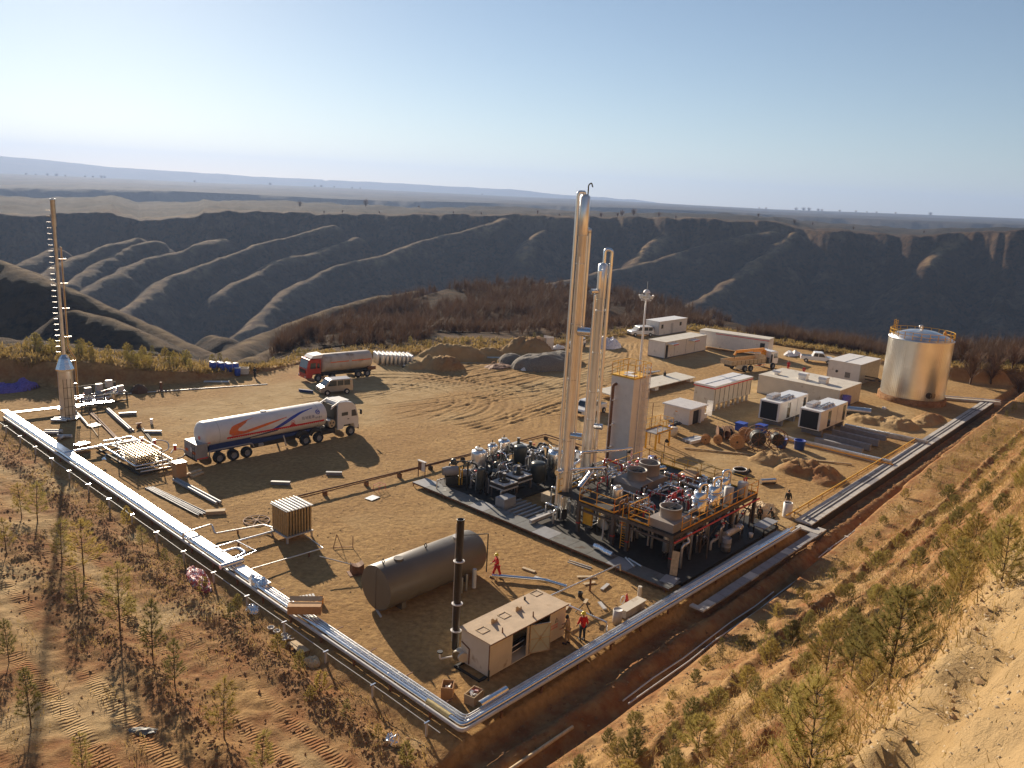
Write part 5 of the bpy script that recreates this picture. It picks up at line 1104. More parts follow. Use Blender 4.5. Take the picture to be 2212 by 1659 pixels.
def crumple(name, label, cat, u, v, z, rx, ry, h, m, seed, n=22, rot=0, am=1.2):
    P = np.linspace(-1, 1, n); A_, B_ = np.meshgrid(P, P); q = np.clip(1 - A_ ** 2 - B_ ** 2, 0, 1)
    hh = h * q ** .5 * (1 + am * fbm(A_ * 2.3 + seed, B_ * 2.3 + seed * 2, seed, 4)); vs = [(A_[i, j] * rx * (1 + .2 * float(fbm(np.array(A_[i, j] * 2.), np.array(B_[i, j] * 2.), seed + 3, 2))), B_[i, j] * ry, max(0, hh[i, j]) + .02) for i in range(n) for j in range(n)]
    fs = [(i * n + j, i * n + j + 1, (i + 1) * n + j + 1, (i + 1) * n + j) for i in range(n - 1) for j in range(n - 1) if q[i, j] > 0 or q[i + 1, j + 1] > 0]
    return single(name, MB().add(vs, fs), m, label, cat, u, v, z, rot)
crumple('net_heap', 'heap of purple netting in the shade of the far left bank', 'netting', 3.8, 79.0, 0, 2.6, 1.6, .9, m_purple, 3)
crumple('striped_tarp', 'crumpled red and white striped tarpaulin outside the left rack', 'tarpaulin', -2.2, 22.6, -.3, .55, 2.0, .42, m_tarp, 5, 30, -10)
crumple('foil_scrap', 'crumpled ball of silver foil on the soil outside the left rack', 'foil', -3.3, 1.6, gz(-3.3, 1.6), .5, .4, .4, m_foil, 8)
crumple('foil_scrap', 'scraps of foil wrapping draped over the rack between the sleeve and the long cardboard box', 'foil', -.4, 18.4, .5, .5, .9, .4, m_foil, 12)
crumple('foil_scrap', 'foil and rags dropped under the left rack near the scrap of striped tarpaulin', 'foil', -1.6, 16.9, -.3, .4, .6, .25, m_foil, 14)
crumple('plastic_sheet', 'crumpled grey plastic sheet among the pines in the lower left', 'plastic', -11.6, 9.6, gz(-11.6, 9.6), .8, .3, .08, m_steel, 17, 18, -40)
crumple('red_rag', 'small bright red scrap on the slope at the lower right', 'rag', -6.2, -17.6, gz(-6.2, -17.6), .25, .16, .12, m_red, 19)
crumple('sand_bags', 'pile of white sacks at the foot of the big gravel heap', 'sacks', 63.9, 52.6, 0, 1.6, .9, .6, m_white, 23)
crumple('debris_patch', 'scattered dark boards and rubble between the soil heaps and the gravel', 'debris', 61.5, 56.5, 0, 2.6, 1.6, .25, m_rust, 25, 26)
crumple('sheet_pile', 'heap of pale violet plastic sheeting behind the columns near the parked cars', 'sheeting', 90.0, 57.0, 0, 2.6, 1.8, 1.3, m_tarpw, 27, 26)
crumple('white_debris', 'white rubbish heap by the hut on the far edge of the yard', 'rubbish', 80.5, 60.8, .1, 1.6, .8, .4, m_white, 29)
crumple('white_debris', 'white sacks and plastic at the far edge behind the crane truck', 'rubbish', 113.5, 34.0, .1, 2.6, 1.2, .6, m_white, 31)
crumple('rubble_heap', 'heap of glittering scrap behind the right end of the platform', 'scrap', 38.0, 3.4, 0, 1.9, 1.1, .45, m_card2, 33, 26, 0)
crumple('soil_bag', 'small pale rag on the ground before the storage tank', 'rag', 86.3, 9.2, 0, .4, .3, .25, m_white, 35, 10)
crumple('gravel_heap', 'largest grey gravel heap behind the tall columns', 'gravel heap', 66.8, 52.6, 0, 4.8, 3.2, 2.1, m_gravel, 37, 34, -20, .18)
crumple('gravel_heap', 'smaller rounded grey gravel heap left of the largest one', 'gravel heap', 65.6, 57.9, 0, 2.4, 1.6, 1.3, m_gravel, 38, 26, 0, .15)
crumple('gravel_heap', 'dark gravel heap behind the tall columns, farthest right', 'gravel heap', 72.5, 53.5, 0, 3.6, 2.6, 1.6, m_gravel, 39, 30, 0, .2)
single('pond_liner', MB().add([(-4.4, -1.7, -.75), (4.4, -1.7, -.75), (4.4, 1.7, -.75), (-4.4, 1.7, -.75), (-4.7, -2.1, .06), (4.9, -2.1, .06), (4.7, 2.3, .15), (-4.7, 2.3, .15)], [(0, 1, 2, 3), (0, 1, 5, 4), (1, 2, 6, 5), (2, 3, 7, 6), (3, 0, 4, 7)]), m_liner, 'grey lined pond dug between two heaps of earth', 'pond', 61.2, 61.8, .05, -38.5)
t = thing('plank_stack', 'low stack of dark-edged pale boards beside the gas cylinders', 'boards', 50.6, 62.8, 0, -35)
for i in range(9): MB().cb((i % 3) * 1.0 - 1.0 + .2 * (i // 3), .5 * (i // 3) - .4, .12 + .13 * (i % 2), 2.0, .5, .1, .15 * (i - 4) * .3).build('board', m_white if i % 2 else m_dsteel, t)
t = thing('board_stack', 'splayed stack of pale boards on the bare soil behind the cream panel', 'boards', 76.5, 40.3, 0, -30)
for i in range(7): MB().cb(i * .4 - 1.2, .25 * math.sin(i * 2), .1 + i * .05, 2.6, .4, .06, -.25 + i * .12, .05).build('board', m_pale if i % 2 else m_grey, t)
t = thing('board_stack', 'neat stack of grey and white boards between the pale tower and the cable reels', 'boards', 51.6, 17.8, 0, -8)
for i in range(6): MB().bx(-1.3 + .05 * i, 1.3 + .04 * i, -.7 + .25 * i, -.5 + .25 * i, .0, .32 - .02 * i).build('board', m_white if i in (0, 3) else m_grey, t)
t = thing('barrel_group_lid', 'blue drum standing behind the yellow service platform', 'drum', 52.9, 21.3); MB().lathe(0, 0, [(0, 0), (.42, 0), (.42, .55), (.45, .58), (.42, .6), (.42, 1.05), (0, 1.08)], 16).build('body', m_blue, t); t.name = 'blue_drum'
t = thing('pale_drum', 'pale stained drum right of the blue one, by the little shed', 'drum', 51.4, 20.2); MB().lathe(0, 0, [(0, 0), (.4, 0), (.4, 1.0), (0, 1.02)], 16).build('body', m_cream, t)
crumple('dark_tarp', 'dark sheet thrown over the drums by the little shed', 'tarpaulin', 52.6, 20.9, 1.05, .9, .7, .2, m_black, 41, 14)
t = thing('blue_drum', 'blue drum standing at the foot of the pale tower behind the deck', 'drum', 39.3, 15.2, .3); MB().lathe(0, 0, [(0, 0), (.42, 0), (.42, 1.15), (0, 1.18)], 16).build('body', m_blue, t)
t = thing('purple_drum', 'violet-blue drum on the ground by the end of the long cabin', 'drum', 80.6, 12.3, .7); MB().lathe(0, 0, [(0, 0), (.55, 0), (.55, .6), (.58, .63), (.55, .66), (.55, 1.3), (0, 1.32)], 16).build('body', m_purple, t)
single('cylinder_tank', MB().cyl((0, 0, .5), (1.2, -2.6, .5), .5, n=18), m_alu2, 'grey cylinder lying right of the generator sets', 'cylinder', 79.2, 11.6, 0)
for lb, u, v in (('nearer pair of blue plastic bins at the channel wall', 57.3, 10.4), ('blue plastic bin just right of its twin at the channel wall', 58.3, 8.8)): single('blue_bin', MB().lathe(0, 0, [(0, 0), (.5, 0), (.6, 1.0), (.64, 1.02), (.64, 1.06), (.55, 1.06), (.45, .1), (0, .1)], 14), m_blue, lb, 'bin', u, v)
for lb, u, v in (('blue plastic bin behind the cable reels, left one', 60.0, 16.5), ('blue plastic bin behind the cable reels, right one', 61.2, 14.6)): single('blue_bin', MB().bx(-.55, .55, -.5, .5, 0, .85).bx(-.6, .6, -.55, .55, .85, .93), m_blue, lb, 'bin', u, v)
# cable reels
def reel(label, u, v, R_, w, rot, m=m_wood, spoked=False):
    t = thing('cable_reel', label, 'cable reel', u, v, 0, rot, 'cable reels')
    for y in (-w / 2, w / 2 - .06):
        if spoked:
            b = MB()
            for k in range(24): a0 = 2 * PI * k / 24; a1 = 2 * PI * (k + 1) / 24; b.bar((R_ * math.cos(a0), y, R_ + R_ * math.sin(a0)), (R_ * math.cos(a1), y, R_ + R_ * math.sin(a1)), .07)
            for k in range(8): a0 = PI * k / 4; b.bar((0, y, R_), (R_ * math.cos(a0), y, R_ + R_ * math.sin(a0)), .05)
            b.build('spoked_flange', m_rust, t)
        else: MB().cyl((0, y, R_), (0, y + .06, R_), R_, n=24).build('flange', m, t)
    MB().cyl((0, -w / 2 + .06, R_), (0, w / 2 - .06, R_), R_ * (.6 if not spoked else .62), n=20).build('cable_winding', m_cable, t)
    MB().cyl((0, -w / 2 - .02, R_), (0, -w / 2 + .01, R_), R_ * .15, n=10).build('hub', m_dsteel, t)
for a in [('leftmost small wooden cable reel of the front pair', 51.9, 16.5, .5, .6, -65), ('second small wooden cable reel of the front pair', 52.9, 15.6, .48, .55, -60), ('wooden cable reel leaning in the middle of the group, rusty red', 54.8, 16.4, .75, .6, 40, m_rust), ('rusty red cable reel beside the leaning one', 55.3, 15.6, .8, .5, 55, m_rust),
          ('pale wooden cable reel behind the near one', 56.6, 14.3, .72, .7, -60), ('pale wooden cable reel standing nearest the viewer', 53.0, 13.4, .78, .7, -60)]: reel(*a)
reel('big spoked steel cable reel, left of the two', 54.6, 11.9, 1.25, 1.3, -55, m_rust, True); reel('big spoked steel cable reel standing right next to its twin', 56.4, 10.6, 1.1, .9, -40, m_rust, True)
t = thing('cable_coil', 'loose coil of black and white hose lying behind the deck railing', 'hose coil', 45.8, 9.3)
for k in range(5): MB().tube([(math.cos(i * PI / 12) * (.95 - k * .05), math.sin(i * PI / 12) * (.75 - k * .04), .06 + k * .08) for i in range(25)], .05, 6, False).build('hose_turn', m_cable if k < 4 else m_white, t)
t = thing('lying_cylinder', 'small silver cylinder with red end lying on the bare soil right of the deck', 'cylinder', 45.1, 6.1, 0, -30); MB().cyl((-.8, 0, .25), (.8, 0, .25), .25, n=14).build('body', m_alu2, t); MB().cyl((.8, 0, .25), (.84, 0, .25), .22, n=14).build('end_cap', m_red, t)
single('timber_strip', MB().cyl((0, 0, .08), (14, -9.4, .08), .08, n=6), m_pale, 'long pale timber strip lying across the soil from the tower to the soil heap', 'timber', 48.2, 16.9, 0, -22)
# ================================================================ FRONT: heater, big tank, chimney, cabin
t = thing('tube_bundle_heater', 'cube of upright bronze finned tubes on short legs', 'heat exchanger', 4.6, 23.1, 0)
f0 = None
for i in range(9):
    for j in range(9):
        if 0 < i < 8 and 0 < j < 8: continue
        b = MB(); x, y = .12 + i * .235, .12 + j * .235; b.cyl((x, y, .5), (x, y, 2.4), .085, n=8); o = b.build('finned_tube', m_bronze, t)
MB().bx(.25, 1.85, .25, 1.85, .6, 2.3).build('inner_tube_block', m_bronze, t)
for k in range(7): MB().bar((.1 + k * .3, -.05, 2.52), (.1 + k * .3, 2.2, 2.52), .05).build('top_bar', m_alu2, t)
MB().bx(-.05, 2.15, -.05, 2.15, 2.4, 2.46).build('top_grid', m_grey, t); MB().bx(-.06, 2.16, -.06, 2.16, .42, .5).build('base_ring', m_lt, t)
for x in (0, 2.0):
    for y in (0, 2.0): MB().bx(x, x + .12, y, y + .12, 0, .42).build('leg', m_lt, t)
t = thing('horizontal_storage_tank', 'big brown-grey horizontal cylinder tank in the foreground', 'tank', 3.5, 11.6, 0)
TRd = 1.42
MB().tube([(0, 0, 1.5), (.0001, 0, 1.5)], TRd, 8, False) 
prof = [(0, 1.40), (.06, 1.42), (8.0, 1.42), (8.25, 1.25), (8.4, .85), (8.46, 0)]
b = MB(); n_ = 40; vs = []
for x, r in prof:
    for i in range(n_): a = 2 * PI * i / n_; vs.append((x, r * math.cos(a), 1.5 + r * math.sin(a)))
b.add(vs, [(k * n_ + i, k * n_ + (i + 1) % n_, (k + 1) * n_ + (i + 1) % n_, (k + 1) * n_ + i) for k in range(len(prof) - 1) for i in range(n_)], True)
m_khaki = mat('khaki_tank_paint', (.135, .115, .09), .45, 0, .08, .7, .05, 1, .5, (.11, .09, .07), .6, .6)
b.build('shell', m_khaki, t)
MB().cyl((-.02, 0, 1.5), (.0, 0, 1.5), 1.40, n=40).build('flat_end', m_khaki, t); MB().bar((-.03, 0, 2.88), (-.03, 0, .15), .02).build('weld_seam', m_brownst, t)
for x in (1.2, 6.6): MB().bx(x, x + .35, -1.0, 1.0, 0, .45).build('saddle_foot', m_khaki, t)
MB().bar((.5, 1.15, .05), (-.3, -.9, .05), .12, .06).build('ground_plate', m_lt, t)
MB().cyl((1.6, -.1, 2.88), (1.6, -.1, 3.0), .3, n=16).build('top_hatch', m_khaki, t); MB().cyl((6.6, -.1, 2.88), (6.6, -.1, 3.0), .34, n=16).build('top_hatch', m_lt, t)
b = MB()
for x in (3.9, .5): b.tube([(x, 0, 2.9), (x, -.12, 3.1), (x, 0, 3.25), (x, .12, 3.1), (x, 0, 2.9)], .035, 6)
b.build('lifting_eye', m_dsteel, t)
MB().bar((6.7, -.2, 3.05), (8.3, -1.25, 3.05), .05).pipe([(8.3, -1.25, 3.05), (8.3, -1.25, .3)], .04, 6).build('level_gauge_pipe', m_dsteel, t); MB().bar((8.35, -.4, 2.4), (8.35, -.4, 1.2), .09).build('gauge_board', m_pale, t)
for x, h, r in ((5.3, 1.05, .07), (5.7, 1.15, .07), (6.4, 1.3, .14)): single('upright_cylinder', MB().cyl((0, 0, .0), (0, 0, h), r, n=12), m_alu2 if r < .1 else m_lt, {.07: ('left' if x < 5.5 else 'right') + ' thin silver tube standing behind the black chimney', .14: 'thicker white tube standing right behind the black chimney'}[r], 'tube', 3.5 + x, 9.6, .1)
t = thing('saddle_stand', 'rusty curved saddle stand beyond the left end of the big tank', 'stand', 5.6, 16.3, 0, -20)
MB().prism([(-.4, 0), (.4, 0), (.4, .75), (.2, .62), (0, .57), (-.2, .62), (-.4, .75)], -.3, .3, 'y').build('cradle', m_rust, t); MB().bx(-.6, .6, -.4, .4, 0, .06).build('base', m_rust, t); MB().cyl((-.4, 0, .7), (-2.2, 1.2, 1.05), .035, n=6).build('handle_rod', m_lt, t)
t = thing('steel_tripod', 'bent steel rod frame standing right of the tube-bundle heater', 'frame', 6.6, 20.4, 0)
MB().bar((0, 0, 0), (.3, 0, 1.0), .04).bar((.3, 0, 1.0), (.6, -.2, 0), .04).bar((0, 0, .1), (1.1, -.8, .1), .04).bar((1.1, -.8, 0), (1.1, -.8, .9), .04).build('rods', m_rust, t)
t = thing('chimney', 'black steel chimney pipe with strapped joints beside the beige cabin container', 'chimney', 3.55, 4.65, .55)
MB().lathe(0, 0, [(.20, 0), (.20, 7.55), (.22, 7.56), (.22, 7.62), (.17, 7.62), (.17, 7.0)], 18).build('flue', mat('chimney_black', (.035, .026, .02), .4, .3, .3, 3, 0, 1, .5, (.08, .04, .02), 3, .6), t)
for z in (1.1, 2.7, 5.2): MB().lathe(0, 0, [(.20, z), (.31, z + .02), (.31, z + .05), (.20, z + .07)], 16, False).build('clamp_collar', m_white, t)
MB().bar((-.22, .1, .5), (-.22, .1, 7.4), .025).build('guy_rod', m_lt, t)
t = thing('burner_unit', 'cream round-faced burner at the chimney foot', 'burner', 3.45, 4.2, 0)
MB().cyl((-.35, -.15, .55), (.1, .0, .55), .3, n=18).build('housing', m_cream, t); MB().cyl((-.2, -.5, .55), (-.05, -.2, .55), .28, n=18).build('housing', m_cream, t); MB().cyl((-.38, -.16, .55), (-.35, -.15, .55), .27, n=18).build('face_plate', m_bronze, t)
MB().pipe([(-.3, .2, .35), (-1.0, .5, .35), (-1.0, .5, .75)], .05, 6).build('inlet_pipe', m_white, t); MB().cyl((-1.0, .5, .75), (-1.0, .5, .82), .16, n=12).build('black_cap', m_blackp, t)
KH = 1.95
t = thing('equipment_container', 'beige equipment container with dusty roof and open doors, in the foreground', 'container', 3.45, 1.95, .12)
MB().bx(0, 6.3, 2.1, 2.16, 0, KH).bx(0, .06, 0, 2.1, 0, KH).bx(6.24, 6.3, 0, 2.1, 0, KH).bx(.06, 6.24, .0, 2.1, 0, .06).bx(.06, 1.75, .0, .05, .06, KH).bx(4.9, 6.24, 0, .05, .06, KH).bx(2.95, 3.15, 0, .05, .06, KH).build('walls', m_cream, t)
MB().bx(-.1, 6.4, -.12, 2.28, KH + .003, KH + .07).build('roof', mat('dusty_roof', (.58, .45, .32), .9, 0, .12, 1.2, .2, 5, .2, (.40, .28, .18), .9, .62), t)
MB().bx(-.11, 6.41, -.14, -.12, KH - .0, KH + .07).build('roof_edge', m_rust, t)
for x in (1.4, 3.4): MB().prism([(x, -0), (x + .5, 0), (x + .45, .18), (x + .3, .1), (x + .1, .3), (x, .28)], 1.3, 1.34, 'y').build('roof_cradle', m_pale, t).location = (0, 0, KH + .08)
for x, y in ((2.3, 1.2), (.3, .9), (5.6, 1.7)): MB().bx(x, x + .6, y, y + .03, KH + .07, KH + .1).bx(x, x + .6, y + .5, y + .53, KH + .07, KH + .1).bx(x, x + .03, y, y + .53, KH + .07, KH + .1).bx(x + .57, x + .6, y, y + .53, KH + .07, KH + .1).build('roof_hatch', m_pale, t)
MB().pipe([(1.2, .3, KH + .07), (1.2, .3, KH + .4), (1.25, .3, KH + .07)], .03, 5).build('roof_hook', m_rust, t); MB().pipe([(3.7, .3, KH + .07), (3.7, .3, KH + .42), (3.75, .3, KH + .07)], .03, 5).build('roof_hook', m_rust, t); MB().cyl((4.8, 1.9, KH + .07), (4.8, 1.9, KH + .25), .06).build('roof_hook', m_dsteel, t)
d = thing('x', None, None, 0, 0); bpy.data.objects.remove(d)
dr = MB().cb(.62, 0, .93, 1.22, .05, 1.72).build('open_door', mat('door_green_white', (.52, .54, .44), .5, 0, .06, 2), t); dr.location = (3.15, -.04, .06); dr.rotation_euler = (0, 0, math.radians(-24))
MB().bar((.05, -.04, .1), (1.2, -.04, 1.75), .03).bar((.05, -.04, 1.75), (1.2, -.04, .1), .03).bar((.02, -.04, .93), (1.22, -.04, .93), .03).bar((.62, -.04, .75), (.62, -.04, 1.1), .03).bar((.0, -.04, .07), (.0, -.04, 1.79), .04).bar((1.23, -.04, .07), (1.23, -.04, 1.79), .04).bar((0, -.04, .09), (1.23, -.04, .09), .04).bar((0, -.04, 1.78), (1.23, -.04, 1.78), .04).build('door_brace', m_pale, dr)
MB().bx(1.8, 4.9, .7, 1.6, .06, .5).build('engine_block', m_dsteel, t); MB().cyl((1.8, .9, .95), (4.8, .9, .95), .3, n=14).build('engine_drum', m_dvess, t); MB().bx(1.8, 4.9, 1.7, 1.72, .4, 1.8).build('inner_panel', mat('pale_green_inner', (.45, .50, .30), .6), t)
for z in (.45, .8): MB().pipe([(1.7, .25, z), (3.0, .3, z + .05)], .04, 6).build('engine_pipe', m_alu, t)
MB().prism([(5.35, 1.15), (5.65, 1.15), (5.5, 1.42)], -.012, -.004, 'y').build('warning_triangle', m_dsteel, t); MB().prism([(5.40, 1.18), (5.60, 1.18), (5.5, 1.36)], -.016, -.0125, 'y').build('warning_triangle_face', m_cream, t)
for z in (.95, .78):
    for k in range(4): MB().bx(4.98 + k * .17, 5.1 + k * .17, -.008, -.002, z, z + .1).build('faded_letter', m_redtext, t)
MB().bar((-.03, 1.5, .1), (-.03, 1.5, 1.0), .05).bar((-.03, 1.5, 1.0), (-.03, 2.1, 1.2), .05).bar((-.01, .03, 0), (-.01, .03, 1.9), .05).build('rust_pipe', m_rust, t)
MB().bx(-.6, 6.3, .1, .25, -.12, 0).bx(-.6, 6.3, 1.9, 2.05, -.12, 0).bx(-.6, -.45, .1, 2.05, -.12, -.02).build('skid_rail', m_blackp, t)
MB().cyl((-.12, -.1, -.1), (-.12, -.1, .5), .05, n=10).build('green_bottle', m_dvess, t)
def openbox(name, label, u, v, z, sx, sy, h, m, rot, fill, cat='box'):
    t = thing(name, label, cat, u, v, z, rot)
    MB().bx(-sx / 2, sx / 2, -sy / 2, sy / 2, 0, .03).bx(-sx / 2, sx / 2, -sy / 2, -sy / 2 + .03, .03, h).bx(-sx / 2, sx / 2, sy / 2 - .03, sy / 2, .03, h).bx(-sx / 2, -sx / 2 + .03, -sy / 2 + .03, sy / 2 - .03, .03, h).bx(sx / 2 - .03, sx / 2, -sy / 2 + .03, sy / 2 - .03, .03, h).build('body', m, t)
    r_ = random.Random(3)
    for k in range(fill): MB().cb(r_.uniform(-sx / 3, sx / 3), r_.uniform(-sy / 3, sy / 3), h * .85, .18, .12, .12, r_.random() * 3, r_.random()).build('content', [m_white, m_rust, m_grey, m_tarp][k % 4], t)
openbox('cardboard_box', 'open brown cardboard box near the pipe rack corner', .85, 2.35, .0, .75, .6, .72, m_card, 40, 3)
openbox('cardboard_box', 'open pale carton full of fittings, inside the rack corner', 1.55, 1.15, .0, .9, .6, .55, m_card2, 12, 9)
t = thing('cardboard_box', 'long closed cardboard box with open flap lying on the left rack', 'box', -.5, 13.1, .75, -42); MB().bx(-.95, .95, -.3, .3, 0, .5).build('body', m_card, t); MB().cb(0, .45, .62, 1.9, .32, .02, 0, .5).build('flap', m_card2, t)
t = thing('carton', 'flat pale carton lying on the soil left of the tube-bundle heater', 'box', 3.5, 31.3, 0, -30); MB().bx(-.7, .7, -.25, .25, 0, .28).build('body', m_card2, t)
t = thing('work_stool', 'slatted metal work stool by the long cardboard box', 'stool', .8, 15.0, 0, -20)
for k in range(6): MB().bx(-.55 + k * .19, -.42 + k * .19, -.2, .2, .5, .53).build('slat', m_grey, t)
for x in (-.5, .5):
    for y in (-.17, .17): MB().bar((x, y, 0), (x, y, .5), .04).build('leg', m_dsteel, t)
single('orange_bucket', MB().lathe(0, 0, [(0, 0), (.15, 0), (.19, .42), (.17, .42), (.14, .05), (0, .05)], 14), m_oran, 'orange bucket with white rim next to the slatted stool', 'bucket', 1.55, 14.5)
for i, (u, v) in enumerate(((-2.0, 14.3), (-1.95, 13.75), (-1.85, 13.1), (-2.05, 12.75), (-1.7, 12.6))):
    t = thing('paint_dish', ('first', 'second', 'third', 'fourth', 'fifth')[i] + ' from left of five round pale dishes lying outside the rack', 'lid', u, v, -.25); MB().lathe(0, 0, [(.17, 0), (.2, .1), (.18, .1), (.14, .03), (0, .03)], 16).build('rim', m_lt, t)
single('flattened_carton', MB().cb(0, 0, .12, 1.4, .7, .05, .2, .1), m_card2, 'flattened pale carton on the soil outside the rack', 'cardboard', -1.9, 11.5, -.3, 75)
crumple('paper_sacks', 'torn brown paper sacks in the soil outside the rack', 'sacks', -2.1, 9.9, -.35, .4, .6, .22, m_card2, 43, 16)
single('silver_grate', MB().bx(-.5, .5, -.4, .4, 0, .05), m_alu2, 'small square grey grate lying on the open soil before the compressor walkway', 'grate', 14.6, 26.3, 0, 10)
t = thing('wire_basket', 'small reddish wire stand on the open soil', 'stand', 16.2, 27.4, 0, 10)
MB().bar((-.4, -.3, 0), (-.4, -.3, .5), .03).bar((.4, -.3, 0), (.4, -.3, .5), .03).bar((.4, .3, 0), (.4, .3, .5), .03).bar((-.4, .3, 0), (-.4, .3, .5), .03).bar((-.4, -.3, .5), (.4, -.3, .5), .03).bar((.4, -.3, .5), (.4, .3, .5), .03).bar((.4, .3, .5), (-.4, .3, .5), .03).bar((-.4, .3, .5), (-.4, -.3, .5), .03).build('wires', m_redtext, t)
t = thing('wheel_frame', 'flat spoked wheel lying on the soil left of the tube-bundle heater', 'wheel', 5.1, 28.1, .05)
b = MB()
for k in range(20): a0 = PI * k / 10; a1 = PI * (k + 1) / 10; b.bar((.95 * math.cos(a0), .95 * math.sin(a0), 0), (.95 * math.cos(a1), .95 * math.sin(a1), 0), .06)
for k in range(8): a0 = PI * k / 4; b.bar((0, 0, .02), (.95 * math.cos(a0), .95 * math.sin(a0), 0), .05)
b.build('rim_and_spokes', m_rust, t)
t = thing('grey_barrel', 'light grey drum standing behind the front rack, right of the two workers', 'drum', 13.4, .75); MB().lathe(0, 0, [(0, 0), (.29, 0), (.29, .92), (.27, .92), (.27, .88), (0, .88)], 18).build('body', m_lt, t)
t = thing('bench_plate', 'long low concrete box with pale lid behind the front rack', 'bench', 14.2, .9); MB().bx(0, 2.1, -.25, .35, .0, .5).build('body', m_conc, t); MB().bx(-.05, 2.15, -.3, .4, .503, .55).build('lid', m_cream, t)
single('white_post', MB().cyl((0, 0, 0), (0, 0, .95), .13, n=12), m_cream, 'cream round post standing beside the skid at its near corner', 'post', 16.9, 1.5)
t = thing('traffic_cone', 'small red and white cone by the cream post', 'cone', 16.2, 2.0); MB().lathe(0, 0, [(.16, 0), (.12, .15), (.03, .5), (0, .5)], 12).build('body', m_red, t); MB().lathe(0, 0, [(.1, .2), (.08, .3)], 12).build('white_band', m_white, t)
single('hose_coil', MB().tube([(math.cos(i * PI / 10) * .25, 0, .3 + math.sin(i * PI / 10) * .25) for i in range(21)], .035, 6, False), m_white, 'white coil of hose by the cone', 'hose', 15.6, 1.9)
t = thing('pipe_vise_stand', 'folding pipe vice stand in the middle of the small work area', 'stand', 13.0, 2.9, 0, 20)
for a in (0, 2.1, 4.2): MB().bar((0, 0, .7), (.6 * math.cos(a), .6 * math.sin(a), 0), .05).build('leg', m_dsteel, t)
MB().bx(-.3, .3, -.1, .1, .68, .76).build('top', m_pale, t)
single('paint_bucket', MB().lathe(0, 0, [(0, 0), (.14, 0), (.16, .36), (.13, .36), (0, .2)], 12), m_dsteel, 'dark bucket with white rim near the vice stand', 'bucket', 14.3, 4.3)
for i, (u, v, a, L) in enumerate([(12.6, 4.0, 20, .9), (14.4, 2.6, 60, .9), (16.2, 5.0, -20, .9), (16.6, 4.0, 10, 1.0), (14.6, 9.0, -80, 1.0), (14.2, 7.6, -78, .9), (16.8, 5.7, -40, 1.3)]):
    single('wood_offcut', MB().bx(-L / 2, L / 2, -.12, .12, 0, .09), m_pale if i % 2 == 0 else m_lt, ['board offcut by the vice stand', 'pale metal strip right of the vice stand', 'board offcut under the raised silver pipe', 'wooden slat by the skid edge', 'longer block lying on the open soil behind the big tank', 'shorter block lying on the open soil right of the big tank', 'plank at the corner of the skid shadow'][i], 'offcut', u, v, .0, a)
single('white_ladder', MB().bar((0, 0, 0), (0, .0, .0001), .01).bar((18.0 - 18.0, 0, .05), (1.8, -.3, .05), .06).bar((0, .3, .05), (1.8, 0, .05), .06), m_lt, 'pair of pale strips lying on the shaded ground before the walkway', 'strips', 17.6, 8.0, 0, -70)
# ================================================================ VEHICLES
def wheel(t, x, y, r=.5, w=.28, side=-1, rim=m_grey):
    o = MB().lathe(0, 0, [(r * .55, 0), (r * .92, 0), (r, w * .2), (r, w * .8), (r * .92, w), (r * .55, w)], 20).build('wheel', m_black, t); o.rotation_euler = (PI / 2 * side * -1, 0, 0); o.location = (x, y, r)
    MB().lathe(0, 0, [(0, w * .75), (r * .2, w * .8), (r * .25, w * .6), (r * .5, w * .7), (r * .56, w * .95)], 14).build('rim', rim, o)
    return o
def cylskin(P2, r, cy, cz, off=.006, nx=26, side=-1):
    """strip between two curves given as [(x, t_low, t_high)], t = angle in radians above horizontal on the near side"""
    vs = []; n = 4
    for x, a, b in P2:
        for k in range(n + 1):
            q = a + (b - a) * k / n; vs.append((x, cy + side * (r + off) * math.cos(q), cz + (r + off) * math.sin(q)))
    fs = [(i * (n + 1) + k, (i + 1) * (n + 1) + k, (i + 1) * (n + 1) + k + 1, i * (n + 1) + k + 1) for i in range(len(P2) - 1) for k in range(n)]
    return vs, fs
def interp_strip(keys, n=30):
    xs = np.linspace(keys[0][0], keys[-1][0], n); kx = [k[0] for k in keys]
    return [(float(x), float(np.interp(x, kx, [k[1] for k in keys])), float(np.interp(x, kx, [k[2] for k in keys]))) for x in xs]
def smooth_strip(keys, n=36):
    # Catmull-like smoothing by sampling the interpolation and averaging
    S_ = interp_strip(keys, n); o = []
    for i in range(n):
        a = max(0, i - 2); b = min(n, i + 3); q = S_[a:b]
        o.append((S_[i][0], sum(k[1] for k in q) / len(q) if 0 < i < n - 1 else S_[i][1], sum(k[2] for k in q) / len(q) if 0 < i < n - 1 else S_[i][2]))
    return o
def tankbody(t, x0, x1, r, cz, m, n=36, ry=None):
    prof = [(x0 - .35, 0), (x0 - .3, r * .5), (x0 - .15, r * .82), (x0, r * .97), (x0 + .12, r), (x1 - .12, r), (x1, r * .97), (x1 + .15, r * .82), (x1 + .3, r * .5), (x1 + .35, 0)]
    vs = []
    for x, q in prof:
        for i in range(n): a = 2 * PI * i / n; vs.append((x, q * math.cos(a), cz + q * math.sin(a)))
    return MB().add(vs, [(k * n + i, k * n + (i + 1) % n, (k + 1) * n + (i + 1) % n, (k + 1) * n + i) for k in range(len(prof) - 1) for i in range(n)], True).build('tank', m, t)
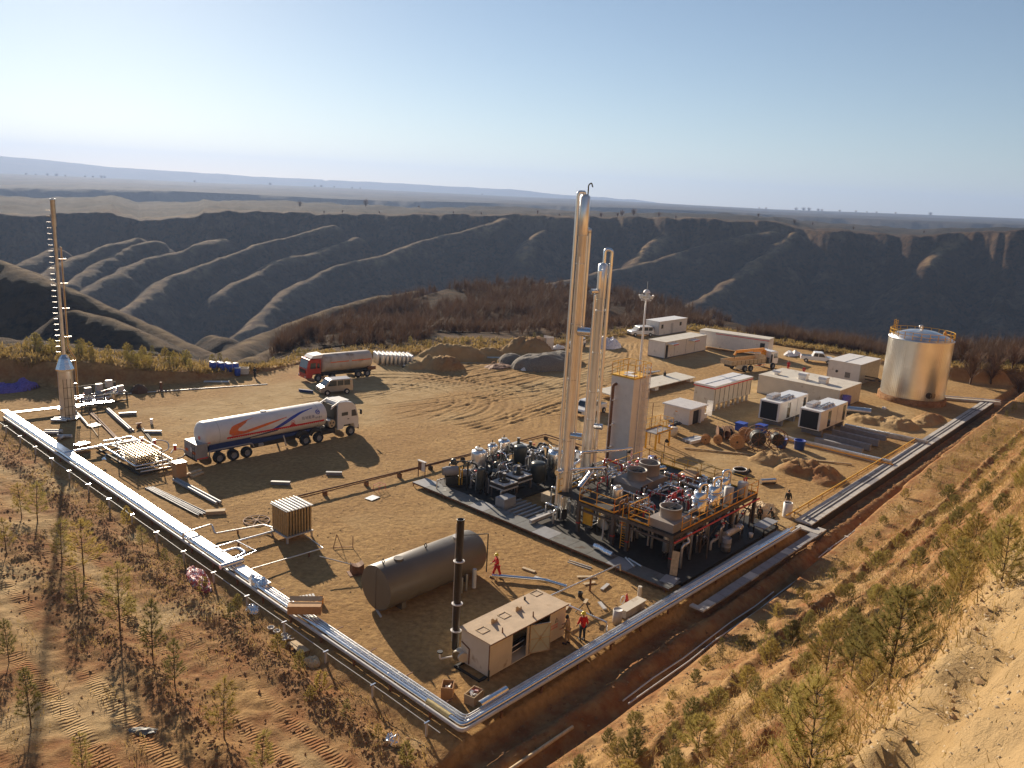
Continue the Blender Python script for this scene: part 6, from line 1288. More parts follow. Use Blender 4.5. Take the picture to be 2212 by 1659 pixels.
def text_on(t, s, x0, ang, size, r, cz, m, name='lettering'):
    cu = bpy.data.curves.new('t', 'FONT'); cu.body = s; cu.size = size; cu.space_character = 1.15
    o = bpy.data.objects.new('t', cu); COL.objects.link(o); bpy.context.view_layer.update()
    me = bpy.data.meshes.new_from_object(o.evaluated_get(bpy.context.evaluated_depsgraph_get())); bpy.data.objects.remove(o)
    for v in me.vertices:
        a = ang + v.co.y / r; X = v.co.x; v.co = (x0 + X, -(r + .012) * math.cos(a), cz + (r + .012) * math.sin(a))
    me.materials.clear(); me.materials.append(m); q = bpy.data.objects.new(name, me); COL.objects.link(q); q.parent = t
# ---- white LNG semi-trailer tanker
t = thing('tanker_truck', 'long white tanker semi-trailer with orange and blue sweeps and a white cab', 'tanker truck', 9.3, 43.25, 0, -1)
TR_, TZ = 1.25, 2.42
tk = tankbody(t, -.9, 11.6, TR_, TZ, m_white)
def strip(keys, m, nm, sm=True, n=36, off=.008):
    vs, fs = cylskin(smooth_strip(keys, n) if sm else interp_strip(keys, n), TR_, 0, TZ, off); MB().add(vs, fs, True).build(nm, m, tk)
strip([(1.0, -.33, -.20), (11.3, -.33, -.20)], m_redst, 'red_stripe', False, 8)
b = MB()
for k in range(46):
    x = 1.05 + k * .222; vs, fs = cylskin([(x, -.37, -.32), (x + .13, -.37, -.32)], TR_, 0, TZ, .007); b.add(vs, fs)
b.build('stripe_scallops', m_redst, tk)
strip([(1.2, .05, .06), (1.35, -.06, .42), (1.7, -.16, .58), (2.4, -.12, .72), (3.1, .80, .86), (3.9, .95, .96)], m_orangesticker, 'orange_sweep')
strip([(1.5, -.18, -.02), (3.0, -.12, .10), (5.0, .16, .34), (7.2, .50, .54)], m_orangesticker, 'orange_sweep', off=.012)
vs, fs = cylskin(smooth_strip([(2.05, .20, .21), (2.4, .06, .40), (3.0, .05, .66), (3.6, .30, .84), (4.4, .36, .92), (6, .5, .95)], 24), TR_, 0, TZ, .016)
MB().add(vs[:5 * 10], [f for f in fs if max(f) < 50], True).build('sweep_gap', m_white, tk)
strip([(5.2, -.34, -.32), (6.4, -.18, .08), (7.6, .22, .48), (8.8, .62, .78), (10.2, .90, .94)], m_bluest, 'blue_sweep')
strip([(1.1, -.72, -.70), (3.0, -.72, -.62), (5.0, -.56, -.40), (6.2, -.42, -.33)], m_navy, 'dark_blue_sweep')
strip([(7.4, -.20, -.19), (7.75, -.20, .0), (8.1, -.20, -.19)], m_redst, 'red_peak', False, 9)
text_on(tk, '\u6db2\u5316\u5929\u7136\u6c14', 1.35, -.16, .34, TR_, TZ, m_redtext); text_on(tk, '\u9646\u5730\u80fd\u6e90', 8.75, .10, .34, TR_, TZ, m_texttone); text_on(tk, '\u9646\u5730\u7269\u6d41', 10.25, .02, .18, TR_, TZ, m_texttone)
def disc(x, a0, r_, m, nm, inner=0):
    vs = []; fs = []; n = 20
    for i in range(n):
        c, s_ = math.cos(2 * PI * i / n), math.sin(2 * PI * i / n)
        for q in (inner, r_): a = a0 + q * s_ / TR_; vs.append((x + q * c, -(TR_ + .014) * math.cos(a), TZ + (TR_ + .014) * math.sin(a)))
    for i in range(n): fs.append((2 * i, 2 * i + 1, (2 * (i + 1) + 1) % (2 * n), (2 * (i + 1)) % (2 * n)))
    MB().add(vs, fs).build(nm, m, tk)
disc(10.6, .50, .24, m_bluest, 'round_emblem', .17); disc(10.6, .50, .07, m_bluest, 'round_emblem'); 
vs, fs = cylskin([(10.38, .47, .52), (10.82, .47, .52)], TR_, 0, TZ, .014); MB().add(vs, fs).build('emblem_bar', m_bluest, tk)
vs, fs = cylskin([(10.5, .55, .63), (10.56, .55, .63)], TR_, 0, TZ, .014); MB().add(vs, fs).build('emblem_bar', m_bluest, tk)
disc(7.75, .02, .22, m_redtext, 'warning_roundel', .17); disc(7.75, .02, .08, m_redtext, 'warning_roundel')
MB().cyl((-1.255, -.4, TZ - .1), (-1.18, -.4, TZ - .1), .18, n=14).build('rear_roundel', m_redtext, tk)
MB().bx(-1.9, -.85, -1.2, 1.2, .55, 1.95).build('rear_cabinet', m_grey, t, .03); MB().bx(-1.93, -1.9, -1.0, -.5, 1.0, 1.25).bx(-1.93, -1.9, .4, .9, 1.0, 1.25).build('tail_lamp', m_orangesticker, t); MB().bx(-1.93, -1.9, -.35, -.05, 1.1, 1.5).build('number_plate', m_white, t); MB().bx(-1.95, -1.85, -1.2, 1.2, .42, .54).build('bumper', m_blackp, t)
MB().prism([(-.8, 1.0), (-.8, 1.9), (4.5, 1.35), (11.0, 1.25), (11.0, 1.05), (4.4, .95)], -.9, .9, 'y').build('chassis_skirt', m_navy, t)
MB().bx(-.7, 3.3, -1.24, -1.20, 1.05, 1.75).build('side_skirt', m_navy, t)
MB().tube(bend([(-.75, -1.25, .7), (-.75, -1.25, 1.2), (3.4, -1.25, 1.2), (3.6, -1.25, .8)], .4), .07, 6).build('mudguard', m_grey, t)
MB().bx(3.6, 8.2, -.95, -.55, .55, .95).build('side_locker', m_dsteel, t); MB().bar((7.2, -.9, .1), (6.9, -.9, 1.2), .12).bar((7.2, .9, .1), (6.9, .9, 1.2), .12).build('landing_leg', m_lt, t)
MB().cyl((4.2, -.9, .75), (4.7, -.9, .75), .2, n=12).build('air_reservoir', m_grey, t)
for x in (0, 1.38, 2.7, 8.9, 10.4):
    wheel(t, x, -1.25, .52, .5); wheel(t, x, 1.25, .52, .5, 1)
wheel(t, 14.3, -1.25, .52, .32); wheel(t, 14.3, 1.25, .52, .32, 1)
MB().bx(8.2, 15.0, -.5, .5, .75, .95).build('tractor_frame', m_blackp, t)
b = MB(); 
for x in (8.9, 10.4): b.tube([(x + .66 * math.cos(a), -1.0, .52 + .66 * math.sin(a)) for a in np.linspace(.3, PI - .3, 9)], .25, 6)
b.build('mudguard', m_dsteel, t)
MB().bx(10.9, 12.6, -1.2, -.5, .55, 1.0).build('fuel_box', m_dsteel, t)
MB().cyl((12.2, -1.2, 1.55), (12.2, 1.2, 1.55), .42, n=20).build('gas_cylinder', m_alu2, t); MB().cyl((12.2, -1.23, 1.55), (12.2, -1.2, 1.55), .38, n=20).build('gas_cylinder_guard', m_pale, t)
for a in (0.5, 2.6, 4.7): MB().cyl((12.2 + .2 * math.cos(a), -1.25, 1.55 + .2 * math.sin(a)), (12.2 + .2 * math.cos(a), -1.231, 1.55 + .2 * math.sin(a)), .09, n=10).build('guard_hole', m_blackp, t)
cab_ = MB().prism([(12.9, .75), (13.55, .75), (13.7, 1.15), (14.9, 1.15), (15.05, .6), (15.5, .6), (15.5, 1.6), (15.42, 2.0), (15.12, 3.0), (14.7, 3.42), (13.9, 3.62), (13.0, 3.62), (12.9, 2.9)], -1.2, 1.2, 'y').build('cab', m_wcar, t, .06)
MB().prism([(14.6, 1.95), (15.28, 1.95), (15.05, 2.62), (14.6, 2.62)], -1.215, -1.203, 'y').build('side_window', m_glass, cab_); MB().prism([(13.4, 2.15), (14.15, 2.15), (14.15, 2.5), (13.4, 2.5)], -1.215, -1.203, 'y').build('side_window', m_glass, cab_)
MB().add([(15.46, -1.05, 1.95), (15.46, 1.05, 1.95), (15.15, 1.0, 2.95), (15.15, -1.0, 2.95)], [(0, 1, 2, 3)]).build('windscreen', m_glass, cab_)
MB().bx(15.5, 15.56, -1.15, 1.15, .45, .95).build('bumper', m_dsteel, cab_); MB().bx(15.52, 15.58, -1.1, -.7, .75, .95).build('headlight', m_lamp, cab_); MB().bx(15.52, 15.58, .7, 1.1, .75, .95).build('headlight', m_lamp, cab_)
MB().bar((15.3, -1.2, 2.6), (15.55, -1.5, 2.6), .04).cb(15.55, -1.5, 2.35, .12, .22, .5).build('mirror', m_blackp, cab_)
MB().bx(12.6, 12.85, -1.1, 1.1, 1.0, 3.3).build('cab_rear_pack', m_dsteel, t); MB().prism([(12.2, 3.0), (12.3, 3.3), (13.2, 3.70), (13.2, 3.62)], -1.1, -1.0, 'y').prism([(12.2, 3.0), (12.3, 3.3), (13.2, 3.70), (13.2, 3.62)], 1.0, 1.1, 'y').build('roof_deflector_wing', m_wcar, t)
MB().bx(13.1, 14.5, -.9, .9, 3.62, 3.66).build('roof_hatch', m_lt, cab_)
MB().bx(14.1, 14.3, -1.22, -1.204, 1.7, 1.78).build('door_handle', m_blackp, cab_)
for x in (.3, 2.9, 5.5, 8.1, 10.7): 
    if x in (.3, 10.7): MB().add([(x + dx, -(TR_ + .01) * math.cos(a), TZ + (TR_ + .01) * math.sin(a)) for a in np.linspace(-1.4, 4.54, 40) for dx in (0, .05)], [(2 * i, 2 * i + 1, 2 * i + 3, 2 * i + 2) for i in range(39)], True).build('weld_band', m_lt, tk)
MB().cyl((5.3, 0, TZ + TR_ - .02), (5.3, 0, TZ + TR_ + .08), .28, n=16).build('manhole', m_lt, tk)
b = MB()
for y in (-.22, .22): b.bar((-1.98, y - .75, .6), (-1.98, y - .75, 2.0), .03)
for k in range(5): b.bar((-1.98, -.97, .7 + k * .28), (-1.98, -.53, .7 + k * .28), .025)
b.build('rear_ladder', m_dsteel, t)
MB().bar((-.6, -1.22, 1.96), (-.85, -1.22, 1.96), .05).bx(-1.88, -.87, -1.22, -1.201, .6, .68).build('reflective_strip', m_redst, t)
# ---- red tanker truck
t = thing('tanker_truck', 'red-cab tanker truck with dusty cream tank, farther back', 'tanker truck', 41.5, 63.4, 0, -8)
m_dtank = mat('dusty_tank_paint', (.58, .50, .42), .5, 0, .1, 1, 0, 1, .4, (.38, .28, .20), .8, .55)
# local x points along +u; the truck faces -u (left)
tk = tankbody(t, -6.2, .9, 1.2, 2.15, m_dtank)
for a, b_ in ((-5.3, -2.6), (-2.2, .7)):
    vs, fs = cylskin([(a, .12, .22), (b_, .12, .22)], 1.2, 0, 2.15, .01); MB().add(vs, fs).build('orange_stripe', m_orangesticker, tk)
MB().cyl((-2.35, 0, 2.15), (-2.3, 0, 2.15), 1.225, n=30).build('tank_strap', m_lt, tk)
MB().bx(-7.4, 1.4, -.45, .45, .75, 1.0).bx(-6.0, .9, -.95, -.55, .6, .85).build('chassis', m_dsteel, t)
for x in (0, -1.35, -5.2, -7.2): wheel(t, x, -1.2, .5, .34); wheel(t, x, 1.2, .5, .34, 1)
MB().bx(.3, 1.5, -1.1, -.9, .8, 1.3).build('rear_light_box', m_rust, t)
cb_ = MB().prism([(-6.65, .9), (-6.65, 2.85), (-6.9, 3.0), (-8.3, 2.95), (-8.62, 1.7), (-8.65, .55), (-7.9, .55), (-7.75, 1.05), (-6.8, 1.05)], -1.2, 1.2, 'y').build('cab', m_truckred, t, .06)
MB().prism([(-8.2, 1.75), (-7.4, 1.75), (-7.4, 2.5), (-8.1, 2.5)], -1.215, -1.203, 'y').prism([(-7.2, 1.75), (-6.85, 1.75), (-6.85, 2.4), (-7.2, 2.4)], -1.215, -1.203, 'y').build('side_window', m_glass, cb_)
MB().add([(-8.63, -1.05, 1.75), (-8.63, 1.05, 1.75), (-8.36, 1.0, 2.8), (-8.36, -1.0, 2.8)], [(0, 1, 2, 3)]).build('windscreen', mat('windscreen_blue', (.10, .14, .16), .06, 0, .1), cb_)
MB().bx(-8.7, -8.655, -.8, .8, 1.1, 1.55).build('grille', m_blackp, cb_); MB().bx(-8.75, -8.66, -1.15, 1.15, .5, .85).build('bumper', m_truckred, cb_)
for y in (-1.05, .75): MB().bx(-8.78, -8.752, y, y + .3, .62, .8).build('headlight', m_lamp, cb_)
MB().prism([(-6.5, 3.0), (-8.0, 3.05), (-7.6, 3.4), (-6.2, 3.5)], -1.0, 1.0, 'y').build('roof_deflector', m_white, cb_)
# ---- cars
def car(label, u, v, rot, L, Wd, H_, m, kind, group=None, name='parked_car'):
    t = thing(name, label, 'car' if kind != 'van' else 'van', u, v, 0, rot, group); z0 = .32
    if kind == 'van': body = [(-L / 2, .35), (L / 2 - .1, .35), (L / 2, .6), (L / 2 - .05, .95), (L / 2 - .55, 1.12), (L / 2 - 1.15, H_ - .08), (L / 2 - 1.5, H_), (-L / 2 + .25, H_), (-L / 2 + .05, H_ - .15), (-L / 2 - .0, 1.0)]
    elif kind == 'suv': body = [(-L / 2, .4), (L / 2 - .05, .4), (L / 2, .75), (L / 2 - .1, 1.0), (L / 2 - 1.15, 1.12), (L / 2 - 1.75, H_ - .05), (L / 2 - 2.1, H_), (-L / 2 + .35, H_ - .03), (-L / 2 + .08, 1.1), (-L / 2, .9)]
    elif kind == 'pickup': body = [(-L / 2, .45), (L / 2 - .05, .45), (L / 2, .8), (L / 2 - .1, 1.0), (L / 2 - 1.15, 1.1), (L / 2 - 1.7, H_ - .05), (L / 2 - 2.0, H_), (L / 2 - 3.2, H_ - .03), (L / 2 - 3.45, 1.1), (-L / 2, 1.08)]
    else: body = [(-L / 2, .35), (L / 2 - .05, .35), (L / 2, .65), (L / 2 - .15, .85), (L / 2 - 1.1, .98), (L / 2 - 1.9, H_ - .03), (L / 2 - 2.3, H_), (-L / 2 + .8, H_ - .05), (-L / 2 + .2, 1.0), (-L / 2, .85)]
    bo = MB().prism(body, -Wd / 2, Wd / 2, 'y').build('body', m, t, .07)
    hb_ = 1.12 if kind != 'car' else .98
    x1 = L / 2 - (1.25 if kind != 'van' else .75); x0 = -L / 2 + (.35 if kind in ('van', 'suv') else (L - 3.3 if kind == 'pickup' else .7))
    n = 3 if kind != 'pickup' else 2; w_ = (x1 - .5 - x0) / n
    for s_ in (-1, 1):
        for k in range(n): MB().prism([(x0 + k * w_ + .05, hb_), (x0 + (k + 1) * w_ - .05 + (.4 if k == n - 1 else 0), hb_), (x0 + (k + 1) * w_ - .05, H_ - .14), (x0 + k * w_ + .05, H_ - .14)], s_ * (Wd / 2 + .012), s_ * (Wd / 2 + .002), 'y').build('side_window', m_glass, bo)
    fx = {'van': (L / 2 - .6, 1.16, L / 2 - 1.12, H_ - .14), 'suv': (L / 2 - 1.15, 1.17, L / 2 - 1.68, H_ - .12), 'pickup': (L / 2 - 1.15, 1.15, L / 2 - 1.62, H_ - .12), 'car': (L / 2 - 1.12, 1.02, L / 2 - 1.82, H_ - .1)}[kind]
    MB().add([(fx[0] + .03, -Wd / 2 + .12, fx[1]), (fx[0] + .03, Wd / 2 - .12, fx[1]), (fx[2] + .03, Wd / 2 - .16, fx[3]), (fx[2] + .03, -Wd / 2 + .16, fx[3])], [(0, 1, 2, 3)]).build('windscreen', m_glass, bo)
    MB().bx(-L / 2 - .01, -L / 2 + .0, -Wd / 2 + .2, Wd / 2 - .2, 1.15, H_ - .2).build('rear_window', m_glass, bo) if kind in ('van', 'suv') else None
    MB().bx(L / 2 + .0, L / 2 + .02, -Wd / 2 + .35, Wd / 2 - .35, .55, .78).build('grille', m_blackp, bo)
    for y in (-Wd / 2 + .05, Wd / 2 - .35): MB().bx(L / 2 - .02, L / 2 + .015, y, y + .28, .72, .88).build('headlight', m_lamp, bo)
    for y in (-Wd / 2 + .02, Wd / 2 - .2): MB().bx(-L / 2 - .015, -L / 2 + .02, y, y + .16, .75, 1.05).build('tail_lamp', m_redst, bo)
    for x in (-L / 2 + .85, L / 2 - .85):
        wheel(t, x, -Wd / 2 + .05, .34, .22, -1, m_alu2); wheel(t, x, Wd / 2 - .05, .34, .22, 1, m_alu2)
    if kind == 'pickup': MB().bx(-L / 2 + .15, L / 2 - 3.55, -Wd / 2 + .12, Wd / 2 - .12, 1.085, 1.10).build('load_bed', m_blackp, bo)
    if kind == 'suv':
        for y in (-.6, .6): MB().bar((-L / 2 + .7, y, H_ + .05), (L / 2 - 2.3, y, H_ + .05), .04).build('roof_rail', m_lt, bo)
car('silver-brown minivan parked between the two tanker trucks', 32.5, 57.0, 166, 4.2, 1.65, 1.9, m_silver, 'van')
car('white off-road car parked before the white container', 105.6, 61.0, 151, 4.9, 1.95, 1.9, m_wcar, 'suv')
car('white car half hidden behind the columns near the plastic sheeting', 84.6, 60.0, 200, 4.6, 1.8, 1.55, m_wcar, 'suv')
car('white pickup parked close behind the pale tower and columns', 51.2, 31.8, 185, 5.2, 1.85, 1.75, m_wcar, 'pickup')
car('white pickup parked by the cube cabin, far right', 110.9, 28.6, -62, 5.3, 1.9, 1.8, m_wcar, 'pickup')
# ---- crane truck
t = thing('crane_truck', 'flatbed crane truck with yellow folding crane and pale sideboards', 'crane truck', 93.0, 33.2, 0, -14)
MB().bx(-3.9, 4.0, -1.2, 1.2, 1.15, 1.25).bx(-3.9, 4.0, -1.22, -1.16, 1.25, 1.85).bx(-3.9, 4.0, 1.16, 1.22, 1.25, 1.85).bx(-3.92, -3.86, -1.16, 1.16, 1.25, 1.85).bx(3.94, 4.0, -1.16, 1.16, 1.25, 2.3).build('dropside_bed', m_pale, t)
b = MB()
for k in range(9): b.bx(-3.8 + k * .95, -3.74 + k * .95, -1.25, -1.221, 1.2, 1.85)
b.build('sideboard_post', m_rust, t)
MB().bx(-3.8, 6.0, -.45, .45, .8, 1.1).build('chassis', m_dsteel, t); MB().bx(-2.8, -.2, -1.15, -1.05, .5, 1.1).build('mud_panel', m_cream, t)
for k in range(3): MB().bx(1.4, 4.1, -1.1, -1.06, .55 + k * .2, .62 + k * .2).build('side_guard', m_white if k != 1 else m_redst, t)
for x in (-1.0, .35, 5.6): wheel(t, x, -1.15, .5, .32); wheel(t, x, 1.15, .5, .32, 1)
MB().bx(4.35, 4.9, -1.1, 1.1, .9, 1.8).build('crane_base', m_dsteel, t); MB().bx(4.35, 4.9, -.3, .3, 1.8, 3.0).build('crane_column', m_crane, t, .03)
MB().bar((4.6, 0, 3.1), (-1.8, .1, 3.05), .34, .38).bar((4.4, 0, 2.75), (2.2, .05, 2.85), .2).build('crane_boom', m_crane, t); MB().bar((-1.8, .1, 3.0), (-2.2, .1, 2.5), .26).build('boom_tip', m_crane, t); MB().cyl((-2.1, .1, 2.45), (-2.1, .1, 1.95), .06).build('hook', m_dsteel, t)
cb_ = MB().prism([(5.05, .8), (6.9, .8), (6.95, 1.5), (6.75, 2.75), (6.4, 2.85), (5.05, 2.85)], -1.2, 1.2, 'y').build('cab', m_wcar, t, .05)
MB().prism([(5.75, 1.75), (6.7, 1.75), (6.55, 2.5), (5.75, 2.5)], -1.215, -1.203, 'y').build('side_window', m_glass, cb_); MB().bx(5.05, 5.5, -1.21, -1.19, 1.0, 2.4).build('dark_panel', m_dsteel, cb_)
# ================================================================ PEOPLE
def skinmesh(name, V, E, Rr, m, parent, lvl=1):
    me = bpy.data.meshes.new(name); me.from_pydata(V, E, []); me.materials.append(m); o = bpy.data.objects.new(name, me); COL.objects.link(o); o.parent = parent
    md = o.modifiers.new('skin', 'SKIN'); md.use_smooth_shade = True
    for i, r in enumerate(Rr): me.skin_vertices[0].data[i].radius = (r, r)
    me.skin_vertices[0].data[0].use_root = True
    s_ = o.modifiers.new('sub', 'SUBSURF'); s_.levels = lvl; s_.render_levels = lvl; return o
def person(label, u, v, z, rot, h=1.8, top=m_redcloth, legs=m_jean, hat=m_yhat, stride=.0, lean=.0, arms=((.05, .0), (.05, .0)), coat=.0):
    """faces local +x; arms = (forward, outward) swing of each hand"""
    t = thing('person', label, 'person', u, v, z, rot); k = h / 1.78
    L = lean
    hipz = .92; pel = (0, 0, hipz); chest = (L * .35, 0, 1.30); neck = (L * .5, 0, 1.49); head = (L * .55 + .02, 0, 1.60)
    V = [pel, (L * .15, 0, 1.08), chest, neck, head, (head[0] + .01, 0, 1.70)]; E = [(0, 1), (1, 2), (2, 3), (3, 4), (4, 5)]; R_ = [.13, .125, .15, .058, .085, .07]
    hands = []
    for s_, (fw, ou), st in ((1, arms[0], stride), (-1, arms[1], -stride)):
        b = len(V); sh = (L * .45, s_ * .17, 1.43); el = (L * .4 + fw * .35 - .02, s_ * (.23 + ou * .4), 1.16); wr = (L * .35 + fw, s_ * (.25 + ou), .92 + abs(fw) * .35)
        V += [sh, el, wr]; E += [(2, b), (b, b + 1), (b + 1, b + 2)]; R_ += [.065, .045, .03]; d = Vector(wr) - Vector(el); d.normalize(); w_ = b + 2
        p1 = tuple(Vector(wr) + d * .07); V.append(p1); E.append((w_, b + 3)); R_.append(.032)
        for j, (o_, ln) in enumerate(((-.03, .065), (-.01, .08), (.01, .075), (.03, .06))):
            V.append((p1[0] + d.x * ln + o_, p1[1] + d.y * ln, p1[2] + d.z * ln)); E.append((b + 3, len(V) - 1)); R_.append(.009)
        V.append((p1[0] + .05, p1[1] - s_ * .015, p1[2] - .01)); E.append((b + 3, len(V) - 1)); R_.append(.010)
        b = len(V); V += [(st * .12, s_ * .10, .86), (st * .55 + .02, s_ * .11, .48), (st * 1.0 - (.0), s_ * .12, .08), (st * 1.0 + .13, s_ * .125, .04)]; E += [(0, b), (b, b + 1), (b + 1, b + 2), (b + 2, b + 3)]; R_ += [.095, .062, .042, .036]
    V = [(a * k, b_ * k, c * k) for a, b_, c in V]; R_ = [r * k for r in R_]
    skinmesh('body', V, E, R_, m_skin, t)
    # clothes follow the body
    cv = [(0, 0, hipz - .04 - coat), (L * .15, 0, 1.08), (L * .35, 0, 1.30), (L * .47, 0, 1.45)]; ce = [(0, 1), (1, 2), (2, 3)]; cr = [.165, .155, .18, .09]
    for s_, (fw, ou) in ((1, arms[0]), (-1, arms[1])):
        b = len(cv); cv += [(L * .45, s_ * .17, 1.43), (L * .4 + fw * .35 - .02, s_ * (.23 + ou * .4), 1.16), (L * .35 + fw * .95, s_ * (.25 + ou * .96), .95 + abs(fw) * .33)]; ce += [(2, b), (b, b + 1), (b + 1, b + 2)]; cr += [.085, .065, .052]
    skinmesh('jacket', [(a * k, b_ * k, c * k) for a, b_, c in cv], ce, [r * k for r in cr], top, t)
    lv = [(0, 0, .93)]; le = []; lr = [.14]
    for s_, st in ((1, stride), (-1, -stride)):
        b = len(lv); lv += [(st * .12, s_ * .10, .84), (st * .55 + .02, s_ * .11, .48), (st * 1.0, s_ * .12, .12)]; le += [(0, b), (b, b + 1), (b + 1, b + 2)]; lr += [.115, .085, .07]
    skinmesh('trousers', [(a * k, b_ * k, c * k) for a, b_, c in lv], le, [r * k for r in lr], legs, t)
    for s_, st in ((1, stride), (-1, -stride)): MB().cb((st + .05) * k, s_ * .12 * k, .045 * k, .27 * k, .10 * k, .09 * k).build('boot', m_blackp, t, .02)
    hx, hz = head[0] * k, 1.66 * k
    if hat: MB().lathe(hx, 0, [(.155 * k, hz + .0), (.125 * k, hz + .02), (.115 * k, hz + .08), (.07 * k, hz + .13), (0, hz + .145)], 14).build('helmet', hat, t)
    else: MB().lathe(hx - .01, 0, [(.098 * k, hz - .06), (.105 * k, hz), (.085 * k, hz + .08), (.04 * k, hz + .115), (0, hz + .12)], 12).build('hair', m_blackp, t)
    fx = hx + .085 * k
    MB().cb(fx + .01, 0, hz - .05, .03, .025, .05).build('nose', m_skin, t); MB().cb(fx - .002, .035, hz - .02, .012, .025, .012).cb(fx - .002, -.035, hz - .02, .012, .025, .012).build('eyes', m_blackp, t); MB().cb(fx - .005, 0, hz - .10, .012, .05, .012).build('mouth', m_redtext, t)
    return t
person('worker in red jacket, dark jeans and yellow helmet by the open container door', 10.25, 1.0, 0, 60, 1.82, m_redcloth, m_jean, m_yhat, .02, 0, ((.1, .05), (.05, .06)), .12)
person('worker in tan overalls and dark cap at the container corner', 9.3, 1.35, 0, 110, 1.8, m_tan, m_tan, None, .06, .15, ((.25, .0), (.3, .0)), .1)
person('worker in red bending behind the far end of the beige container', 10.5, 2.9, 0, 150, 1.7, m_redcloth, m_redcloth, None, .1, .5, ((.35, 0), (.35, 0)))
person('worker in red overalls and yellow helmet pulling at the end of the big tank', 12.15, 9.7, 0, 150, 1.78, m_redcloth, m_redcloth, m_yhat, -.28, .12, ((.25, .0), (.3, -.05)))
person('man in dark green jacket standing by the white-painted pipe stub right of the platform', 40.3, 2.05, 0, 215, 1.75, m_dcloth, m_tan, None, .0, .0, ((.0, .05), (.1, .05)), .1)
person('dark-clothed worker crouching by the scrap heap, left one', 36.2, 2.6, -.35, 200, 1.6, m_dcloth, m_dcloth, None, .15, .5, ((.35, 0), (.3, 0)))
person('dark-clothed worker bending at the scrap heap, right one', 36.6, 1.6, -.35, 160, 1.6, m_dcloth, m_dcloth, None, .1, .7, ((.35, 0), (.3, 0)))
person('man in dark clothes standing alone before the boards in the far yard', 75.0, 33.7 + 2.6, 0, 230, 1.5, m_dcloth, m_dcloth, None, .02, 0, ((.12, -.1), (.12, -.1)), .05)
person('man in black walking near the far edge beside the blue barrels', 28.8, 69.3, gz(28.8, 69.3), 40, 1.5, m_dcloth, m_dcloth, None, .18, 0, ((.1, .0), (-.1, .0)), .05)
person('person in dark clothes standing among the blue barrels', 26.4, 73.9, gz(26.4, 73.9), 0, 1.5, m_dcloth, m_dcloth, None, .0, 0, ((.1, .0), (.1, .0)))
person('worker in red standing by the crane truck cab', 99.6, 28.6, 0, 200, 1.6, m_redcloth, m_redcloth, None, .05, .2, ((.2, .0), (.2, .0)), .05)
person('worker in red half hidden behind the long cabin', 98.6, 25.6, -.2, 200, 1.55, m_redcloth, m_redcloth, None, .05, .3, ((.2, .0), (.2, .0)))
t = thing('pipe_stub', 'white upright pipe stub with black open mouth in front of the man in green', 'pipe', 38.6, 1.3); MB().lathe(0, 0, [(.38, 0), (.38, 1.25), (.33, 1.25), (.33, .2)], 18).build('shell', m_white, t); MB().cyl((0, 0, 1.15), (0, 0, 1.16), .33, n=16).build('dark_mouth', m_blackp, t)
# ---- gas cylinders
gc = thing('gas_cylinder', 'silver gas cylinder standing in the packed cluster right of the red tanker', 'gas cylinder', 47.5, 67.5, 0, 0, 'silver gas cylinders in a packed cluster')
MB().lathe(0, 0, [(0, 0), (.24, 0), (.25, .05), (.25, 1.35), (.2, 1.5), (.08, 1.58), (0, 1.58)], 12).build('body', m_alu2, gc); MB().cyl((0, 0, 1.56), (0, 0, 1.72), .09, n=8).build('valve_guard', m_alu, gc)
k = 0
for i in range(9):
    for j in range(5):
        if k: dup(gc, 47.4 + i * .42 + j * .18, 68.3 - i * .42 + j * .5 - 1.2, 0, 0)
        k += 1
# ---- blue barrels far left of centre
bb = thing('blue_barrel', 'blue plastic barrel in the group at the far edge of the yard', 'barrel', 25.2, 73.2, gz(25.2, 73.2), 0, 'blue barrels at the far edge')
MB().lathe(0, 0, [(0, 0), (.36, 0), (.38, .5), (.36, 1.0), (0, 1.02)], 12).build('body', m_blue, bb); MB().lathe(0, 0, [(.37, 1.0), (.37, 1.05), (0, 1.06)], 12).build('lid', m_white, bb)
for k in range(1, 8): _u, _v = 25.2 + (k % 4) * .75 + .2 * (k // 4), 73.2 - (k % 4) * .65 + .8 * (k // 4); dup(bb, _u, _v, gz(_u, _v))
openbox('wooden_crate', 'cream open crate beside the blue barrels', 28.3, 71.6, gz(28.3, 71.6), 1.6, 1.0, .8, m_cream, -40, 2)
single('blue_sheet', MB().cb(0, 0, .08, 3.0, .6, .05, 0, .05), m_lt, 'long light blue-grey sheet lying before the blue barrels', 'sheet', 23.8, 69.9, 0, -35)
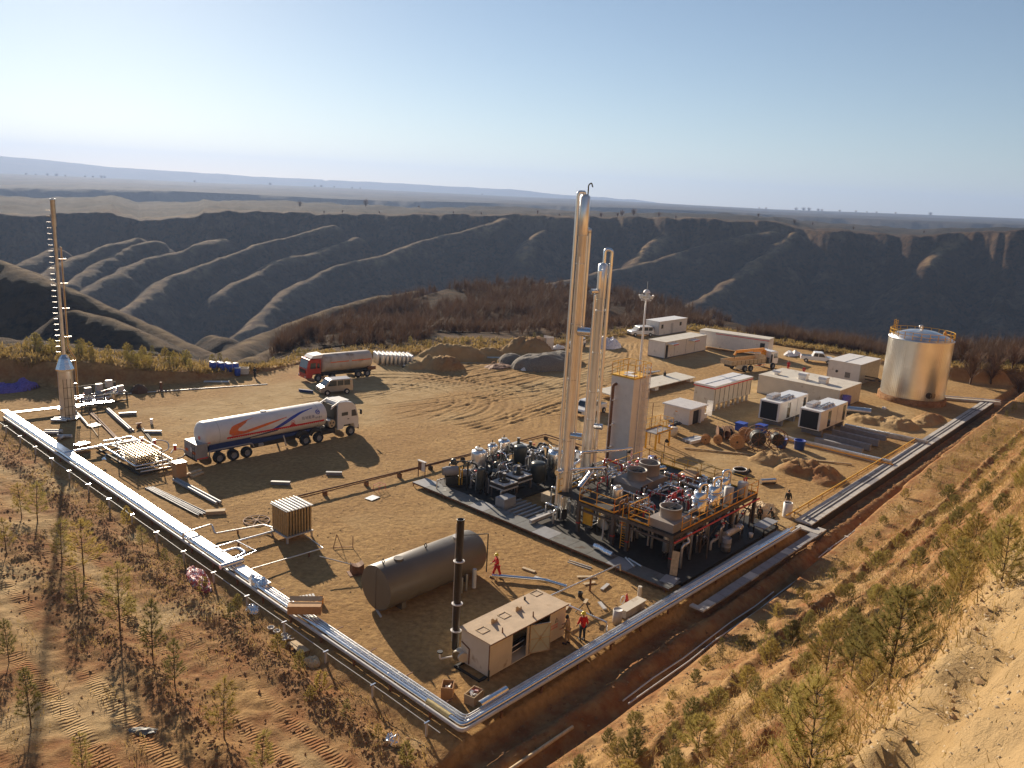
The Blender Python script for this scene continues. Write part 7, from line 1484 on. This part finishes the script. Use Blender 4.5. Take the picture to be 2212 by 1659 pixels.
# ================================================================ VEGETATION
rp = random.Random(77)
def pine_proto(name, h, whorls, per, nd, nl, nw, spread, mneedle, seed, base=.22, up=.55):
    r = random.Random(seed); tr = MB(); cr = MB()
    bendx, bendy = r.uniform(-.05, .05) * h, r.uniform(-.05, .05) * h
    P = [(bendx * t * t, bendy * t * t, h * t) for t in (0, .25, .5, .75, 1)]
    tr.tube(P, .03, 5, False, [.013 * h, .011 * h, .008 * h, .006 * h, .003 * h])
    def tuft(p, d, n, L):
        for _ in range(n):
            q = Vector((r.gauss(0, .6), r.gauss(0, .6), r.gauss(0, .6))) + d * 1.15; q.normalize()
            s_ = q.cross(Vector((r.gauss(0, 1), r.gauss(0, 1), r.gauss(0, 1)))).normalized() * nw; l = L * r.uniform(.7, 1.2)
            cr.add([p - s_, p + s_, p + q * l], [(0, 1, 2)])
    for w in range(whorls):
        t = base + (1 - base) * (w + r.uniform(-.2, .2)) / whorls; t = min(max(t, .08), .97); z = h * t; L = spread * h * (1 - t) ** .75 * r.uniform(.75, 1.15) + .05 * h
        a0 = r.random() * 6.28
        for k in range(per):
            if r.random() < .12: continue
            a = a0 + 6.28 * k / per + r.uniform(-.35, .35); LL = L * r.uniform(.6, 1.15); e = up * r.uniform(.6, 1.3)
            p0 = Vector((bendx * t * t, bendy * t * t, z)); d = Vector((math.cos(a), math.sin(a), e * .6)); d.normalize()
            p1 = p0 + d * LL * .5; d2 = (d + Vector((0, 0, e * .8))).normalized(); p2 = p1 + d2 * LL * .5
            tr.tube([p0, p1, p2], .01, 3, False, [.004 * h, .003 * h, .0015 * h])
            m = max(2, int(LL / (nl * .55)))
            for i in range(m):
                f = .30 + .70 * (i + 1) / m; p = p0.lerp(p1, f * 2) if f < .5 else p1.lerp(p2, f * 2 - 1)
                tuft(p, d2 if f > .5 else d, nd, nl)
            tuft(p2, d2, nd * 2, nl * 1.1)
            if LL > .5 and r.random() < .7:
                d3 = (d2 + Vector((-d2.y, d2.x, 0)) * r.choice([-1, 1]) * .8).normalized(); p3_ = p1 + d3 * LL * .35; tr.tube([p1, p3_], .01, 3, False, [.005 * h, .002 * h])
                for f in (.4, .7, 1): tuft(p1.lerp(p3_, f), d3, nd, nl)
    for k in range(3): tuft(Vector((bendx, bendy, h * (.94 + .03 * k))), Vector((0, 0, 1)), nd * 2, nl)
    t = bpy.data.objects.new('pine_tree', None); COL.objects.link(t)
    tr.build('trunk', m_bark, t); cr.build('crown', mneedle, t); return t
PF = [pine_proto('n1', 2.4, 9, 7, 14, .19, .0055, .46, m_needle, 1, .12, .9), pine_proto('n2', 2.4, 8, 7, 15, .20, .0055, .54, m_needley, 2, .08, .8), pine_proto('n3', 2.4, 9, 6, 15, .19, .006, .42, m_needled, 3, .2, .9)]
PB = [pine_proto('b1', 2.4, 7, 7, 12, .26, .011, .52, m_needle, 14, .04, .9), pine_proto('b2', 2.4, 7, 7, 12, .28, .011, .62, m_needley, 15, .03, .8), pine_proto('b3', 2.4, 7, 7, 12, .26, .012, .48, m_needled, 16, .06, 1.0)]
PM = [pine_proto('m1', 2.4, 8, 6, 8, .20, .008, .26, m_needle, 4), pine_proto('m2', 2.4, 8, 5, 8, .22, .008, .28, m_needley, 5), pine_proto('m3', 2.4, 9, 6, 9, .18, .009, .20, m_needled, 6)]
PS = [pine_proto('s1', 2.4, 6, 6, 7, .26, .026, .34, m_needle, 7, .12), pine_proto('s2', 2.4, 6, 5, 7, .28, .028, .40, m_needley, 8, .1), pine_proto('s3', 2.4, 7, 5, 7, .26, .026, .30, m_needled, 9, .1)]
_used = set()
def pine(pool, u, v, h, label, group, z=None, k=None):
    o = pool[rp.randrange(3) if k is None else k]
    if o.name in _used: c = copy_tree(o)
    else: c = o; _used.add(o.name)
    z = gz(u, v) if z is None else z
    place(c, u, v, z - .03, rp.uniform(0, 360)); s = h / 2.4; c.scale = (s * rp.uniform(.85, 1.2), s * rp.uniform(.85, 1.2), s); tag(c, label, 'pine tree', group); return c
left = [(-7.4, 39.3, 2.7), (-6.7, 38.2, 3.0), (-7.8, 30.1, 3.05), (-7.5, 27.2, 3.75), (-8.7, 18.7, 3.9), (-2.7, 36.7, 1.2), (-1.95, 34.1, 1.5), (-2.8, 29.6, 1.7), (-2.4, 24.9, 1.0), (-14.1, 18.8, 2.4), (-15.1, 12.3, 3.0), (-8.4, 15.3, 3.35), (-8.8, 11.9, 2.55), (-8.9, 6.8, 3.0), (-14.6, 7.7, 2.05), (-2.7, 21.0, 1.05), (-3.2, 16.7, 1.05), (-2.3, 17.6, 1.1), (-2.9, 12.1, 1.1), (-3.2, 9.5, 1.25), (-3.4, 7.2, 1.15), (-3.6, 4.8, .8), (-4.0, -.2, 1.25), (-3.5, 2.4, .7), (-9.1, 3.2, 2.15), (-7.3, 20.6, 1.0), (-9.6, 22.2, 2.4), (-2.6, 26.6, 1.0), (-4.3, 6.9, .8), (-10.2, 32.9, 2.45)]
LL_ = ['young pine on the left terrace, %s from the near end of its row']
for i, (u, v, h) in enumerate(left):
    h *= 1.0
    row = 'row against the pipe rack' if u > -5 else ('middle row of the left terrace' if u > -11 else 'outermost row at the lower left edge')
    pine(PM if h > 1.6 else PS, u, v, h, ('tall thin young pine' if h > 2.9 else 'young pine' if h > 1.6 else 'small pine sapling') + ' in the ' + row, 'young pines on the left terrace')
big = [(-13.1, -20.1, 2.6), (-6.9, -19.5, 2.85), (4.9, -18.2, 2.0), (-5.7, -21.0, 1.7), (3.1, -15.0, 2.4), (13.6, -6.0, 1.3), (2.5, -9.6, 1.5), (1.6, -7.5, 1.2), (-4.5, -15.2, 1.5), (29.5, -12.3, 1.5), (20.4, -13.2, 1.5), (4.3, -12.0, 1.4), (12.7, -8.9, 1.9), (-11.2, -17.6, 1.5), (-8.8, -16.4, 1.7), (-3.0, -17.6, 2.1), (.5, -16.8, 1.9), (-10.0, -14.6, 1.2), (8.5, -13.0, 2.2)]
for i, (u, v, h) in enumerate(big):
    pine(PF if u < 12 else PM, u, v, h * .9, ['tallest near pine at the bottom right, bare trunk low down', 'dark bushy pine right of the bottom, second tallest near pine', 'slender pine high on the right bank', 'pine at the pale slope edge, lower right'][i] if i < 4 else 'bushy young pine on the near part of the right bank', 'pines on the right bank')
cnt = 0
for row in range(6):
    dd = 1.3 + row * 3.1; u = -12 + row * .7
    while u < 112:
        u += rp.uniform(1.4, 2.6) * (1 + .012 * max(u, 0)); vv = -5.2 - dd + rp.uniform(-.9, .9) - float(DR(u))
        x, y = s2w(u, vv); R_ = math.hypot(x, y)
        if R_ < 11 or dd > 14.6 and u < 25: continue
        if y < 4 or abs(math.atan2(x, y)) > .66: continue
        if any(math.hypot(u - b_[0], vv - b_[1]) < 1.0 for b_ in big): continue
        h = rp.uniform(.75, 1.5) * (1.1 if row else .75)
        pine(PF if R_ < 24 else (PB if R_ < 75 else PS), u, vv, h * .9, 'young bushy pine, %s row up the right bank, %s' % (('first', 'second', 'third', 'fourth', 'fifth', 'sixth')[row], 'nearest the camera corner' if u < 0 else 'opposite the beige container' if u < 14 else 'opposite the railed deck' if u < 35 else 'opposite the generators' if u < 75 else 'level with the storage tank'), 'pines on the right bank'); cnt += 1
# pines along the far edges
for i in range(52):
    x = rp.uniform(-60, 480); d = ray(x, 780); th = math.atan2(d[0], d[1]); R0 = float(np.interp(th, eth, eR)); W0 = float(np.interp(th, eth, eW))
    r = R0 + W0 + rp.uniform(.4, 9); X_, Y_ = r * math.sin(th), r * math.cos(th); u, v = w2s(X_, Y_)
    pine(PS, u, v, rp.uniform(1.1, 2.1), ('young pine on the far cut bank, ' + ('left of the flare stack' if x < 125 else 'just right of the flare stack' if x < 240 else 'above the brushwood pile and post' if x < 360 else 'left of the blue barrels')), 'pines along the far edge')
for i in range(36):
    x = rp.choice([rp.uniform(480, 700), rp.uniform(880, 1500), rp.uniform(1500, 1900), rp.uniform(2060, 2230)]); d = ray(x, 750); th = math.atan2(d[0], d[1]); R0 = float(np.interp(th, eth, eR)); W0 = float(np.interp(th, eth, eW))
    r = R0 + W0 + rp.uniform(.5, 9); X_, Y_ = r * math.sin(th), r * math.cos(th); u, v = w2s(X_, Y_)
    pine(PS, u, v, rp.uniform(.7, 1.5), ('small pine in the scrub ' + ('left of the red tanker' if x < 700 else 'behind the earth heaps' if x < 1150 else 'behind the columns' if x < 1500 else 'behind the white containers' if x < 1900 else 'right of the storage tank')), 'pines along the far edge')
for o in PF + PM + PS + PB:
    if o.name not in _used: bpy.data.objects.remove(o)
# brown leafless scrub wood beyond the yard: uncountable
def shrubs(name, n, fn, hmin, hmax, tw, m, wdt=.035, seed=4, sp=.45):
    rs_ = np.random.RandomState(seed); X, Y, Z, HH = fn(rs_, n); n = len(X)
    a = rs_.rand(n, tw) * 2 * PI; lean_ = np.abs(rs_.randn(n, tw)) * sp; h = HH[:, None] * (.45 + .6 * rs_.rand(n, tw))
    bx_ = X[:, None] + rs_.randn(n, tw) * .25; by_ = Y[:, None] + rs_.randn(n, tw) * .25; bz = np.repeat(Z[:, None], tw, 1) + rs_.rand(n, tw) * HH[:, None] * .35
    tx = bx_ + np.cos(a) * lean_ * h; ty = by_ + np.sin(a) * lean_ * h; tz = bz + h * .75
    w = wdt * (1 + Y[:, None] / 150.); px = np.cos(a + 1.2) * w; py = np.sin(a + 1.2) * w
    V = np.stack([np.stack([bx_ - px, by_ - py, bz], -1), np.stack([bx_ + px, by_ + py, bz], -1), np.stack([tx, ty, tz], -1)], 2).reshape(-1, 3)
    N = len(V) // 3; me = bpy.data.meshes.new(name); me.vertices.add(len(V)); me.vertices.foreach_set('co', V.astype(np.float32).ravel())
    me.loops.add(len(V)); me.loops.foreach_set('vertex_index', np.arange(len(V), dtype=np.int32)); me.polygons.add(N); me.polygons.foreach_set('loop_start', np.arange(0, len(V), 3, dtype=np.int32)); me.update(calc_edges=True)
    me.materials.append(m); o = bpy.data.objects.new(name, me); COL.objects.link(o); o['kind'] = 'stuff'; return o
def wood_pts(rs_, n):
    x = 540 + rs_.rand(n) * 1720; th = np.interp(x, [540, 1106, 1700, 2260], [az(540, 750), az(1106, 750), az(1700, 750), az(2260, 750)])
    R0 = np.interp(th, eth, eR) + np.interp(th, eth, eW); RC = np.interp(th, eth, eC); t = rs_.rand(n) ** 1.0
    r = R0 + 5 + (RC + 22 - R0 - 5) * t; X, Y = r * np.sin(th), r * np.cos(th); k = fbm(X * .05, Y * .05, 90, 3) > -.12 - .25 * (t > .7)
    X, Y = X[k], Y[k]; Z, _, _ = H(X.reshape(1, -1), Y.reshape(1, -1), False); return X, Y, Z[0], 1.8 + 3.4 * rs_.rand(len(X)) * np.clip(t[k] * 2 + .3, 0, 1)
shrubs('scrub_wood', 6500, wood_pts, 2, 4, 34, m_twig, .022)
def edge_pts(rs_, n):
    x = -80 + rs_.rand(n) * 2360; th = np.interp(x, [-80, 540, 1106, 1700, 2280], [az(-80, 780), az(540, 780), az(1106, 750), az(1700, 750), az(2280, 780)])
    R0 = np.interp(th, eth, eR) + np.interp(th, eth, eW); r = R0 + rs_.rand(n) ** 1.5 * 9 - .5; X, Y = r * np.sin(th), r * np.cos(th); Z, _, _ = H(X.reshape(1, -1), Y.reshape(1, -1), False); return X, Y, Z[0], .35 + .5 * rs_.rand(n)
shrubs('dry_grass', 2600, edge_pts, .3, .6, 9, m_grass, .05, 5, .7)
def hill_pts(rs_, n):
    u = -22 + 130 * rs_.rand(n) ** 1.7; v = -5.3 - 16 * rs_.rand(n) - DR(u); k = fbm(u * .35, v * .35, 91, 3) > -.2; u, v = u[k], v[k]
    X, Y = s2w(u, v); Z, _, _ = H(np.array(X).reshape(1, -1), np.array(Y).reshape(1, -1), False); R_ = np.hypot(X, Y); q = R_ > 9; return X[q], Y[q], Z[0][q], .15 + .3 * rs_.rand(q.sum())
shrubs('dry_grass', 20000, hill_pts, .2, .4, 8, m_grass, .013, 6, .8)
def terr_pts(rs_, n):
    u = -1.7 - 20 * rs_.rand(n) ** 1.3; v = -4 + 72 * rs_.rand(n); k = fbm(u * .35, v * .2, 92, 3) > .02; u, v = u[k], v[k]
    X, Y = s2w(u, v); Z, _, _ = H(np.array(X).reshape(1, -1), np.array(Y).reshape(1, -1), False); return X, Y, Z[0], .15 + .3 * rs_.rand(len(X))
shrubs('dry_grass', 3000, terr_pts, .2, .4, 7, m_grass, .018, 7, .8)
# clods of earth
def clods(name, u, v, s, m, seed):
    rs_ = np.random.RandomState(seed); X, Y = s2w(u, v); Z, _, _ = H(np.array(X).reshape(1, -1), np.array(Y).reshape(1, -1), False); Z = Z[0]; n = len(u)
    D = np.array([(1, 0, 0), (0, 1, 0), (-1, 0, 0), (0, -1, 0), (0, 0, 1)], float); F_ = np.array([(0, 1, 4), (1, 2, 4), (2, 3, 4), (3, 0, 4)])
    V = D[None] * s[:, None, None] * (.6 + .8 * rs_.rand(n, 5, 1)); V = V + rs_.randn(n, 5, 3) * s[:, None, None] * .25
    a = rs_.rand(n) * 6.28; c, si = np.cos(a)[:, None], np.sin(a)[:, None]; x = V[..., 0] * c - V[..., 1] * si; y = V[..., 0] * si + V[..., 1] * c
    V = np.stack([x + X[:, None], y + Y[:, None], V[..., 2] * .8 + Z[:, None] + .01], -1).reshape(-1, 3); Fc = (F_[None] + (np.arange(n) * 5)[:, None, None]).reshape(-1, 3)
    me = bpy.data.meshes.new(name); me.vertices.add(len(V)); me.vertices.foreach_set('co', V.astype(np.float32).ravel()); me.loops.add(Fc.size); me.loops.foreach_set('vertex_index', Fc.astype(np.int32).ravel())
    me.polygons.add(len(Fc)); me.polygons.foreach_set('loop_start', np.arange(0, Fc.size, 3, dtype=np.int32)); me.update(calc_edges=True); me.materials.append(m)
    o = bpy.data.objects.new(name, me); COL.objects.link(o); o['kind'] = 'stuff'
q = np.random.RandomState(8); n = 9000
uu = np.concatenate([-3.9 + .6 * q.randn(n // 2), -9.4 + .8 * q.randn(n // 4), -2 - 16 * q.rand(n // 12)]); vv_ = np.concatenate([-4 + 72 * q.rand(n // 2) ** 1.3, -3 + 45 * q.rand(n // 4), -3 + 60 * q.rand(n // 12)])
clods('earth_clods', uu, vv_, .03 + .09 * q.rand(len(uu)) ** 2, m_soilr, 9)
uu = -20 + 110 * q.rand(12000) ** 1.6; dd = np.floor(q.rand(12000) * 6) * 3.1 + .35 + .5 * q.randn(12000); dd = np.where(q.rand(12000) < .5, np.abs(dd), 15 * q.rand(12000))
vv_ = -5.2 - dd - DR(uu); clods('earth_clods', uu, vv_, .025 + .08 * q.rand(12000) ** 2.5, m_soily, 10)
uu = -20 + 22 * q.rand(6000); vv_ = -19.8 - 4.5 * q.rand(6000); clods('earth_clods', uu, vv_, .008 + .028 * q.rand(6000) ** 3, m_pale, 13)
uu = -20 + 40 * q.rand(900); vv_ = -19.5 - 3.8 * q.rand(900); shrubs('dry_grass', 900, lambda a_, n_: (*[np.array(k_) for k_ in s2w(uu, vv_)], H(np.array(s2w(uu, vv_)[0]).reshape(1, -1), np.array(s2w(uu, vv_)[1]).reshape(1, -1), False)[0][0], .1 + .15 * q.rand(900)), .1, .2, 9, m_grass, .006, 22, .9)
uu = 0 + 100 * q.rand(2500); vv_ = -1.2 - 3.3 * q.rand(2500) - DR(uu); clods('earth_clods', uu, vv_, .03 + .10 * q.rand(2500) ** 3, m_soilr, 11)
uu = 1 + 100 * q.rand(7000); vv_ = .5 + 60 * q.rand(7000); clods('earth_clods', uu, vv_, .02 + .05 * q.rand(7000) ** 2, m_soily, 12)
# big leafless bushes right of the storage tank and trees on the plateau
def bare_tree(h, seed, n=130):
    r = random.Random(seed); t = bpy.data.objects.new('bare_tree', None); COL.objects.link(t); tr = MB().tube([(0, 0, 0), (.03 * h, 0, h * .3), (0, .03 * h, h * .5)], .03, 5, False, [.03 * h, .022 * h, .012 * h]); tw = MB()
    for k in range(n):
        a = r.random() * 6.28; p = Vector((0, 0, h * r.uniform(.15, .5))); d = Vector((math.cos(a) * r.uniform(.2, .9), math.sin(a) * r.uniform(.2, .9), r.uniform(.5, 1))).normalized(); e = p + d * h * r.uniform(.25, .6); s_ = Vector((-d.y, d.x, 0)).normalized() * .012 * h
        tw.add([p - s_, p + s_, e], [(0, 1, 2)])
        for _ in range(3):
            p2 = p.lerp(e, r.uniform(.4, .9)); d2 = (d + Vector((r.gauss(0, .6), r.gauss(0, .6), r.gauss(0, .4)))).normalized(); tw.add([p2 - s_ * .7, p2 + s_ * .7, p2 + d2 * h * .22], [(0, 1, 2)])
    tr.build('trunk', m_bark, t); tw.build('crown', m_twig, t); return t
BT = bare_tree(5.0, 1); n0 = True
for i, (x, r_, h, lb) in enumerate([(2105, 143, 6.0, 'tall leafless bush directly right of the storage tank'), (2150, 146, 5.2, 'rounded leafless bush, second right of the storage tank'), (2190, 149, 4.5, 'leafless bush near the right edge behind the cut bank'), (2075, 150, 5.0, 'leafless bush half hidden behind the storage tank'), (2215, 140, 4.0, 'small leafless bush at the very right edge')]):
    o = BT if n0 else copy_tree(BT); n0 = False; th = az(x, 780); X_, Y_ = r_ * math.sin(th), r_ * math.cos(th); z = float(H(np.array([[X_]]), np.array([[Y_]]), False)[0][0, 0]); u, v = w2s(X_, Y_); place(o, u, v, z - .1, i * 70); o.scale = (h / 5, h / 5, h / 5); tag(o, lb, 'bush')
for i, (x, r_, h) in enumerate([(1300, 915, 13), (1335, 925, 10), (1345, 922, 15), (1370, 930, 17), (1425, 935, 12), (1162, 940, 9), (1462, 915, 8), (1210, 950, 7), (790, 1200, 22), (648, 1150, 16), (905, 1300, 12), (1720, 1000, 12), (1760, 1100, 9), (1850, 980, 8), (2005, 1050, 8), (1640, 1050, 10), (700, 930, 6), (740, 925, 7), (820, 930, 6), (980, 925, 6), (1040, 930, 7)] + [(x_, 5900, hh) for x_, hh in ((62, 24), (83, 20), (108, 30), (127, 34), (146, 20), (188, 22), (205, 24), (223, 34), (230, 30), (422, 30), (584, 34), (680, 28), (694, 32), (722, 24), (760, 22), (778, 24), (1040, 22), (1720, 38), (1736, 44), (1748, 44), (1768, 34), (1776, 30), (1815, 26), (1850, 26), (1874, 20), (1895, 22), (1936, 22), (2012, 38), (1640, 20), (1655, 24))]):
    o = copy_tree(BT); th = az(x, 450); X_, Y_ = r_ * math.sin(th), r_ * math.cos(th); z = float(H(np.array([[X_]]), np.array([[Y_]]), False)[0][0, 0]); u, v = w2s(X_, Y_); place(o, u, v, z - (.3 if r_ < 5000 else h * .25), i * 50); o.scale = (h / 5 * (.7 if r_ < 5000 else 1.2), h / 5 * (.7 if r_ < 5000 else 1.2), h / 5 * (.6 if r_ < 5000 else .8))
    tag(o, 'tiny distant tree on the skyline plateau' if r_ > 5000 else 'distant bare tree on the rim of the far valley side', 'tree', 'skyline trees' if r_ > 5000 else 'trees on the valley rim')
